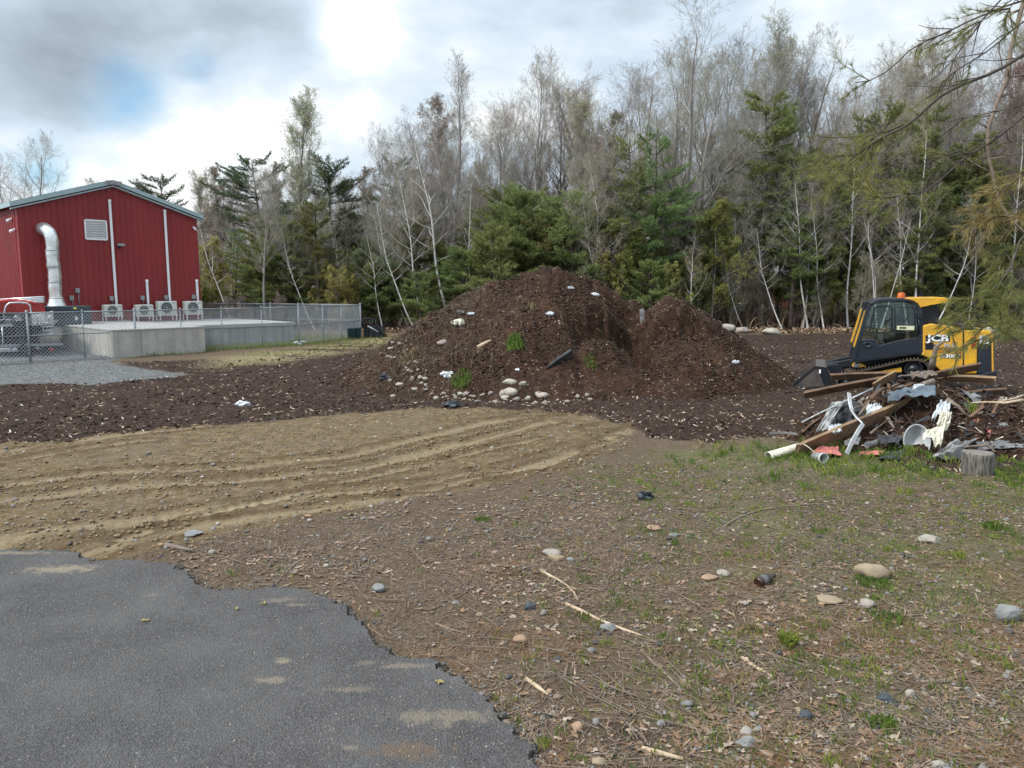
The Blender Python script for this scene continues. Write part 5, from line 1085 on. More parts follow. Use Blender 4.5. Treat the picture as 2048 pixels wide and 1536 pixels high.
# chips, clods and roots of the big pile belong to it as parts
x, y = pts_in(60000, -4.4, 8, 14.3, 20.4, lambda x, y: (PH(x, y) > -.02) * (.10 + 1.0 * sstep(-.08, .25, fbm(x, y, 1.2, 3, 130))) * sstep(20.2, 18.6, y)); z = PH(x, y); k = len(x)
mb = MB(); s_ = .018 + .05 * rng.random(k) ** 3; rocks(mb, np.stack([x, y, z], -1), s_, rng.choice([0, 0, 0, 1], k), .25, .8); o = mb.build('clods', [M['clod'], M['soil']], pile); o['kind'] = 'stuff'
M['chip'] = pm('wood_chip', (.42, .31, .20), (.22, .15, .10), 8, .9); M['chipw'] = pm('pale_chip', (.62, .57, .48), (.42, .37, .30), 8, .85)
def chips(mb, x, y, z, L0, W0, m=0, lift=.3, dirw=None):
    k = len(x); R = rotm(k, full=False); a = (rng.random((k, 1)) - .5) * lift * 2
    l = (L0 * (.4 + rng.random(k) * 1.1))[:, None, None]; w = (W0 * (.5 + rng.random(k)))[:, None, None]
    T = np.array([[-.5, -.5, 0], [.5, -.35, 0], [.5, .4, 0], [-.5, .5, 0]])[None] * np.concatenate([l, w, l * 0 + 1], -1)
    T[:, :, 2] += T[:, :, 0] * a + rng.standard_normal((k, 4)) * W0 * .25; V = np.einsum('kij,kvj->kvi', R, T) + np.stack([x, y, z + .004 + np.abs(a[:, 0]) * l[:, 0, 0] * .5], -1)[:, None]
    mb.add(V.reshape(-1, 3), np.arange(k * 4).reshape(-1, 4), m if not hasattr(m, '__len__') else m); return mb
g = lambda x, y: (PH(x, y) > 0) * (.25 + sstep(0, .3, fbm(x, y, 1.7, 3, 140)) + 1.5 * np.exp(-((x - 2.6) / .9) ** 2 - ((y - 18.9) / .5) ** 2))
x, y = pts_in(5500, -4.4, 8, 14.3, 20, g); mb = MB(); chips(mb, x, y, PH(x, y), .045, .014, rng.choice([0, 0, 0, 1], len(x)), .6); o = mb.build('wood_chips', [M['chip'], M['chipw']], pile); o['kind'] = 'stuff'
def roots(mb, x, y, fn, L0, r0, seed=0, droop=0.0, up=.3):
    for i in range(len(x)):
        n = 5; a = rng.random() * 6.283; P = [np.array([x[i], y[i], float(fn(x[i], y[i]))])]; d = np.array([math.cos(a), math.sin(a) * .6 - droop, up * rng.random()])
        for _ in range(n): d = d + rng.standard_normal(3) * .33; d[2] -= .16 + droop * .3; d /= np.linalg.norm(d); P.append(P[-1] + d * L0 * (.5 + rng.random()) / n)
        mb.tube(P, np.linspace(r0, r0 * .35, n + 1) * (.5 + rng.random()), 4, caps=False)
    return mb
mb = MB(); x, y = pts_in(200, 3.1, 5.2, 16.8, 18.6, lambda x, y: PH(x, y) > .5); roots(mb, x, y, PH, .32, .007, droop=.8)
x, y = pts_in(120, 1.0, 3.1, 17.2, 18.4, lambda x, y: PH(x, y) > .8); roots(mb, x, y, PH, .3, .006, droop=.8)
x, y = pts_in(260, -3.6, -.8, 16.8, 19.2, lambda x, y: PH(x, y) > .1); roots(mb, x, y, PH, .45, .007)
x, y = pts_in(110, -3.0, 7.0, 15, 19.2, lambda x, y: PH(x, y) > .1); roots(mb, x, y, PH, .3, .005)
M['rootb'] = pm('brown_roots', (.17, .115, .08), (.08, .055, .04), 5, .9)
o = mb.build('roots', [M['rootb']], pile); o['kind'] = 'stuff'
M['straw'] = pm('draggled_straw', (.19, .145, .095), (.075, .054, .036), 4, .95)
x, y = pts_in(5200, -3.6, 2.5, 15.2, 19.3, lambda x, y: (PH(x, y) > .03) * np.clip(sstep(.1, -2.0, x - .2 * (y - 16) + 1.2 * fbm(x, y, 1.0, 3, 170)) * .9, .04, 1)); k = len(x); e = .03; gx_ = (PH(x + e, y) - PH(x - e, y)) / (2 * e); gy_ = (PH(x, y + e) - PH(x, y - e)) / (2 * e); d = np.stack([-gx_, -gy_], -1) + rng.standard_normal((k, 2)) * .45; d /= np.linalg.norm(d, axis=1)[:, None]; l = .06 + .20 * rng.random(k); x1, y1 = x + d[:, 0] * l, y + d[:, 1] * l
mb = MB(); mb.segs(np.stack([x, y, PH(x, y) + .02 + .03 * rng.random(k)], -1), np.stack([x1, y1, PH(x1, y1) + .012 + .02 * rng.random(k)], -1), .0045, .003, 3); o = mb.build('straw', [M['straw']], pile); o['kind'] = 'stuff'
FP = np.array([G(*p)[:2] for p in ((770, 765), (800, 776), (850, 790), (900, 799), (960, 803), (1040, 806), (1110, 806), (1190, 805))]); sg = np.linalg.norm(np.diff(FP, axis=0), axis=1); s0 = np.concatenate([[0], np.cumsum(sg)]); t = rng.random(95) * s0[-1]; x = np.interp(t, s0, FP[:, 0]) + rng.standard_normal(95) * .05; y = np.interp(t, s0, FP[:, 1]) + np.abs(rng.standard_normal(95)) * .3 + .05
mb = MB(); rocks(mb, np.stack([x, y, np.maximum(PH(x, y), H(x, y))], -1), .04 + .09 * rng.random(95) ** 2, 0, .15, .7, hi=True); o = mb.build('foot_stones', [M['stone']], pile); o['kind'] = 'stuff'
mb = MB(); x, y = pts_in(9000, 3.3, 9, 8.8, 12.4, lambda x, y: (DH(x, y) > H(x, y) - .02) * .9); s_ = .014 + .05 * rng.random(len(x)) ** 3; rocks(mb, np.stack([x, y, DH(x, y)], -1), s_, 0, .25, .8); o = mb.build('clods', [M['clod']], dpile); o['kind'] = 'stuff'
mb = MB(); x, y = pts_in(1500, 3.6, 9, 9.2, 12.4, lambda x, y: (DH(x, y) > H(x, y))); chips(mb, x, y, DH(x, y), .08, .02, rng.choice([0, 0, 0, 1], len(x)), .7); o = mb.build('wood_chips', [M['brownplank'], M['chipw']], dpile); o['kind'] = 'stuff'
mb = MB(); x, y = pts_in(420, 4, 9, 9.6, 12.4, lambda x, y: (DH(x, y) > .15)); roots(mb, x, y, DH, .30, .006, up=.7); o = mb.build('roots', [M['rootb']], dpile); o['kind'] = 'stuff'
mb = MB(); x, y = pts_in(300, 4.3, 8.6, 9.8, 12.2, lambda x, y: (DH(x, y) > .12)); chips(mb, x, y, DH(x, y) + .02, .17, .045, rng.choice([0, 0, 1, 1, 2], len(x)), .8); o = mb.build('scraps', [M['brownplank'], M['felt'], M['oldwood']], dpile); o['kind'] = 'stuff'
# splintered wood litter on the crest of the rubbish
for k, (a, b, c, d, w) in enumerate(((1795, 762, 1850, 770, .05), (1800, 752, 1860, 758, .04), (1812, 768, 1870, 758, .05), (1786, 772, 1840, 756, .035), (1850, 764, 1895, 756, .05), (1700, 822, 1722, 812, .03), (1722, 824, 1738, 800, .035))):
    board(a, b, c, d, 11.9 - (a < 1760) * 1.0, 12.0 - (a < 1760) * 1.0, w, .022, M['oldwood'] if k % 2 else M['brownplank'], 'splintered lath in the jumble on the crest of the rubbish heap' if k < 5 else 'short lath in the black curled sheet of the rubbish heap', 'lath', 'lath', tilt=.7, group='broken laths on the rubbish heap')
# ------------------------------------------------------------------ individual stones
def stone(px, py, w, h, mat, label, group, seed, name='stone', dep=.8, fn=None, cat='stone', ang=0.0):
    p = hit(px, py + h / 2) ; S_ = np.linalg.norm(p - CAM) / FPX; ww, hh = w * S_, h * S_
    r = np.random.default_rng(seed); V = IV3.copy(); 
    o_ = r.random(3) * 50; n = fbm(V[:, 0] * .9 + o_[0], V[:, 1] * .9 + V[:, 2] * .7 + o_[1], 1.2, 3, seed); V = V * (1 + .42 * n)[:, None]
    for _ in range(5 if ang else 2):
        d = r.standard_normal(3); d /= np.linalg.norm(d); k = V @ d; lim = .62 + .2 * r.random(); V = V - d * (np.clip(k - lim, 0, 9) * (1 if ang else .7))[:, None]
    V = V * [ww / 2, ww / 2 * dep, hh / 2 / .92]; V[:, 2] += hh * .36; V[:, 1] += ww * .3; a = r.uniform(-.3, .3); c_, s_ = math.cos(a), math.sin(a); V[:, :2] = V[:, :2] @ np.array([[c_, s_], [-s_, c_]])
    mb = MB(); mb.add(V + p, IF3, 0, not ang); return tag(mb.build(name, mat, origin=p), label, cat, group)
M['beige'] = pm('beige_fieldstone', (.34, .265, .175), (.22, .17, .115), 4, .85, .15, 40)
M['greyst'] = pm('grey_fieldstone', (.26, .26, .25), (.15, .15, .145), 6, .8, .2, 40)
M['whitest'] = pm('pale_quartz', (.36, .325, .28), (.23, .20, .17), 5, .75, .15, 40)
M['orangest'] = pm('orange_stone', (.34, .23, .15), (.24, .155, .10), 6, .8)
M['darkst'] = pm('dark_bluish_stone', (.075, .082, .088), (.04, .045, .05), 7, .6)
for k, (x, y, w, h, mt_, lab, an) in enumerate(((1747, 1148, 56, 30, 'beige', 'large smooth beige stone in the foreground litter, the biggest one there', 0), (2026, 1230, 42, 32, 'greyst', 'angular pale grey rock at the right edge of the foreground', 1), (1106, 1107, 36, 14, 'whitest', 'flat pale stone in a small cluster in the middle of the foreground', 0), (1110, 1117, 30, 12, 'beige', 'beige flat stone just in front of the pale one of the middle cluster', 0),
        (1140, 1120, 16, 9, 'greyst', 'small grey stone right of the pale flat one', 0), (1450, 1149, 26, 12, 'whitest', 'pale stone left of the brown bottle', 0), (1424, 1157, 30, 8, 'orangest', 'low orange stone left of the bottle beside the pale one', 0), (755, 1177, 28, 16, 'greyst', 'flat grey stone close to the upper asphalt edge', 1),
        (385, 1070, 34, 9, 'greyst', 'flat grey slab at the edge of the tan tracks', 1), (425, 1105, 14, 10, 'whitest', 'round white stone above the asphalt edge', 0), (1216, 1257, 34, 12, 'greyst', 'flat pale bluish stone beside the long pale stick', 1), (1040, 1281, 28, 12, 'orangest', 'orange brown stone left of the long pale stick', 0),
        (1863, 1082, 40, 14, 'whitest', 'wide flat stone above the beige boulder at the right', 1), (1740, 1209, 26, 14, 'whitest', 'pale pinkish stone under the beige boulder', 0), (1495, 1466, 24, 18, 'whitest', 'white triangular stone near the bottom of the picture', 1), (1196, 1526, 26, 12, 'beige', 'beige stone at the very bottom of the picture', 0),
        (1780, 1402, 30, 14, 'darkst', 'flat dark bluish stone among the gravel on the right', 1), (1616, 1434, 28, 15, 'darkst', 'rounded dark stone among the gravel at the lower right', 0), (1311, 1058, 30, 8, 'orangest', 'thin orange stone far left of the bottle in the litter', 0), (1348, 1071, 22, 7, 'greyst', 'small flat grey stone near the thin orange one', 0),
        (1822, 1390, 16, 14, 'whitest', 'round white stone beside the flat dark one', 0), (1060, 1214, 24, 18, 'darkst', 'black lump of asphalt near the centre of the foreground', 1), (1660, 1205, 46, 10, 'beige', 'long low beige slab right of the bottle', 0), (1488, 1208, 20, 8, 'whitest', 'small white flat fragment below the bottle', 1), (960, 1230, 16, 8, 'beige', 'small yellowish stone right of the asphalt edge', 0),
        (1135, 1410, 0, 0, 'beige', '', 0), (1155, 1456, 24, 20, 'orangest', 'orange rounded stone at the lower centre near the asphalt', 0), (1500, 1492, 40, 14, 'greyst', 'flat greenish grey stone below the white triangular one', 1), (1880, 1535, 26, 16, 'whitest', 'white stone cut by the bottom edge at the right', 1), (786, 792, 13, 7, 'whitest', 'lone pale stone on the dark soil left of the pile', 0))):
    if w: stone(x, y, w, h, M[mt_], lab, None, 200 + k, ang=an)
bl = ['biggest rounded stone in the row at the foot of the soil pile', 'long stone lying above the big rounded one', 'round stone alone a little up the slope', 'wide flat boulder at the foot of the pile, right of the middle', 'small pale stone at the right end of the row of stones']
for k, (x, y, w, h) in enumerate(((1021, 784, 30, 18), (1019, 764, 26, 12), (1047, 767, 16, 12), (1081, 790, 28, 14), (1134, 803, 14, 8), (1004, 787, 16, 12), (1012, 795, 20, 8), (934, 788, 20, 10), (920, 787, 12, 8), (948, 793, 10, 6), (965, 790, 12, 7), (1035, 798, 16, 8), (1056, 796, 12, 9), (824, 757, 9, 11), (801, 769, 20, 8), (830, 778, 14, 8), (781, 761, 8, 6), (893, 793, 10, 5), (982, 786, 12, 8), (1175, 790, 10, 8), (889, 684, 30, 12), (908, 790, 8, 6), (1150, 640, 9, 8))):
    stone(x, y, w, h, M['stone'], bl[k] if k < 5 else ('long pale stone half way up the left flank of the pile' if k == 20 else 'yellowish stone in the dug out hollow of the pile' if k == 22 else 'small greyish stone at the foot of the soil pile'), 'stones at the foot of the soil pile', 300 + k)
for k, (x, y, w, h, lab) in enumerate(((1461, 656, 30, 17, 'left grey boulder at the woods edge behind the pile'), (1488, 661, 32, 13, 'middle grey boulder at the woods edge beside the left one'), (1549, 663, 34, 13, 'low wide grey boulder at the woods edge standing apart to the right'), (2020, 665, 60, 26, 'large boulder at the right edge behind the loader'))):
    stone(x, y, w, h, M['stone'], lab, None, 340 + k, name='boulder', cat='boulder')
# bottle
p = hit(1514, 1174); A = frame3(np.array([.8, .55, .06])); bt = thing('bottle', tuple(p + [0, 0, .03]), 'brown glass bottle lying in the leaf litter', 'bottle')
M['brownglass'] = pm('brown_glass', (.035, .012, .006), (.02, .008, .004), 4, .08, spec=.8)
mb = MB(); mb.lathe([(0, .012), (.03, 0), (.037, .006), (.037, .12), (.03, .15), (.016, .17), (.015, .20), (.018, .202), (.018, .21), (.012, .212), (0, .205)], p + [0, 0, .035], 20, 0, np.array([A[1], A[2], A[0]])); mb.build('glass_body', M['brownglass'], bt)
mb = MB(); mb.lathe([(.0375, .05), (.0378, .05), (.0378, .105), (.0375, .105)], p + [0, 0, .035], 20, 0, np.array([A[1], A[2], A[0]])); mb.build('torn_label', M['feltg'], bt)
# individual sticks
sticks = [([(1132, 1211), (1165, 1226), (1200, 1244), (1240, 1260), (1286, 1276)], 7, 'palewood', 'long pale peeled stick across the middle foreground'), ([(1085, 1146), (1112, 1160), (1135, 1174), (1148, 1188), (1156, 1203)], 5, 'palewood', 'curved pale root running right from the small root clump'), ([(1446, 1056), (1475, 1038), (1520, 1022), (1600, 1012), (1695, 1008)], 4.5, 'twig', 'long thin dark branch arching above the bottle'), ([(1546, 1246), (1575, 1240), (1603, 1237)], 5, 'twig', 'short dark stick below the bottle'),
          ([(1400, 1228), (1345, 1200), (1310, 1192)], 2.5, 'twig', 'thin twig between the bottle and the centre'), ([(1386, 1276), (1420, 1300), (1450, 1315), (1490, 1330)], 3, 'twig', 'thin dark twig pointing to the pale splinter'), ([(1284, 1305), (1310, 1332), (1335, 1355), (1368, 1386)], 6, 'twig', 'grey brown stick in the lower middle'), ([(1484, 1320), (1510, 1338), (1545, 1358)], 8, 'palewood', 'broad pale splinter of wood in the lower middle'),
          ([(1052, 1362), (1075, 1378), (1096, 1394)], 9, 'palewood', 'thick pale brown splinter near the asphalt'), ([(1128, 1362), (1136, 1330)], 8, 'oldwood', 'short rotten stub standing between two pale sticks'), ([(1150, 1352), (1149, 1325)], 4, 'palewood', 'short pale stick beside the rotten stub'), ([(1462, 1372), (1466, 1395), (1468, 1418), (1455, 1390), (1475, 1372), (1492, 1358)], 6, 'twig', 'forked grey stick in the lower middle'),
          ([(1284, 1504), (1320, 1512), (1366, 1524)], 12, 'palewood', 'broad pale piece of wood near the bottom edge'), ([(1060, 1518), (1078, 1526), (1095, 1536)], 9, 'whitest', 'white stick at the tip of the asphalt'), ([(332, 1094), (360, 1100), (388, 1106)], 9, 'oldwood', 'split piece of firewood above the asphalt edge'), ([(1800, 1322), (1850, 1324), (1900, 1324), (1935, 1310), (1957, 1282)], 4, 'twig', 'dark twig bending up at the lower right'),
          ([(1846, 1368), (1890, 1364), (1935, 1350), (1968, 1342)], 6, 'twig', 'dark stick at the lower right beneath the bending twig'), ([(1832, 1325), (1860, 1345), (1900, 1352)], 3, 'twig', 'thin grey twig crossing the dark stick at the lower right'), ([(1320, 1382), (1390, 1410), (1455, 1422)], 3.5, 'twig', 'thin stick running right from the grey brown one'), ([(872, 1250), (905, 1262), (942, 1272)], 4, 'twig', 'thin stick lying beside the asphalt edge'),
          ([(800, 1340), (830, 1325), (850, 1308)], 3, 'twig', 'dark twig right beside the upper asphalt bend'), ([(1190, 1440), (1235, 1438), (1290, 1446)], 4, 'twig', 'stick lying over the dark hollow of pine needles'), ([(1368, 1528), (1380, 1505), (1395, 1485)], 4, 'twig', 'dark stick rising from the bottom edge'), ([(1660, 1480), (1760, 1484), (1850, 1480), (1960, 1486)], 3.5, 'twig', 'very long thin twig along the bottom right'),
          ([(1855, 1520), (1862, 1495), (1872, 1470)], 4, 'twig', 'short stick crossing the very long thin twig'), ([(1090, 1445), (1130, 1432), (1160, 1430)], 3, 'twig', 'thin twig left of the orange stone'), ([(985, 1070), (1010, 1062), (1030, 1066)], 2.5, 'twig', 'thin twig by the curled leaves'), ([(1360, 1335), (1330, 1300)], 3, 'twig', 'short dark twig above the grey brown stick'), ([(1660, 1352), (1668, 1375), (1680, 1408)], 3, 'twig', 'upright leaning twig right of the centre bottom'), ([(1235, 1306), (1290, 1330), (1300, 1350)], 3, 'twig', 'thin twig left of the grey brown stick')]
for P_, w, mt_, lab in sticks:
    Q = np.array([hit(*q_) for q_ in P_]); d = np.linalg.norm(Q[0] - CAM); r_ = w * d / FPX / 2; Q[:, 2] += r_ * .7 + .004; k = len(Q); mb = MB(); rr = np.linspace(r_, r_ * .55, k) * (1 + .15 * np.sin(np.arange(k) * 2.7)); mb.tube(Q, rr, 7)
    if k > 3:
        for t_ in (1, 2): b = Q[t_]; e = b + (Q[t_ + 1] - Q[t_]) * .5 + np.array([rng.uniform(-.1, .1), rng.uniform(-.1, .1), .02]); mb.tube([b, e], [r_ * .5, r_ * .2], 5)
    tag(mb.build('stick', M[mt_]), lab, 'stick', 'sticks in the foreground litter')
# things stuck in the pile
limb([(955, 696), (968, 688), (983, 680)], .06, .03, M['palewood'], 'branch_stub', 'pale broken branch stub lying on the left face of the pile', 'branch')
sheet([(1092, 742), (1140, 712), (1146, 722), (1100, 746)], M['felt'], 'roofing_felt', 'black felt strip sticking out of the lower front of the pile', 'felt sheet', .05, seed=40) if False else None
a_ = hit(1090, 738); b_ = hit(1142, 712); A = frame3(b_ - a_); mb = MB(); mb.prism([a_ + [0, -.05, .0], b_ + [0, -.12, -.04], b_ + [0, -.2, .14], (a_ + b_) / 2 + [0, -.18, .10]], [0, .3, .02]); tag(mb.build('felt_strip', M['felt'], bevel=.01), 'black felt strip poking out of the lower front of the pile', 'felt strip')
a_ = hit(1283, 640); mb = MB(); mb.box(a_ + [0, -.10, .06], (.10, .03, .42), 0, frame3(np.array([1, .1, .1]))); tag(mb.build('white_board_scrap', M['foam']), 'small white board stuck upright in the saddle between the two peaks', 'board')
for k, (x, y, s_, lab) in enumerate(((1100, 630, .09, 'torn white bag high on the middle face of the pile'), (895, 752, .15, 'white and black bag at the left foot of the pile'), (942, 630, .08, 'white plastic scrap near the left shoulder of the pile'), (918, 648, .15, 'cream plastic lump on the left shoulder of the pile'), (1470, 727, .08, 'silvery scrap on the right slope of the pile'), (1140, 578, .08, 'curl of white film near the top of the pile'), (1190, 592, .09, 'white film on the right side of the peak'), (922, 627, .10, 'grey bag on the left shoulder next to the white scrap'), (1035, 742, .06, 'pale crumpled film low on the front of the pile'), (770, 758, .13, 'dark blue rag left of the pile foot'), (905, 813, .16, 'dark bluish scrap in the mud before the pile'), (485, 812, .12, 'white plastic scraps on the dark soil in the left middle'), (600, 690, .1, 'tiny white scrap on the grass inside the fence'), (1292, 998, .1, 'black scrap of rubber on the tan ground edge'))):
    p = hit(x, y); n = 14; mb = MB(); V = IV3 * (1 + .9 * fbm(IV3[:, 0] * 2 + k * 7, IV3[:, 1] * 2 + IV3[:, 2], 1.5, 3, k))[:, None] * [s_, s_ * .7, s_ * .5]; mb.add(V + p + [0, 0, .03], IF3, 0, False)
    mtl = M['cream'] if k == 3 else M['navy'] if k in (9, 10) else M['black'] if k == 13 else M['feltg'] if k == 7 else M['bag']; tag(mb.build('plastic_scrap', mtl, origin=p), lab, 'plastic scrap')
# ================================================================== THE WOODS
M['bark_grey'] = pm('grey_bark', (.30, .275, .255), (.17, .15, .14), 3, .9, stretch=(1, 1, .3), rnd=.5)
M['bark_dark'] = pm('dark_bark', (.12, .10, .088), (.065, .054, .048), 3, .9, rnd=.4)
M['bark_white'] = pm('birch_bark', (.66, .63, .60), (.20, .18, .17), 3.2, .7, stretch=(1, 1, 1.6), rnd=.15, detail=6)
e_ = M['bark_white'].node_tree.nodes['Color Ramp'].color_ramp.elements; e_[0].position = .30; e_[1].position = .42
M['twig_grey'] = pm('grey_twigs', (.37, .335, .29), (.27, .24, .205), 1, .9, rnd=.6)
M['twig_brown'] = pm('reddish_brown_twigs', (.34, .285, .225), (.24, .20, .155), 1, .9, rnd=.8)
M['bud'] = pm('pale_buds', (.50, .50, .30), (.36, .36, .20), 2, .8, rnd=.6, trans=.35)
M['budred'] = pm('reddish_buds', (.34, .27, .21), (.25, .19, .15), 2, .8, rnd=.6, trans=.3)
M['olive'] = pm('young_olive_leaves', (.36, .37, .11), (.24, .26, .075), 2, .8, rnd=.7, trans=.35)
M['needle'] = pm('white_pine_needles', (.235, .275, .095), (.145, .18, .06), .9, .7, rnd=.8, trans=.3, c3=(.23, .27, .09))
M['needled'] = pm('dark_pine_needles', (.145, .19, .082), (.08, .115, .053), .9, .7, rnd=.5, trans=.25)
M['nolive'] = pm('olive_pine_needles', (.26, .27, .09), (.15, .17, .055), .9, .7, rnd=.4, trans=.3)
def pyr(seed): return np.random.default_rng(seed)
def perp(d, r):
    v = r.standard_normal(3); v -= d * v.dot(d); return v / (np.linalg.norm(v) + 1e-9)
def leaves(mb, P, size, r, m=1, n=1):
    P = np.repeat(P, n, 0); k = len(P); R = rotm(k, r); s_ = size * (.5 + r.random(k))
    T = np.array([[-.5, -.3, 0], [.5, -.25, .05], [.35, .35, -.05], [-.4, .3, .08]])[None] * s_[:, None, None]
    V = np.einsum('kij,kvj->kvi', R, T) + (P + r.standard_normal((k, 3)) * size * .7)[:, None]; mb.add(V.reshape(-1, 3), np.arange(4 * k).reshape(-1, 4), m, False)
def decid(seed, Hh, form='oval', first=.3, spread=.35, dens=1.0, r0=.13, lean=0.0, bark='bark_grey', twig='twig_grey', leaf=None, nleaf=0, stems=1, upw=.35, lsize=.07, dead=False):
    """bare hardwood: returns trunk mesh builder and crown mesh builder (base at origin)"""
    r = pyr(seed); tm = MB(); cm = MB(); A0 = []; A1 = []; B0 = []; B1 = []; tips = []
    def branch(p, d, L_, rad, lev, up):
        n = (6, 5, 4, 2, 1)[min(lev, 4)]; pts = [p]; dd = d.copy()
        for i in range(n):
            dd = dd + r.standard_normal(3) * (.10 + .05 * lev) + np.array([0, 0, up * .22]); dd /= np.linalg.norm(dd); pts.append(pts[-1] + dd * L_ / n)
        rr = [rad * (1 - .78 * i / n) for i in range(n + 1)]
        for i in range(n): A0.append(pts[i]); A1.append(pts[i + 1]); B0.append(max(rr[i], .0035)); B1.append(max(rr[i + 1], .003))
        if lev >= 3: tips.append(pts[-1])
        if lev >= 4: return
        nc = int((0, 9, 7, 5)[lev] * dens * (.8 + .4 * r.random()))
        for j in range(nc):
            t = .18 + .8 * (j + r.random()) / nc; i = min(int(t * n), n - 1); q = pts[i] + (pts[i + 1] - pts[i]) * (t * n - i); di = pts[i + 1] - pts[i]; di /= np.linalg.norm(di)
            ang = r.uniform(.45, .85); nd_ = di * math.cos(ang) + perp(di, r) * math.sin(ang)
            branch(q, nd_ / np.linalg.norm(nd_), L_ * r.uniform(.38, .62) * (1.1 - .5 * t), rr[i] * .55, lev + 1, up)
    for s_ in range(stems):
        h = Hh * (1 if s_ == 0 else r.uniform(.75, .97)); n = 16; az = r.random() * 6.283 + s_ * 2.4; d = np.array([0, 0, 1.0]); 
        if stems > 1: d = d + .22 * np.array([math.cos(az), math.sin(az), 0]) * (.6 + r.random())
        d = d + np.array([lean, 0, 0]); d /= np.linalg.norm(d); p = np.array([.12 * s_ * math.cos(az), .12 * s_ * math.sin(az), -.25]); P = [p]; w = r.uniform(0, 6.28, 4)
        for i in range(n):
            t = i / n; dd = d + .075 * np.array([math.sin(t * 5 + w[0]) + .6 * math.sin(t * 13 + w[1]), math.sin(t * 6 + w[2]), 0]) + np.array([-lean * .35 * t, 0, 0]); dd /= np.linalg.norm(dd); P.append(P[-1] + dd * h / n / (d[2]))
        P = np.array(P); R_ = r0 * (1 - .93 * np.linspace(0, 1, n + 1) ** .85) + .008; R_[0] *= 1.35; tm.tube(P, R_, 8, caps=False)
        nl = int(19 * dens / stems ** .5)
        for j in range(nl):
            t = first + (1 - first) * ((j + r.random()) / nl) ** .85; k = min(int(t * n), n - 1); f = t * n - k; q = P[k] * (1 - f) + P[k + 1] * f; a = j * 2.4 + r.random()
            u = (t - first) / (1 - first)
            if form == 'oval': L_ = Hh * spread * (.55 + .6 * math.sin(math.pi * min(1, u * .85 + .12))) * .8
            elif form == 'narrow': L_ = Hh * spread * (1 - .65 * u)
            else: L_ = Hh * spread * (1.15 - .7 * u)
            el = (.5 + upw) * (.6 + .5 * u); di = np.array([math.cos(a) * math.cos(el), math.sin(a) * math.cos(el), math.sin(el)])
            branch(q, di, L_ * r.uniform(.6, 1.1), R_[k] * .5, 1, upw)
    A0_, A1_, B0_, B1_ = map(np.array, (A0, A1, B0, B1)); big = B0_ > .014
    cm.segs(A0_[big], A1_[big], B0_[big], B1_[big], 4, 2 if leaf else 1); cm.segs(A0_[~big], A1_[~big], B0_[~big], B1_[~big], 3)
    if leaf and nleaf:
        tp = np.array(tips); sel = tp[r.random(len(tp)) < .9]; leaves(cm, sel, lsize, r, 1, nleaf)
    return tm, cm, bark, [M[twig]] + ([M[leaf]] if leaf else []) + [M[bark]]
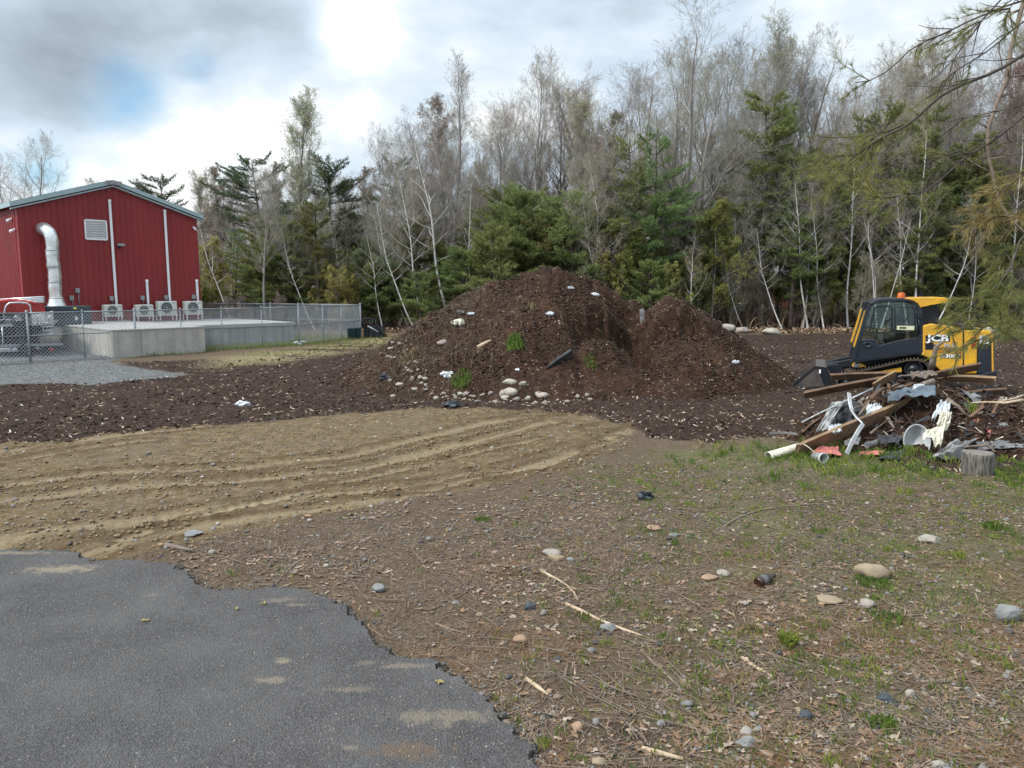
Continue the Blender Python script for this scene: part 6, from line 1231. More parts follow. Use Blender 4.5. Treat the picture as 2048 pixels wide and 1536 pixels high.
def pine(seed, Hh, first=.12, wid=.24, dens=1.0, nm='needle', gap=.15, r0=.16, tuft=.16, top=1.0):
    r = pyr(seed); tm = MB(); cm = MB(); n = 14; P = np.stack([.02 * Hh * np.sin(np.linspace(0, 4, n + 1) + r.random() * 6), .02 * Hh * np.sin(np.linspace(0, 3, n + 1) + r.random() * 6), np.linspace(-.25, Hh, n + 1)], -1)
    R_ = r0 * (1 - .93 * np.linspace(0, 1, n + 1)) + .008; tm.tube(P, R_, 8, caps=False); S0 = []; S1 = []; Q0 = []; Q1 = []; T_ = []; D_ = []
    z = Hh * first
    while z < Hh * .985:
        u = (z / Hh - first) / (1 - first); prof = (.35 + .65 * min(1, u * 3.2)) * (1 - u) ** .5 + .10; nb = r.integers(4, 7)
        for j in range(nb):
            if r.random() < gap: continue
            a = r.random() * 6.283; L_ = Hh * wid * prof * r.uniform(.55, 1.2) * 1.25; k = min(int((z + .25) / (Hh + .25) * n), n - 1); b = np.array([np.interp(z, P[:, 2], P[:, 0]), np.interp(z, P[:, 2], P[:, 1]), z])
            el = -.12 + .55 * u + r.uniform(-.12, .12); d = np.array([math.cos(a) * math.cos(el), math.sin(a) * math.cos(el), math.sin(el)]); m_ = 6; pts = [b]
            for i in range(m_): d = d + r.standard_normal(3) * .07 + [0, 0, .05]; d /= np.linalg.norm(d); pts.append(pts[-1] + d * L_ / m_)
            rb = .012 + L_ * .010
            for i in range(m_): S0.append(pts[i]); S1.append(pts[i + 1]); Q0.append(rb * (1 - .8 * i / m_)); Q1.append(rb * (1 - .8 * (i + 1) / m_))
            ns = int(L_ * 6.5 * dens) + 4
            for i in range(ns):
                t = .25 + .75 * (i + r.random()) / ns; kk = min(int(t * m_), m_ - 1); q = pts[kk] + (pts[kk + 1] - pts[kk]) * (t * m_ - kk); dd = pts[kk + 1] - pts[kk]; dd /= np.linalg.norm(dd)
                sd = np.cross(dd, (0, 0, 1)) * r.choice([-1, 1]); g = dd * .75 + sd * r.uniform(.3, .9) + np.array([0, 0, r.uniform(-.05, .4)]); g /= np.linalg.norm(g); l2 = L_ * .30 * (1.25 - t) * r.uniform(.6, 1.2) + .18
                S0.append(q); S1.append(q + g * l2); Q0.append(.008); Q1.append(.004); nt_ = max(2, int(l2 / .11))
                for x in range(nt_): T_.append(q + g * l2 * (x + .8) / nt_ + r.standard_normal(3) * .03); D_.append(g)
            T_.append(pts[-1]); D_.append(d)
        z += max(.22, Hh * .034) * r.uniform(.7, 1.3)
    cm.segs(np.array(S0), np.array(S1), np.array(Q0), np.array(Q1), 3)
    for (u0, n2) in ((0, 0),):
        pass
    T_ = np.array(T_); D_ = np.array(D_); nn = 8; k = len(T_) * nn; B = np.repeat(T_, nn, 0); D2 = np.repeat(D_, nn, 0) * .55 + r.standard_normal((k, 3)) * .62; D2[:, 2] += .22; D2 /= np.linalg.norm(D2, axis=1)[:, None]
    l = tuft * r.uniform(.6, 1.25, (k, 1)); sd = np.cross(D2, r.standard_normal((k, 3))); sd /= np.linalg.norm(sd, axis=1)[:, None]; w = .017
    V = np.stack([B - sd * w, B + sd * w, B + D2 * l], 1).reshape(-1, 3); cm.add(V, np.arange(k * 3).reshape(-1, 3), 1, False)
    return tm, cm, 'bark_dark', [M['bark_dark'], M[nm]]
PROTO = {}
def proto(key, name, cat, gen):
    PROTO[key] = dict(name=name, cat=cat, gen=gen, root=None)
def plant(key, x, y, h=None, rz=None, label=None, group=None, sx=1.0):
    p = PROTO[key]; z = float(H(x, y))
    if p['root'] is None:
        tm, cm, bk_, cmats = p['gen'](); root = thing(p['name'], (x, y, z), label, p['cat'], group); ORG[root.name] = np.zeros(3)
        tm.build('trunk', M[bk_], root, local=True); cm.build('crown', cmats, root, local=True); p['root'] = root; p['h'] = max(v[:, 2].max() for v in cm.V)
        root.rotation_euler = (0, 0, rz or 0)
    else:
        root = dup(p['root'], (x, y, z), rz or 0, None, label, group)
        if not group and 'group' in root.keys(): del root['group']
    s_ = (h / p['h']) if h else 1.0; root.scale = (s_ * sx, s_ * sx, s_); return root
proto('popA', 'budding_poplar', 'tree', lambda: decid(11, 14, 'oval', .25, .27, 1.3, .17, bark='bark_grey', leaf='bud', nleaf=1, upw=.7, lsize=.05))
proto('popB', 'poplar', 'tree', lambda: decid(12, 15, 'oval', .40, .26, .95, .13, upw=.85))
proto('mapA', 'bare_maple', 'tree', lambda: decid(13, 15, 'oval', .35, .34, 1.15, .17, upw=.6))
proto('mapB', 'bare_maple', 'tree', lambda: decid(14, 14, 'vase', .28, .42, 1.1, .17, upw=.5, stems=2))
proto('mapC', 'bare_maple', 'tree', lambda: decid(15, 15, 'vase', .32, .36, 1.0, .18, upw=.65, stems=3))
proto('mapD', 'bare_tree', 'tree', lambda: decid(16, 11, 'oval', .25, .36, 1.1, .10, upw=.5, twig='twig_brown', bark='bark_grey'))
proto('mapE', 'bare_tree', 'tree', lambda: decid(17, 12, 'narrow', .25, .30, 1.2, .11, upw=.6, twig='twig_brown', leaf='budred', nleaf=1, lsize=.05))
proto('lace', 'budding_tree', 'tree', lambda: decid(18, 15, 'oval', .22, .34, 1.4, .15, upw=.6, leaf='bud', nleaf=1, lsize=.042))
proto('birA', 'birch', 'tree', lambda: decid(19, 12, 'oval', .34, .34, .95, .085, lean=-.2, bark='bark_white', upw=.35))
proto('birB', 'birch', 'tree', lambda: decid(20, 12, 'narrow', .34, .32, .9, .07, lean=.05, bark='bark_white', upw=.6, twig='twig_brown'))
proto('birC', 'birch', 'tree', lambda: decid(21, 11, 'oval', .38, .32, .9, .075, lean=-.36, bark='bark_white', upw=.4))
proto('birD', 'birch_clump', 'tree', lambda: decid(22, 11, 'oval', .4, .26, .8, .065, bark='bark_white', upw=.5, stems=3))
proto('shrubA', 'sapling', 'tree', lambda: decid(23, 5, 'oval', .12, .42, .9, .035, upw=.5, twig='twig_brown', leaf='olive', nleaf=3, lsize=.075, stems=3))
proto('shrubB', 'bare_sapling', 'tree', lambda: decid(24, 5, 'oval', .15, .40, 1.0, .03, upw=.5, twig='twig_brown', stems=4))
proto('olive', 'leafing_tree', 'tree', lambda: decid(25, 9, 'oval', .15, .36, 1.1, .08, upw=.4, twig='twig_brown', leaf='olive', nleaf=4, lsize=.085))
proto('pinA', 'white_pine', 'pine tree', lambda: pine(31, 9, .26, .30, 1.0))
proto('pinB', 'white_pine', 'pine tree', lambda: pine(32, 12, .30, .20, .9, gap=.3))
proto('pinC', 'white_pine', 'pine tree', lambda: pine(33, 7, .20, .34, 1.1))
proto('pinD', 'white_pine', 'pine tree', lambda: pine(34, 13, .45, .24, .9, 'needled', gap=.25, r0=.2))
proto('pinE', 'slender_pine', 'pine tree', lambda: pine(35, 13, .18, .15, 1.2, 'nolive', gap=.1))
proto('pinF', 'low_pine', 'pine tree', lambda: pine(36, 5, .14, .40, .9))
def tr(key, px, Y, top, label, group=None, rz=0.0, sx=1.0):
    """tree whose foot is at distance Y in column px and whose top reaches row `top`"""
    x = W(px, 600, Y)[0]; h = W(px, top, Y)[2] - float(H(x, Y)); return plant(key, x, Y, h, rz, label, group, sx)
tr('popA', 626, 44, 172, 'tall grey budding poplar standing alone above the fence in the left half', rz=.3)
tr('birA', 902, 41.5, 205, 'white birch leaning left just left of the pile, its crown spreading over the gap', rz=.0, sx=1.25)
tr('birB', 938, 42, 330, 'thin straight white birch right beside the leaning one by the pile')
tr('popB', 914, 46, 88, 'tallest bare poplar above the left flank of the pile', rz=1)
tr('popB', 1086, 47, 88, 'tall bare poplar directly above the peak of the pile', rz=2.2, sx=1.25)
tr('popA', 1152, 46, 175, 'budding tree with dense twigs right of the peak of the pile', rz=4)
tr('mapC', 1330, 47, 65, 'left one of the two big vase shaped bare trees behind the saddle of the pile', rz=.4, sx=1.45)
tr('mapC', 1425, 46, 12, 'right and tallest of the two big vase shaped bare trees', rz=2.4, sx=1.3)
tr('lace', 1535, 50, 12, 'huge pale lacy budding tree in the upper right', rz=1.1)
tr('lace', 1800, 49, 55, 'lacy budding tree behind the overhanging pine branches', rz=3.0)
tr('mapA', 1880, 48, 0, 'tall bare tree behind the overhanging branches at the right', rz=1.7)
tr('mapA', 990, 48, 190, 'bare spreading tree between the two tall poplars', rz=.6, sx=1.2)
tr('mapB', 850, 50, 205, 'bare tree with forked trunk left of the tallest poplar', rz=.9)
tr('mapE', 1222, 48, 215, 'reddish twigged tree left of the two vase shaped trees', rz=2.9)
tr('mapD', 1660, 48, 140, 'round bare tree right of the huge lacy one', rz=.2)
tr('popB', 1735, 50, 150, 'bare pole like tree above the loader cab', rz=4.5)
tr('pinA', 1040, 43, 355, 'broad green white pine behind the left of the peak', rz=.5, sx=1.0)
for k, (px, top, key, rz, lab) in enumerate(((1165, 420, 'olive', 1.7, 'yellow green leafing tree right of the peak'), (1330, 470, 'olive', .3, 'yellow green leafing tree over the saddle of the pile'), (880, 480, 'olive', 2.2, 'yellow green leafing tree left of the pile peak'), (700, 500, 'olive', 4.0, 'yellow green leafing tree above the fence corner'), (1560, 400, 'olive', 5.1, 'yellow green leafing tree behind the grey boulders'), (1960, 330, 'olive', 2.6, 'yellow green leafing tree at the right behind the sprays'))): tr(key, px, 44.5, top, lab, None, rz)
tr('pinC', 985, 40.5, 440, 'lower green pine whose branches hang over the left shoulder of the pile', rz=2)
tr('pinC', 1075, 42, 420, 'bushy green pine directly behind the peak of the pile', rz=3.4)
tr('pinB', 1258, 43, 262, 'left of a pair of thin pines behind the saddle', rz=.7)
tr('pinB', 1300, 42, 250, 'right of a pair of thin pines behind the saddle', rz=2.1)
tr('pinE', 1510, 45, 175, 'tall slender yellowish pine standing out in the right half', rz=1.0, sx=1.3)
tr('pinD', 1400, 43, 400, 'dark dense pine under the vase shaped trees', rz=.3, sx=1.2)
tr('pinA', 1750, 45, 195, 'broad pine above the loader, behind the yellow green sprays', rz=2.5, sx=.9)
tr('pinA', 1905, 44, 330, 'bright green dense pine right above the loader tail', rz=1.5)
tr('pinD', 520, 50, 298, 'dark rounded pine top on the skyline right of the red building', rz=.1, sx=1.3)
tr('pinD', 672, 50, 300, 'dark layered pine on the skyline right of the lone poplar', rz=2.0, sx=1.15)
tr('pinD', 790, 52, 308, 'dark pointed pine on the skyline between lone poplar and leaning birch', rz=4.0)
tr('pinD', 342, 56, 340, 'dark pine top looking over the red building roof', rz=1.0, sx=1.2)
tr('pinA', 575, 44, 420, 'green pine mass behind the fence, left of the lone poplar', rz=1.1)
tr('pinC', 545, 43, 470, 'lower green pine behind the board barrier', rz=2.9)
tr('pinC', 745, 42.5, 470, 'green pine at the end of the fence', rz=.9)
tr('pinA', 835, 43, 430, 'green pine left of the leaning birch', rz=4.1)
for k, (px, top, key, rz, lab) in enumerate(((472, 385, 'birC', 0, 'birch leaning left above the board barrier beside the red building'), (630, 425, 'birC', .2, 'thin birch leaning left in front of the lone poplar'), (724, 400, 'birC', -.2, 'birch leaning left behind the fence corner'), (765, 430, 'birA', .1, 'thin birch leaning left near the black grapple'),
        (655, 500, 'birB', 1.0, 'short white birch stem right of the lone poplar'), (832, 370, 'birC', .3, 'first of three birches with crossing stems left of the pile'), (848, 300, 'birA', .15, 'second of three birches with crossing stems left of the pile'), (820, 390, 'birC', .1, 'third of three birches with crossing stems left of the pile'),
        (1240, 350, 'birC', 0, 'birch leaning left rising behind the right side of the peak'), (1225, 250, 'birA', 0, 'second birch leaning left behind the right side of the peak'), (1570, 420, 'birC', -.1, 'white birch with a strong lean left beside the grey boulders'), (1620, 300, 'birA', .1, 'birch with curving white stem right of the boulders'),
        (1608, 330, 'birB', .4, 'upright birch right next to the curving one by the boulders'), (1652, 360, 'birA', 0, 'birch left of the loader cab with dark marks'), (1700, 250, 'birB', 3.0, 'straight white birch rising behind the bucket arm of the loader'), (1760, 400, 'birD', .5, 'birch clump behind the loader cab'),
        (1838, 210, 'birB', 3.4, 'brightest white birch right above the beacon of the loader'), (1820, 330, 'birA', 0, 'birch leaning left behind the loader cab'), (1868, 380, 'birC', 3.14, 'birch arching to the right above the loader tail'), (1490, 480, 'birC', .1, 'thin birch stem left of the grey boulders'), (1380, 460, 'birB', 0, 'birch stem just right of the second peak of the pile'), (1940, 420, 'birB', 1.0, 'white birch stem at the right behind the pine sprays'))):
    tr(key, px, 40.6 + (k * 7 % 5) * .35, top, lab, 'birches along the edge of the woods', rz)
tr('mapB', 75, 60, 262, 'bare tree showing over the left roof of the red building', rz=.4)
tr('olive', 425, 44, 470, 'olive budding tree against the right side of the red building', rz=0)
tr('olive', 620, 46, 440, 'olive leafing tree under the lone poplar', rz=2)
tr('olive', 1100, 44, 410, 'yellow olive leafing tree behind the peak', rz=3)
tr('olive', 1640, 46, 380, 'olive leafing tree behind the birches left of the loader', rz=1)
for k, (px, top, key, rz, sx) in enumerate(((765, 235, 'mapA', 1.2, 1.1), (800, 215, 'mapB', 2.2, 1), (880, 190, 'mapE', .4, 1.1), (950, 215, 'mapC', 1.9, 1.2), (1020, 175, 'mapA', 3.3, 1.1), (1060, 150, 'mapB', .9, 1.1), (1120, 130, 'mapA', 5, 1.0), (1185, 160, 'mapC', 3.1, 1.2), (1260, 110, 'mapA', .2, 1.2), (1290, 90, 'mapC', 5.2, 1.3), (1370, 50, 'popB', 2, 1.2), (1455, 40, 'mapA', 2.7, 1.1), (1490, 90, 'mapC', 1.1, 1.1), (1590, 110, 'mapA', 4.4, 1.2), (1630, 130, 'mapB', 1.4, 1.1), (1700, 110, 'mapC', 2.9, 1.1), (1770, 70, 'mapA', .8, 1.1), (1840, 30, 'popB', 1.8, 1.2), (1930, 20, 'mapC', .5, 1.2), (2000, 10, 'mapA', 2.1, 1.2), (440, 330, 'mapE', 1, 1.2), (470, 345, 'mapA', 2, 1.2), (560, 320, 'mapE', 3, 1.2), (700, 335, 'mapA', 4, 1.2), (590, 340, 'mapB', 5, 1.2), (735, 330, 'mapE', 2.5, 1.2))):
    tr(key, px, 49 + (k * 5 % 7) * .9, top, 'bare grey tree whose fine crown stands above the woods against the sky', 'bare crowns along the skyline', rz, sx)
# the mass of the woods: every tree its own, in rows going back
def envelope(px):
    return float(np.interp(px, [-200, 0, 140, 240, 330, 420, 480, 560, 640, 700, 760, 850, 960, 1080, 1180, 1300, 1400, 1500, 1600, 1700, 1850, 2048, 2300], [370, 380, 380, 345, 350, 345, 330, 320, 325, 340, 330, 315, 295, 280, 275, 250, 235, 225, 200, 175, 130, 110, 120]))
G_ = {'mapA': 'bare grey hardwood standing among the others in the woods', 'mapB': 'bare forked hardwood standing among the others in the woods', 'mapD': 'round bare reddish twigged tree inside the woods', 'mapE': 'narrow bare reddish tree inside the woods', 'birB': 'thin white birch deep in the woods', 'birA': 'leaning white birch deep in the woods', 'popB': 'bare pole like tree deep in the woods', 'pinA': 'broad green pine inside the woods', 'pinB': 'open thin pine inside the woods', 'pinC': 'bushy young pine inside the woods', 'pinD': 'dark high crowned pine inside the woods', 'pinE': 'slender pine inside the woods', 'pinF': 'low spreading pine at the foot of the woods', 'shrubA': 'sapling with small olive leaves at the edge of the woods', 'shrubB': 'bare brown sapling at the edge of the woods', 'olive': 'olive leafing tree inside the woods', 'lace': 'lacy budding tree inside the woods', 'popA': 'budding grey poplar inside the woods'}
R2 = random.Random(5)
rows = [(43, 40, 'mid'), (47, 40, 'mid'), (52, 38, 'mid'), (58, 26, 'far'), (66, 22, 'far'), (76, 20, 'far')]
for Yr, n, kd in rows:
    for i in range(n):
        px = 250 + (2350 - 250) * (i + R2.random()) / n
        if kd == 'far': px = -150 + 2500 * (i + R2.random()) / n
        Yt = Yr + R2.uniform(-2, 2)
        if px < 420 and Yt < 48: continue
        keys = ['mapA', 'mapD', 'mapE', 'mapA', 'mapB', 'birB', 'pinA', 'pinA', 'pinB', 'pinC', 'olive', 'olive', 'popB', 'pinE', 'pinE'] if kd == 'mid' else ['mapA', 'mapD', 'mapE', 'mapE', 'mapD', 'mapB', 'pinD', 'pinD', 'pinA', 'popA']
        k = R2.choice(keys); e = envelope(px); top = e + (R2.uniform(-10, 110) if k[:3] != 'pin' else R2.uniform(70, 230))
        if k == 'pinC': top = R2.uniform(430, 520)
        if k == 'olive': top = R2.uniform(380, 500)
        tr(k, px, Yt, top, G_[k], 'trees of the woods: ' + G_[k], R2.uniform(0, 6.28), R2.uniform(.9, 1.25))
for i in range(46):
    px = 400 + 1900 * (i + R2.random()) / 46; k = R2.choice(['shrubA', 'shrubB', 'shrubA', 'shrubA', 'shrubB', 'pinF']); Yt = R2.uniform(40.5, 44)
    if 1420 < px < 1580 and k != 'shrubB': k = 'shrubB'
    tr(k, px, Yt, R2.uniform(500, 590) if k[:3] != 'pin' else R2.uniform(480, 560), G_[k], 'trees of the woods: ' + G_[k], R2.uniform(0, 6.28), 1.0)
# brush: masses of thin stems nobody could count
r = pyr(77); k = 5200; x = r.uniform(-17, 32, k); y = 41 + 20 * r.random(k) ** 1.5 + (x < -9) * 2.0; z = H(x, y); hgt = .5 + 2.6 * r.random(k) ** 1.6
P0 = np.stack([x, y, z - .05], -1); D_ = r.standard_normal((k, 3)) * .28; D_[:, 2] = 1; P1 = P0 + D_ * hgt[:, None] * .5; P2 = P1 + (D_ + r.standard_normal((k, 3)) * .3) * hgt[:, None] * .45
mb = MB(); mb.segs(P0, P1, .010, .007, 3); mb.segs(P1, P2, .007, .003, 3); bidx = r.integers(0, k, 22000); Q0 = P0[bidx] + (P2[bidx] - P0[bidx]) * r.uniform(.3, 1, (22000, 1)); dd = r.standard_normal((22000, 3)); dd[:, 2] = np.abs(dd[:, 2]); mb.segs(Q0[:12000], Q0[:12000] + dd[:12000] * .22, .004, .002, 3)
lm = Q0[:15000] + dd[:15000] * .2; lq = np.stack([r.uniform(-20, 34, 26000), 43 + 24 * r.random(26000), .2 + 4.6 * r.random(26000) ** 1.3], -1); cl_ = fbm(lq[:, 0] * .5, lq[:, 1] * .5, 1, 3, 71) > -.02; leaves(mb, lq[cl_], .11, r, 1, 2)
tag(mb.build('undergrowth_brush', [M['rootb'], M['olive']], local=True), None, None, kind='stuff')['label'] = 'tangled brown brush under the trees'
# brown leaf and root litter along the edge of the woods
mb = MB(); x = r.uniform(-8, 24, 9000); y = 38.5 + 3.8 * r.random(9000) - (x > 8) * .5; chips(mb, x, y, H(x, y) + .02, .16, .07, r.choice([0, 1, 1], 9000), .8); rx = r.uniform(-6, 24, 260); ry = 38.6 + 2.2 * r.random(260); roots(mb, rx, ry, H, 1.0, .016, up=.8)
o = mb.build('edge_litter', [M['chip'], M['brownplank']], local=True); tag(o, None, None, kind='stuff')
# things seen through the trunks
M['farred'] = pm('far_brick', (.30, .10, .075), (.22, .07, .05), 2, .8); M['farroof'] = pm('far_roof', (.22, .22, .23), (.16, .16, .17), 2, .8)
def far_house(px0, px1, py0, py1, Y, mat, label, name='distant_building', cat='building'):
    a, b = W(px0, py1, Y), W(px1, py0, Y); z0 = 0.0; w = b[0] - a[0]; o = thing(name, ((a[0] + b[0]) / 2, Y, 0), label, cat); mb = MB(); mb.box(((a[0] + b[0]) / 2, Y + 4, b[2] / 2), (w, 8, b[2])); mb.build('wall', mat, o)
    mb = MB(); mb.prism([(a[0] - .4, Y - .4, b[2] + .01), (a[0] - .4, Y + 4, b[2] + 1.4), (a[0] - .4, Y + 8.4, b[2] + .01)], (w + .8, 0, 0)); mb.build('roof', M['farroof'], o)
    mb = MB(); mb.box(((a[0] + b[0]) / 2, Y - .42, b[2] + .02), (w + .8, .06, .25)); mb.build('eave_board', M['white'], o)
    n_ = max(1, int(w / 3))
    for k in range(n_): mb = MB(); mb.box((a[0] + w * (k + .5) / n_, Y - .03, b[2] * .55), (1.1, .08, 1.1)); f_ = mb.build('window', M['white'], o); mb = MB(); mb.box((a[0] + w * (k + .5) / n_, Y - .08, b[2] * .55), (.9, .02, .9)); mb.build('pane', M['dark'], f_)
far_house(1560, 1700, 548, 640, 82, M['farred'], 'low red brick building glimpsed through the trunks left of the loader')
far_house(1395, 1500, 572, 640, 88, M['farred'], 'long low reddish building glimpsed through the trunks right of the pile')
def far_car(px, Y, mat, label, name='parked_car', cat='car', L_=4.6, Hh=1.45):
    c = W(px, 600, Y); c[2] = 0; o = thing(name, tuple(c), label, cat); mb = MB(); h = L_ / 2
    mb.prism([c + [-h, 0, .3], c + [h, 0, .3], c + [h, 0, .8], c + [h * .75, 0, .95], c + [h * .45, 0, 1.0], c + [-h * .5, 0, 1.0], c + [-h, 0, .85]], (0, 1.8, 0)); mb.build('body', mat, o, bevel=.06)
    mb = MB(); mb.prism([c + [h * .45, .1, 1.0], c + [h * .15, .15, Hh], c + [-h * .4, .15, Hh], c + [-h * .62, .1, 1.0]], (0, 1.6, 0)); mb.build('cabin', M['dark'], o, bevel=.04)
    for s_ in (-.62, .62):
        for v in (.08, 1.6): mb = MB(); mb.lathe([(0, -.1), (.2, -.1), (.32, -.08), (.32, .1), (0, .1)], c + [h * s_, v, .32], 14, 0, np.array([(1, 0, 0), (0, 0, 1.0), (0, 1.0, 0)])); mb.build('wheel', M['blackrub'], o)
far_car(1450, 62, pm('pale_blue_car_paint', (.45, .55, .68), (.4, .5, .62), 2, .3), 'pale blue car parked beyond the trunks right of the pile')
far_car(1500, 64, M['white'], 'white car parked beyond the trunks, right of the pale blue one')
far_car(1262, 58, M['bag'], 'white van glimpsed through trunks above the saddle of the pile', 'parked_van', 'van', 5.2, 2.6)

# the wood beyond, one far-off mass of trunks and twigs
r = pyr(900); nT = 900; px = r.uniform(-250, 2400, nT); Yt = r.uniform(82, 112, nT); mbd = MB(); tx = (px - 1024) / FPX * Yt; topz = np.array([W(p_, envelope(p_) + r.uniform(90, 240), y_)[2] for p_, y_ in zip(px, Yt)])
mbd.segs(np.stack([tx, Yt, tx * 0], -1), np.stack([tx + r.standard_normal(nT) * .7, Yt, topz], -1), .16, .03, 4, 1)
nS = 42; ii = np.repeat(np.arange(nT), nS); u = r.random(len(ii)) ** .8; q0 = np.stack([tx[ii], Yt[ii], topz[ii] * (.18 + .82 * u)], -1); sp_ = (topz[ii] * .16 * (1.15 - u))[:, None]; q1 = q0 + r.standard_normal((len(ii), 3)) * sp_ * [1, 1, .35] + np.stack([u * 0, u * 0, topz[ii] * .05], -1); q2 = q1 + r.standard_normal((len(ii), 3)) * .9 * [1, 1, .7] + [0, 0, .6]
mbd.segs(q0, q1, .022, .012, 3, 0); mbd.segs(q1, q2, .016, .006, 3, 0); q3 = q1 + r.standard_normal((len(ii), 3)) * .8 + [0, 0, .5]; mbd.segs(q1, q3, .014, .005, 3, 0)
tag(mbd.build('distant_woods', [M['twig_brown'], M['bark_grey']], local=True), None, None, kind='stuff')
# ================================================================== LOOSE GROUND COVER
rng = np.random.default_rng(99)
notasph = lambda x, y: sdf(x, y, P_ASPH) < -.01
mid_soil = lambda x, y: sdf(x, y, P_SOIL) > -.05
midtan = lambda x, y: sdf(x, y, P_TAN) > -.1
def fan(n, y0, y1, pw=1.0, lim=.74):
    """points with density falling off with distance, inside the visible wedge and a margin"""
    y = y0 * (y1 / y0) ** (rng.random(n) ** pw); x = (rng.random(n) * 2 - 1) * (lim * y + .6); return x, y
def sel(x, y, f): k = f(x, y) > rng.random(len(x)); return x[k], y[k]
# gravel in the foreground
pc = [pm('pebble_%s' % n_, c, tuple(v * .75 for v in c), 30, .8) for n_, c in (('grey', (.20, .19, .18)), ('brown', (.20, .15, .11)), ('dark', (.07, .068, .066)), ('pale', (.38, .34, .29)), ('ochre', (.33, .22, .13)))]
gpatch = lambda x, y: .25 + 1.1 * sstep(-.05, .25, fbm(x, y, 1.3, 4, 201)) + .6 * (x > .8) * (y < 5)
x, y = fan(60000, 2.9, 9.8); x, y = sel(x, y, lambda x, y: notasph(x, y) * (~midtan(x, y)) * gpatch(x, y) * .6 * (DH(x, y) < H(x, y)))
s_ = (.006 + .022 * rng.random(len(x)) ** 3.2) * (1 + (y - 3) * .05); mb = MB(); rocks(mb, np.stack([x, y, H(x, y)], -1), s_, rng.choice(5, len(x), p=[.36, .30, .20, .06, .08]), .2, .7)
tag(mb.build('gravel_stones', pc, local=True), None, None, kind='stuff')
x, y = fan(1100, 2.9, 9.5); x, y = sel(x, y, lambda x, y: notasph(x, y) * (~midtan(x, y)) * (DH(x, y) < H(x, y)) * (.4 + gpatch(x, y)) * .6)
s_ = .025 + .03 * rng.random(len(x)) ** 2; mb = MB(); rocks(mb, np.stack([x, y, H(x, y)], -1), s_, rng.choice(5, len(x), p=[.36, .28, .22, .07, .07]), .2, .62, hi=True)
tag(mb.build('coarse_gravel', pc, local=True), None, None, kind='stuff')
# grit on the asphalt
x, y = fan(14000, 2.6, 6.5); x, y = sel(x, y, lambda x, y: (sdf(x, y, P_ASPH) > .02) * np.clip(.10 + .9 * 1.3 * np.exp(-sdf(x, y, P_ASPH) / .4) + .3 * sstep(.1, .3, fbm(x, y, 1.5, 3, 7)), 0, 1))
mb = MB(); rocks(mb, np.stack([x, y, x * 0 + .018], -1), .004 + .008 * rng.random(len(x)) ** 2, rng.choice(5, len(x)), .2, .7); tag(mb.build('loose_grit', pc, local=True), None, None, kind='stuff')
# broken rim of the asphalt
E2 = pa[(pa[:, 1] > 2.5) & (pa[:, 1] < 6.6) & (pa[:, 0] > -5)]; k = rng.integers(0, len(E2), 700); P_ = E2[k] + rng.standard_normal((700, 2)) * .025; mb = MB(); rocks(mb, np.c_[P_, np.full(700, -.004)], .015 + .035 * rng.random(700) ** 2, 0, .25, .6, sm=False); tag(mb.build('asphalt_crumbs', [M['asphalt']], local=True), None, None, kind='stuff')
# gravel and clods in the tan tracks
tcl = pm('tan_clod', (.24, .175, .10), (.15, .105, .058), 20, .95); x, y = fan(22000, 5.3, 14, lim=.78); x, y = sel(x, y, lambda x, y: midtan(x, y) * (.35 + sstep(-.1, .3, fbm(x, y, 1.4, 4, 211)))); rutted = track_relief(x, y)
s_ = .012 + .045 * rng.random(len(x)) ** 3.5; mb = MB(); rocks(mb, np.stack([x, y, H(x, y)], -1), s_, rng.choice(6, len(x), p=[.13, .13, .02, .10, .10, .52]), .25, .6); tag(mb.build('tan_gravel', pc + [tcl], local=True), None, None, kind='stuff')
# ridges of clods pushed up beside the ruts
mb = MB(); Q = []
for P, w in TRACKS[:9]:
    P = np.array(P); d = np.linalg.norm(np.diff(P, axis=0), axis=1); s0 = np.concatenate([[0], np.cumsum(d)]); n = int(s0[-1] * 90); t = rng.random(n) * s0[-1]; c = np.stack([np.interp(t, s0, P[:, i]) for i in (0, 1)], -1); T = np.stack([np.interp(t + .05, s0, P[:, i]) - np.interp(t - .05, s0, P[:, i]) for i in (0, 1)], -1); T /= np.linalg.norm(T, axis=1)[:, None] + 1e-9
    Q.append(c + np.stack([-T[:, 1], T[:, 0]], -1) * (w * 1.35 + .05 * rng.standard_normal(n))[:, None] * rng.choice([-1, 1], n)[:, None])
Q = np.concatenate(Q); Q = Q[(midtan(Q[:, 0], Q[:, 1])) & (fbm(Q[:, 0], Q[:, 1], 1.1, 3, 215) > -.08)]; rocks(mb, np.c_[Q, H(Q[:, 0], Q[:, 1])], .010 + .038 * rng.random(len(Q)) ** 2.5, 0, .28, .7); tag(mb.build('rut_clods', [tcl], local=True), None, None, kind='stuff')
# clods and chips over the dark soil
x, y = fan(52000, 7.6, 34, .9, .80); x, y = sel(x, y, lambda x, y: mid_soil(x, y) * (PH(x, y) < H(x, y)) * (DH(x, y) < H(x, y)) * (.3 + .9 * sstep(-.1, .3, fbm(x, y, .8, 4, 221))))
s_ = (.014 + .055 * rng.random(len(x)) ** 3) * (1 + .025 * (y - 9)); mb = MB(); rocks(mb, np.stack([x, y, H(x, y)], -1), s_, 0, .28, .62); tag(mb.build('soil_clods', [M['clod']], local=True), None, None, kind='stuff')
x, y = fan(20000, 7.6, 34, .9, .80); x, y = sel(x, y, lambda x, y: mid_soil(x, y) * (PH(x, y) < H(x, y)) * (.25 + sstep(0, .3, fbm(x, y, .9, 4, 231)))); mb = MB(); chips(mb, x, y, H(x, y), .075, .018, rng.choice([0, 0, 0, 1], len(x)), .4); tag(mb.build('soil_chips', [M['chip'], M['chipw']], local=True), None, None, kind='stuff')
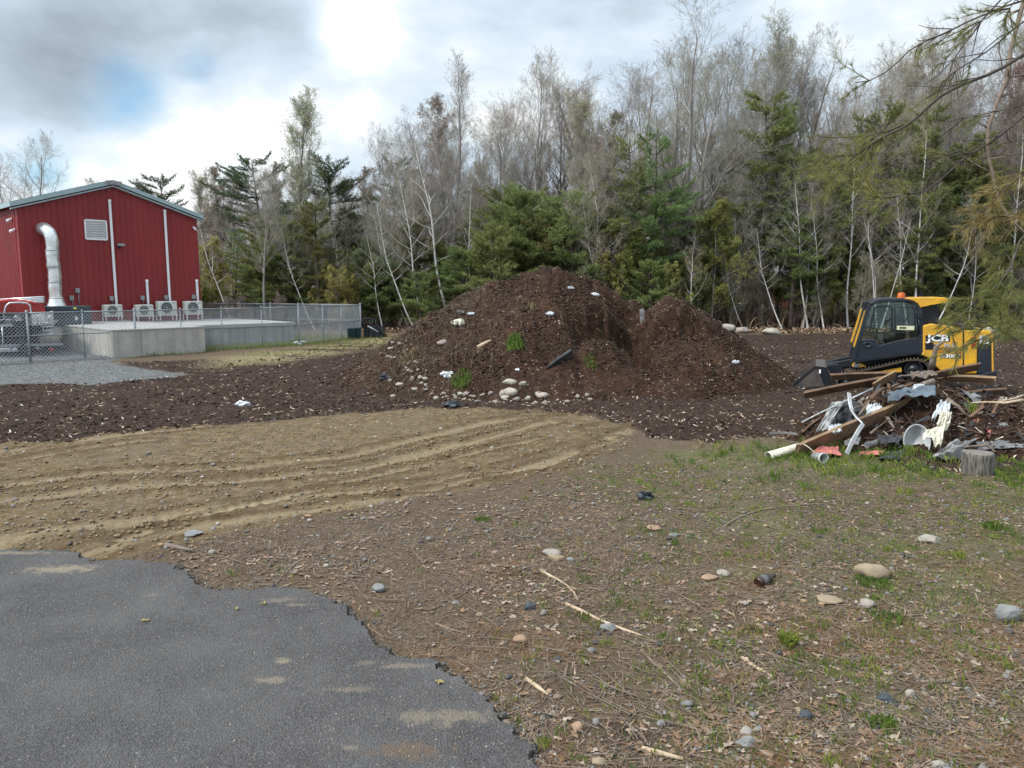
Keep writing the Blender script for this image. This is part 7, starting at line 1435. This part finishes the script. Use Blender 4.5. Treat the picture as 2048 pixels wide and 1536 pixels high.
# leaf litter, bark and needles
lv = [pm('dry_leaf_pale', (.46, .37, .29), (.30, .23, .17), 20, .8, trans=.15), pm('dry_leaf_brown', (.25, .16, .10), (.15, .09, .055), 20, .85), pm('pine_needle_orange', (.25, .135, .07), (.15, .078, .038), 5, .85), M['twig'], M['chip']]
def leaf3(mb, x, y, size, m):
    k = len(x); R = rotm(k, full=False); s_ = (size * (.5 + rng.random(k)))[:, None, None]; pr = np.array([(-.5, 0), (-.25, .22), (-.05, .12), (.12, .34), (.28, .12), (.5, .02), (.3, -.15), (.1, -.33), (-.08, -.12), (-.27, -.24)])
    T = np.concatenate([np.broadcast_to(pr[None], (k, 10, 2)), rng.standard_normal((k, 10, 1)) * .05 + .12 * np.abs(pr[None, :, 1:2]) * rng.uniform(-1, 3, (k, 1, 1))], -1) * s_
    V = np.einsum('kij,kvj->kvi', R, T) + np.stack([x, y, H(x, y) + .008], -1)[:, None]; mb.add(V.reshape(-1, 3), np.arange(10 * k).reshape(-1, 10), m)
bare = lambda x, y: notasph(x, y) * (~midtan(x, y)) * (~mid_soil(x, y)) * (DH(x, y) < H(x, y))
x, y = fan(9500, 2.9, 10.5); x, y = sel(x, y, lambda x, y: bare(x, y) * (.12 + .9 * sstep(.0, .3, fbm(x, y, 1.2, 4, 241)) + .5 * np.exp(-((x + 1.9) / 1.1) ** 2 - ((y - 6.1) / .3) ** 2) + .8 * (x > 4.4) * (y > 7.5))); mb = MB(); leaf3(mb, x, y, .052, rng.choice([0, 1, 1], len(x))); tag(mb.build('dead_leaves', lv, local=True), None, None, kind='stuff')
x, y = fan(60000, 2.9, 10.2); x, y = sel(x, y, lambda x, y: bare(x, y) * (.2 + .8 * sstep(-.05, .3, fbm(x, y, 1.6, 4, 251)) + .5 * np.exp(-((x + 1.9) / 1.1) ** 2 - ((y - 6.1) / .3) ** 2))); mb = MB(); chips(mb, x, y, H(x, y), .042, .006, rng.choice([3, 4, 3, 1, 1, 3], len(x)), .45); tag(mb.build('bark_shreds', lv, local=True), None, None, kind='stuff')
ndl = lambda x, y: sstep(.02, .30, fbm(x, y, 1.5, 4, 61) + .12 * (x > .2) * (y < 5.2)) * sstep(-1.2, .4, x) * (1 - sstep(5, 7, y))
x, y = fan(60000, 2.9, 6.6); x, y = sel(x, y, lambda x, y: notasph(x, y) * (ndl(x, y) * .9 + .06)); mb = MB(); chips(mb, x, y, H(x, y) + .003, .055, .0022, 2, .5); tag(mb.build('fallen_needles', lv, local=True), None, None, kind='stuff')
# thin twigs nobody could count
mb = MB(); x, y = fan(8000, 2.9, 9.8); x, y = sel(x, y, bare); k = len(x); a = rng.random(k) * 3.14 ; z = H(x, y) + .012; l = .05 + .22 * rng.random(k) ** 2; d = np.stack([np.cos(a), np.sin(a), rng.standard_normal(k) * .06], -1); P0 = np.stack([x, y, z], -1); P1 = P0 + d * l[:, None]; d2 = d + rng.standard_normal((k, 3)) * [.3, .3, .04]; P2 = P1 + d2 * l[:, None] * .8; rr = .0012 + .003 * rng.random(k) ** 2
mb.segs(P0, P1, rr, rr * .85, 4, rng.choice([0]*1, 1)[0]); mb.segs(P1, P2, rr * .85, rr * .5, 4); tag(mb.build('twig_litter', [M['twig']], local=True), None, None, kind='stuff')
# grass
gm = [pm('spring_grass', (.17, .25, .045), (.09, .15, .03), 3, .6, trans=.35), pm('yellow_green_grass', (.30, .34, .07), (.20, .24, .05), 3, .6, trans=.35), pm('dry_grass', (.36, .29, .16), (.24, .19, .10), 3, .8, trans=.2)]
def blades(mb, x, y, h, w, m, fn=H):
    k = len(x); a = rng.random(k) * 6.283; ln = rng.random(k) * .55; hh = h * (.45 + .8 * rng.random(k)); b = np.stack([x, y, fn(x, y) - .004], -1); s_ = np.stack([-np.sin(a), np.cos(a), 0 * a], -1) * (w * (.6 + .8 * rng.random(k)))[:, None] * .5; o = np.stack([np.cos(a), np.sin(a), 0 * a], -1) * (ln * hh)[:, None]; up = np.array([0, 0, 1.0])
    m1 = b + o * .35 + up * (hh * .6)[:, None]; t = b + o * 1.1 + up * (hh * (1 - ln * .35))[:, None]; V = np.stack([b - s_, b + s_, m1 + s_ * .75, t, m1 - s_ * .75], 1).reshape(-1, 3); mb.add(V, np.arange(5 * k).reshape(-1, 5), m)
def tufts(n, keep, y0, y1, lim, nb, h, w, sp_, pm_, name, lo=.4):
    x, y = fan(n, y0, y1, lim=lim); x, y = sel(x, y, keep); q = np.maximum(1, (nb * (lo + rng.random(len(x)) * 1.2)).astype(int)); xi = np.repeat(x, q); yi = np.repeat(y, q); sc_ = np.repeat(.5 + rng.random(len(x)), q); k = len(xi)
    mt_ = np.repeat(rng.choice(3, len(x), p=pm_), q); mb = MB(); blades(mb, xi + rng.standard_normal(k) * sp_, yi + rng.standard_normal(k) * sp_, h * sc_, w, mt_); o = mb.build(name, gm, local=True); tag(o, None, None, kind='stuff'); return o
gx, gy_ = G(1700, 905)[:2]
heavy = lambda x, y: bare2(x, y) * np.clip(1.5 * np.exp(-((x - gx) / 1.7) ** 2 - ((y - 10.1) / .55) ** 2) + .8 * np.exp(-((x - gx - .9) / 2.2) ** 2 - ((y - 8.9) / .7) ** 2) * sstep(-.15, .2, fbm(x, y, 2.5, 3, 301)), 0, 1)
bare2 = lambda x, y: notasph(x, y) * (~midtan(x, y)) * (DH(x, y) < H(x, y) + .05)
tufts(8000, heavy, 7.4, 11.2, .80, 12, .085, .005, .035, [.55, .38, .07], 'grass')
tufts(16000, lambda x, y: bare2(x, y) * (~mid_soil(x, y)) * (.02 + .55 * sstep(.05, .35, fbm(x, y, 1.1, 4, 311)) * sstep(-.3, 1.6, x) + .12 * (x > 0) + .45 * (x > 1.0) * (y > 6)), 3.2, 9.6, .80, 8, .045, .0034, .022, [.45, .33, .22], 'weeds')
tufts(2600, lambda x, y: bare2(x, y) * (~mid_soil(x, y)) * (.3 + .5 * (y > 6.5)), 3.2, 9.8, .80, 6, .04, .0025, .04, [0, .1, .9], 'dry_grass')
x, y = pts_in(16000, -13.5, -5, 25.5, 36, lambda x, y: np.clip(sstep(-.3, .3, sdf(x, y, P_YARD)) * .9 + .25 * np.exp(-(sdf(x, y, P_YARD) / .5) ** 2) + .12 * sstep(0, .5, sdf(x, y, P_STRIP)), 0, 1)); mb = MB(); blades(mb, x, y, .13, .022, rng.choice(3, len(x), p=[.4, .35, .25])); tag(mb.build('yard_grass', gm, local=True), None, None, kind='stuff')
# single tufts and plants worth pointing at
def tuft(px, py, h, n, mi, label, sp_=.03, w=.004, fn=None, broad=False):
    p = hit(px, py); mb = MB(); a_ = rng.random(n) * 6.283; q_ = sp_ * 1.5 * rng.random(n) ** .6; x = p[0] + q_ * np.cos(a_); y = p[1] + q_ * np.sin(a_); blades(mb, x, y, h, w * (2.6 if broad else 1), mi, SURF); tag(mb.build('grass_tuft', gm, origin=p), label, 'grass tuft')
for a in ((1576, 1292, .11, 170, 1, 'bright yellow green grass tuft in the lower right foreground', .022), (1500, 1262, .06, 90, 2, 'yellowish grass tuft above the bright one', .05), (965, 1040, .04, 150, 0, 'flat green weed near the edge of the tan ground', .06, .006), (1640, 1065, .04, 120, 0, 'green weed patch right of the arching branch', .06, .006), (1745, 1168, .07, 220, 0, 'green weeds growing round the beige boulder', .09, .004),
          (1775, 1240, .06, 160, 0, 'feathery dark green weed below the beige boulder', .07), (1918, 1120, .07, 90, 1, 'leafy weed right of the wide flat stone', .03, .006), (1765, 1455, .06, 120, 0, 'low green leaves at the lower right', .05, .006), (1665, 1528, .05, 60, 1, 'small green sprout at the bottom edge', .03, .005), (95 + 990, 1495, .05, 60, 1, 'small sprout beside the tip of the asphalt', .03, .004), (1985, 1060, .09, 120, 0, 'taller grass at the right edge', .06, .004), (1380, 1010, .05, 80, 1, 'grass sprigs left of the arching branch', .05, .004), (1350, 1090, .05, 60, 0, 'small weed left of the orange stone', .03, .004),
          (1030, 688, .12, 230, 0, 'clump of green leaves growing on the face of the pile', .13, .022), (922, 765, .13, 200, 0, 'green grassy clump at the left foot of the pile', .15, .014), (1180, 728, .10, 60, 0, 'small green clump in the gully of the pile', .10, .014), (1065, 612, .10, 40, 2, 'dry straw tuft high on the left face of the pile', .08, .01), (815, 718, .12, 90, 2, 'straw clump low on the left flank of the pile', .15, .012), (1745, 835, .16, 120, 1, 'greenish weeds in the middle of the rubbish heap', .10, .01), (1945, 822, .13, 60, 1, 'small green weed on the right of the rubbish heap', .06, .01)):
    tuft(*a)
# things lying on the asphalt
for px, py, lab in ((474, 1226, 'left yellowish catkin scrap on the asphalt'), (531, 1214, 'right and larger yellowish catkin scrap on the asphalt'), (880, 1373, 'yellowish catkin scrap low on the asphalt near its edge'), (292, 1248, 'tiny brown scrap on the asphalt left of the catkins')):
    p = G(px, py); mb = MB()
    for k in range(5): a = rng.random() * 6.28; l = .012 + .02 * rng.random(); mb.tube([(p[0], p[1], .022), (p[0] + math.cos(a) * l * .6, p[1] + math.sin(a) * l * .6, .03 + .01 * rng.random()), (p[0] + math.cos(a) * l, p[1] + math.sin(a) * l, .022 + .012 * rng.random())], [.004, .005, .002], 6)
    tag(mb.build('catkin', pm('catkin_yellow', (.42, .36, .14), (.28, .22, .08), 50, .8)), lab, 'catkin')
# ================================================================== OVERHANGING PINE (trunk stands just outside the frame)
r = pyr(501); TP = np.array([6.7, 6.4, 0.0]); npine = thing('overhanging_pine', tuple(TP), 'pine with yellow green needles whose branches hang in from the right over the loader', 'pine tree')
mb = MB(); zz = np.linspace(-.2, 9.5, 16); mb.tube(np.stack([TP[0] + .08 * np.sin(zz), TP[1] + .05 * np.cos(zz * .8), zz], -1), np.linspace(.24, .08, 16), 14); mb.build('trunk', M['bark_dark'], npine)
M['nyel'] = pm('yellow_green_needles', (.27, .26, .075), (.15, .165, .05), 1.6, .6, trans=.35, c3=(.44, .34, .10)); M['norange'] = pm('browned_needles', (.33, .25, .09), (.22, .18, .07), 2, .7, trans=.3); M['nbark'] = pm('pine_twig_bark', (.09, .07, .058), (.05, .04, .034), 8, .9)
def tfts(mb, P, D, l0, n=34, m=1, w=.0014):
    k = len(P) * n; B = np.repeat(P, n, 0); Dd = np.repeat(D, n, 0); t = r.random((k, 1)); B = B - Dd * t * l0 * .55; v = r.standard_normal((k, 3)); v -= Dd * (v * Dd).sum(1)[:, None]; v /= np.linalg.norm(v, axis=1)[:, None]; g = Dd * (.75 + .4 * r.random((k, 1))) + v * (.35 + .5 * r.random((k, 1))); g[:, 2] -= .06; g /= np.linalg.norm(g, axis=1)[:, None]
    l = l0 * r.uniform(.6, 1.15, (k, 1)); s_ = np.cross(g, r.standard_normal((k, 3))); s_ /= np.linalg.norm(s_, axis=1)[:, None]; V = np.stack([B - s_ * w, B + s_ * w, B + g * l + s_ * w * .3, B + g * l - s_ * w * .3], 1); mb.add(V.reshape(-1, 3), np.arange(4 * k).reshape(-1, 4), m)
Zc = .4427
def bough(pts, Y0, Y1, rad, sprays, needl=1, conn=True, dens=.38, side=.42):
    """main limb traced from the picture (crop coordinates), from the trunk end outward, Y0 near the trunk, Y1 at the tip"""
    n = len(pts); P = [W(1600 + x * Zc, y * Zc, Y0 + (Y1 - Y0) * i / (n - 1)) for i, (x, y) in enumerate(pts)]
    if conn: q = P[0]; z_ = q[2] + (TP[0] - q[0]) * .25; P = [np.array([TP[0], TP[1], z_ + .3]), (np.array([TP[0], TP[1], z_ + .3]) + q) / 2 + [0, 0, .05]] + P
    P = np.array(P); s_ = np.concatenate([[0], np.cumsum(np.linalg.norm(np.diff(P, axis=0), axis=1))]); t = np.arange(0, s_[-1], .12); Q = np.stack([np.interp(t, s_, P[:, i]) for i in range(3)], -1); Q += np.stack([.012 * np.sin(t * 9 + i) for i in range(3)], -1)
    rr = np.linspace(rad, rad * .22, len(Q)); mb = MB(); mb.tube(Q, rr, 7); TPs = []; TD = []
    S0 = s_[2] if conn else 0
    for lo, hi, cnt, kind in sprays:
        for j in range(int(cnt * dens)):
            tt = S0 + (s_[-1] - S0) * (lo + (hi - lo) * r.random()); i = min(int(tt / .12), len(Q) - 2); d = Q[i + 1] - Q[i]; d /= np.linalg.norm(d); v = perp(d, r); v[2] = v[2] * .5 - .12; g = d * .75 + v * .8; g /= np.linalg.norm(g); l = side * r.uniform(.4, 1.15); m_ = 4; B = [Q[i]]
            for q_ in range(m_): g = g + r.standard_normal(3) * .14 + [0, 0, -.02]; g /= np.linalg.norm(g); B.append(B[-1] + g * l / m_)
            mb.tube(B, np.linspace(.005, .0022, m_ + 1), 4, caps=False)
            if kind:
                for q_ in (1, 2, 3, 4):
                    TPs.append(B[q_]); TD.append(g + r.standard_normal(3) * .2)
                    if r.random() < .6: h_ = g + perp(g, r) * .8; h_ /= np.linalg.norm(h_); e = B[q_] + h_ * .07; mb.tube([B[q_], e], [.0025, .0016], 3, caps=False); TPs.append(e); TD.append(h_)
    br = mb.build('branch', M['nbark'], npine)
    if TPs:
        TPs = np.array(TPs); TD = np.array(TD); TD /= np.linalg.norm(TD, axis=1)[:, None]; mb = MB(); tfts(mb, TPs, TD, .085, 24, 0); o = mb.build('needles', M['nyel'] if needl == 1 else M['norange'], br); o['kind'] = 'stuff'
bough([(1012, 1060), (960, 1180), (880, 1300), (790, 1380), (700, 1440), (620, 1500), (560, 1545)], 5.4, 4.9, .016, [(.25, .8, 26, 1)], side=.28)
bough([(1040, 1330), (960, 1400), (870, 1450), (760, 1480), (660, 1450)], 5.2, 4.8, .012, [(.0, .8, 24, 1)], side=.28)
bough([(1060, 1420), (980, 1480), (900, 1500), (830, 1470)], 5.0, 4.6, .010, [(.0, 1, 26, 1)], side=.34)
bough([(1040, 1200), (980, 1290), (900, 1350), (820, 1340), (760, 1320)], 5.6, 5.2, .010, [(.0, .8, 24, 1)], side=.28)
bough([(1050, 1050), (990, 1110), (930, 1150), (870, 1180)], 5.8, 5.5, .010, [(.0, 1, 16, 1)], side=.34)
bough([(1012, 250), (870, 320), (730, 390), (620, 450), (480, 560), (380, 620), (250, 710), (180, 750), (90, 790)], 6.2, 6.6, .028, [(.05, .5, 16, 0), (.5, 1, 44, 1)], side=.55)
bough([(480, 560), (400, 590), (300, 610), (230, 640)], 6.45, 6.6, .010, [(.1, 1, 22, 1)], conn=False, side=.45)
bough([(250, 710), (150, 700), (60, 720), (0, 735)], 6.6, 6.7, .008, [(.1, 1, 18, 1)], conn=False, side=.40)
bough([(1012, 10), (880, 40), (760, 90), (650, 160), (500, 220), (420, 290), (340, 360), (250, 380)], 6.4, 7.0, .018, [(.0, .7, 30, 0), (.6, 1, 10, 1)], side=.4)
bough([(1012, 100), (940, 150), (830, 235), (730, 310), (640, 380), (600, 470)], 6.3, 6.5, .016, [(.1, 1, 16, 0), (.5, 1, 8, 1)], side=.5)
bough([(930, -40), (900, 0), (840, 60), (780, 170), (700, 250), (640, 400)], 6.3, 6.3, .018, [(.1, 1, 20, 0), (.1, .5, 10, 1)], side=.5)
bough([(1012, 480), (900, 495), (780, 520), (660, 560)], 6.2, 6.3, .013, [(.1, 1, 12, 0), (.4, 1, 6, 1)], side=.4)
bough([(1012, 520), (930, 580), (850, 650), (780, 700), (680, 770), (560, 860), (450, 890), (370, 905), (300, 900)], 6.1, 6.0, .020, [(.1, .6, 14, 0), (.55, 1, 34, 1)], side=.45)
bough([(1012, 625), (850, 660), (650, 700), (520, 745), (420, 780)], 5.9, 5.9, .008, [(.1, .9, 8, 0), (.6, 1, 5, 1)], side=.35)
bough([(1012, 690), (900, 700), (840, 705), (760, 760)], 5.9, 5.8, .009, [(.1, 1, 8, 0)], side=.3)
bough([(1040, 760), (960, 830), (890, 900), (820, 950), (760, 960)], 5.7, 5.5, .010, [(.0, 1, 26, 1)], needl=2, side=.34)
bough([(1040, 880), (980, 960), (920, 1000), (860, 1010)], 5.6, 5.4, .009, [(.0, 1, 20, 1)], needl=2, side=.3)
bough([(1012, -60), (960, 20), (900, 60), (830, 90)], 6.3, 6.3, .014, [(.1, 1, 16, 1)], side=.4)
# crooked bare limb hanging on the right
P = [W(1600 + x * Zc, y * Zc, 7.6) for x, y in ((1030, -30), (1000, 40), (980, 120), (950, 230), (940, 350), (900, 440), (870, 520), (850, 580), (848, 650), (855, 720), (870, 780), (885, 860), (910, 930), (960, 1000), (1012, 1050), (1050, 1060))]
mb = MB(); mb.tube(P, np.linspace(.022, .012, len(P)) * (1 + .1 * np.sin(np.arange(len(P)) * 2)), 8)
for i in range(16): k = r.integers(1, len(P) - 2); g = perp(np.array([0, 0, 1.0]), r) * .8 + [0, 0, r.uniform(-.3, .5)]; g[1] *= .4; e = P[k] + g * .35; mb.tube([P[k], (P[k] + e) / 2 + r.standard_normal(3) * .03, e], [.008, .006, .002], 4)
tag(mb.build('crooked_limb', M['twig']), 'crooked grey bare limb hanging down along the right edge among the pine sprays', 'limb')
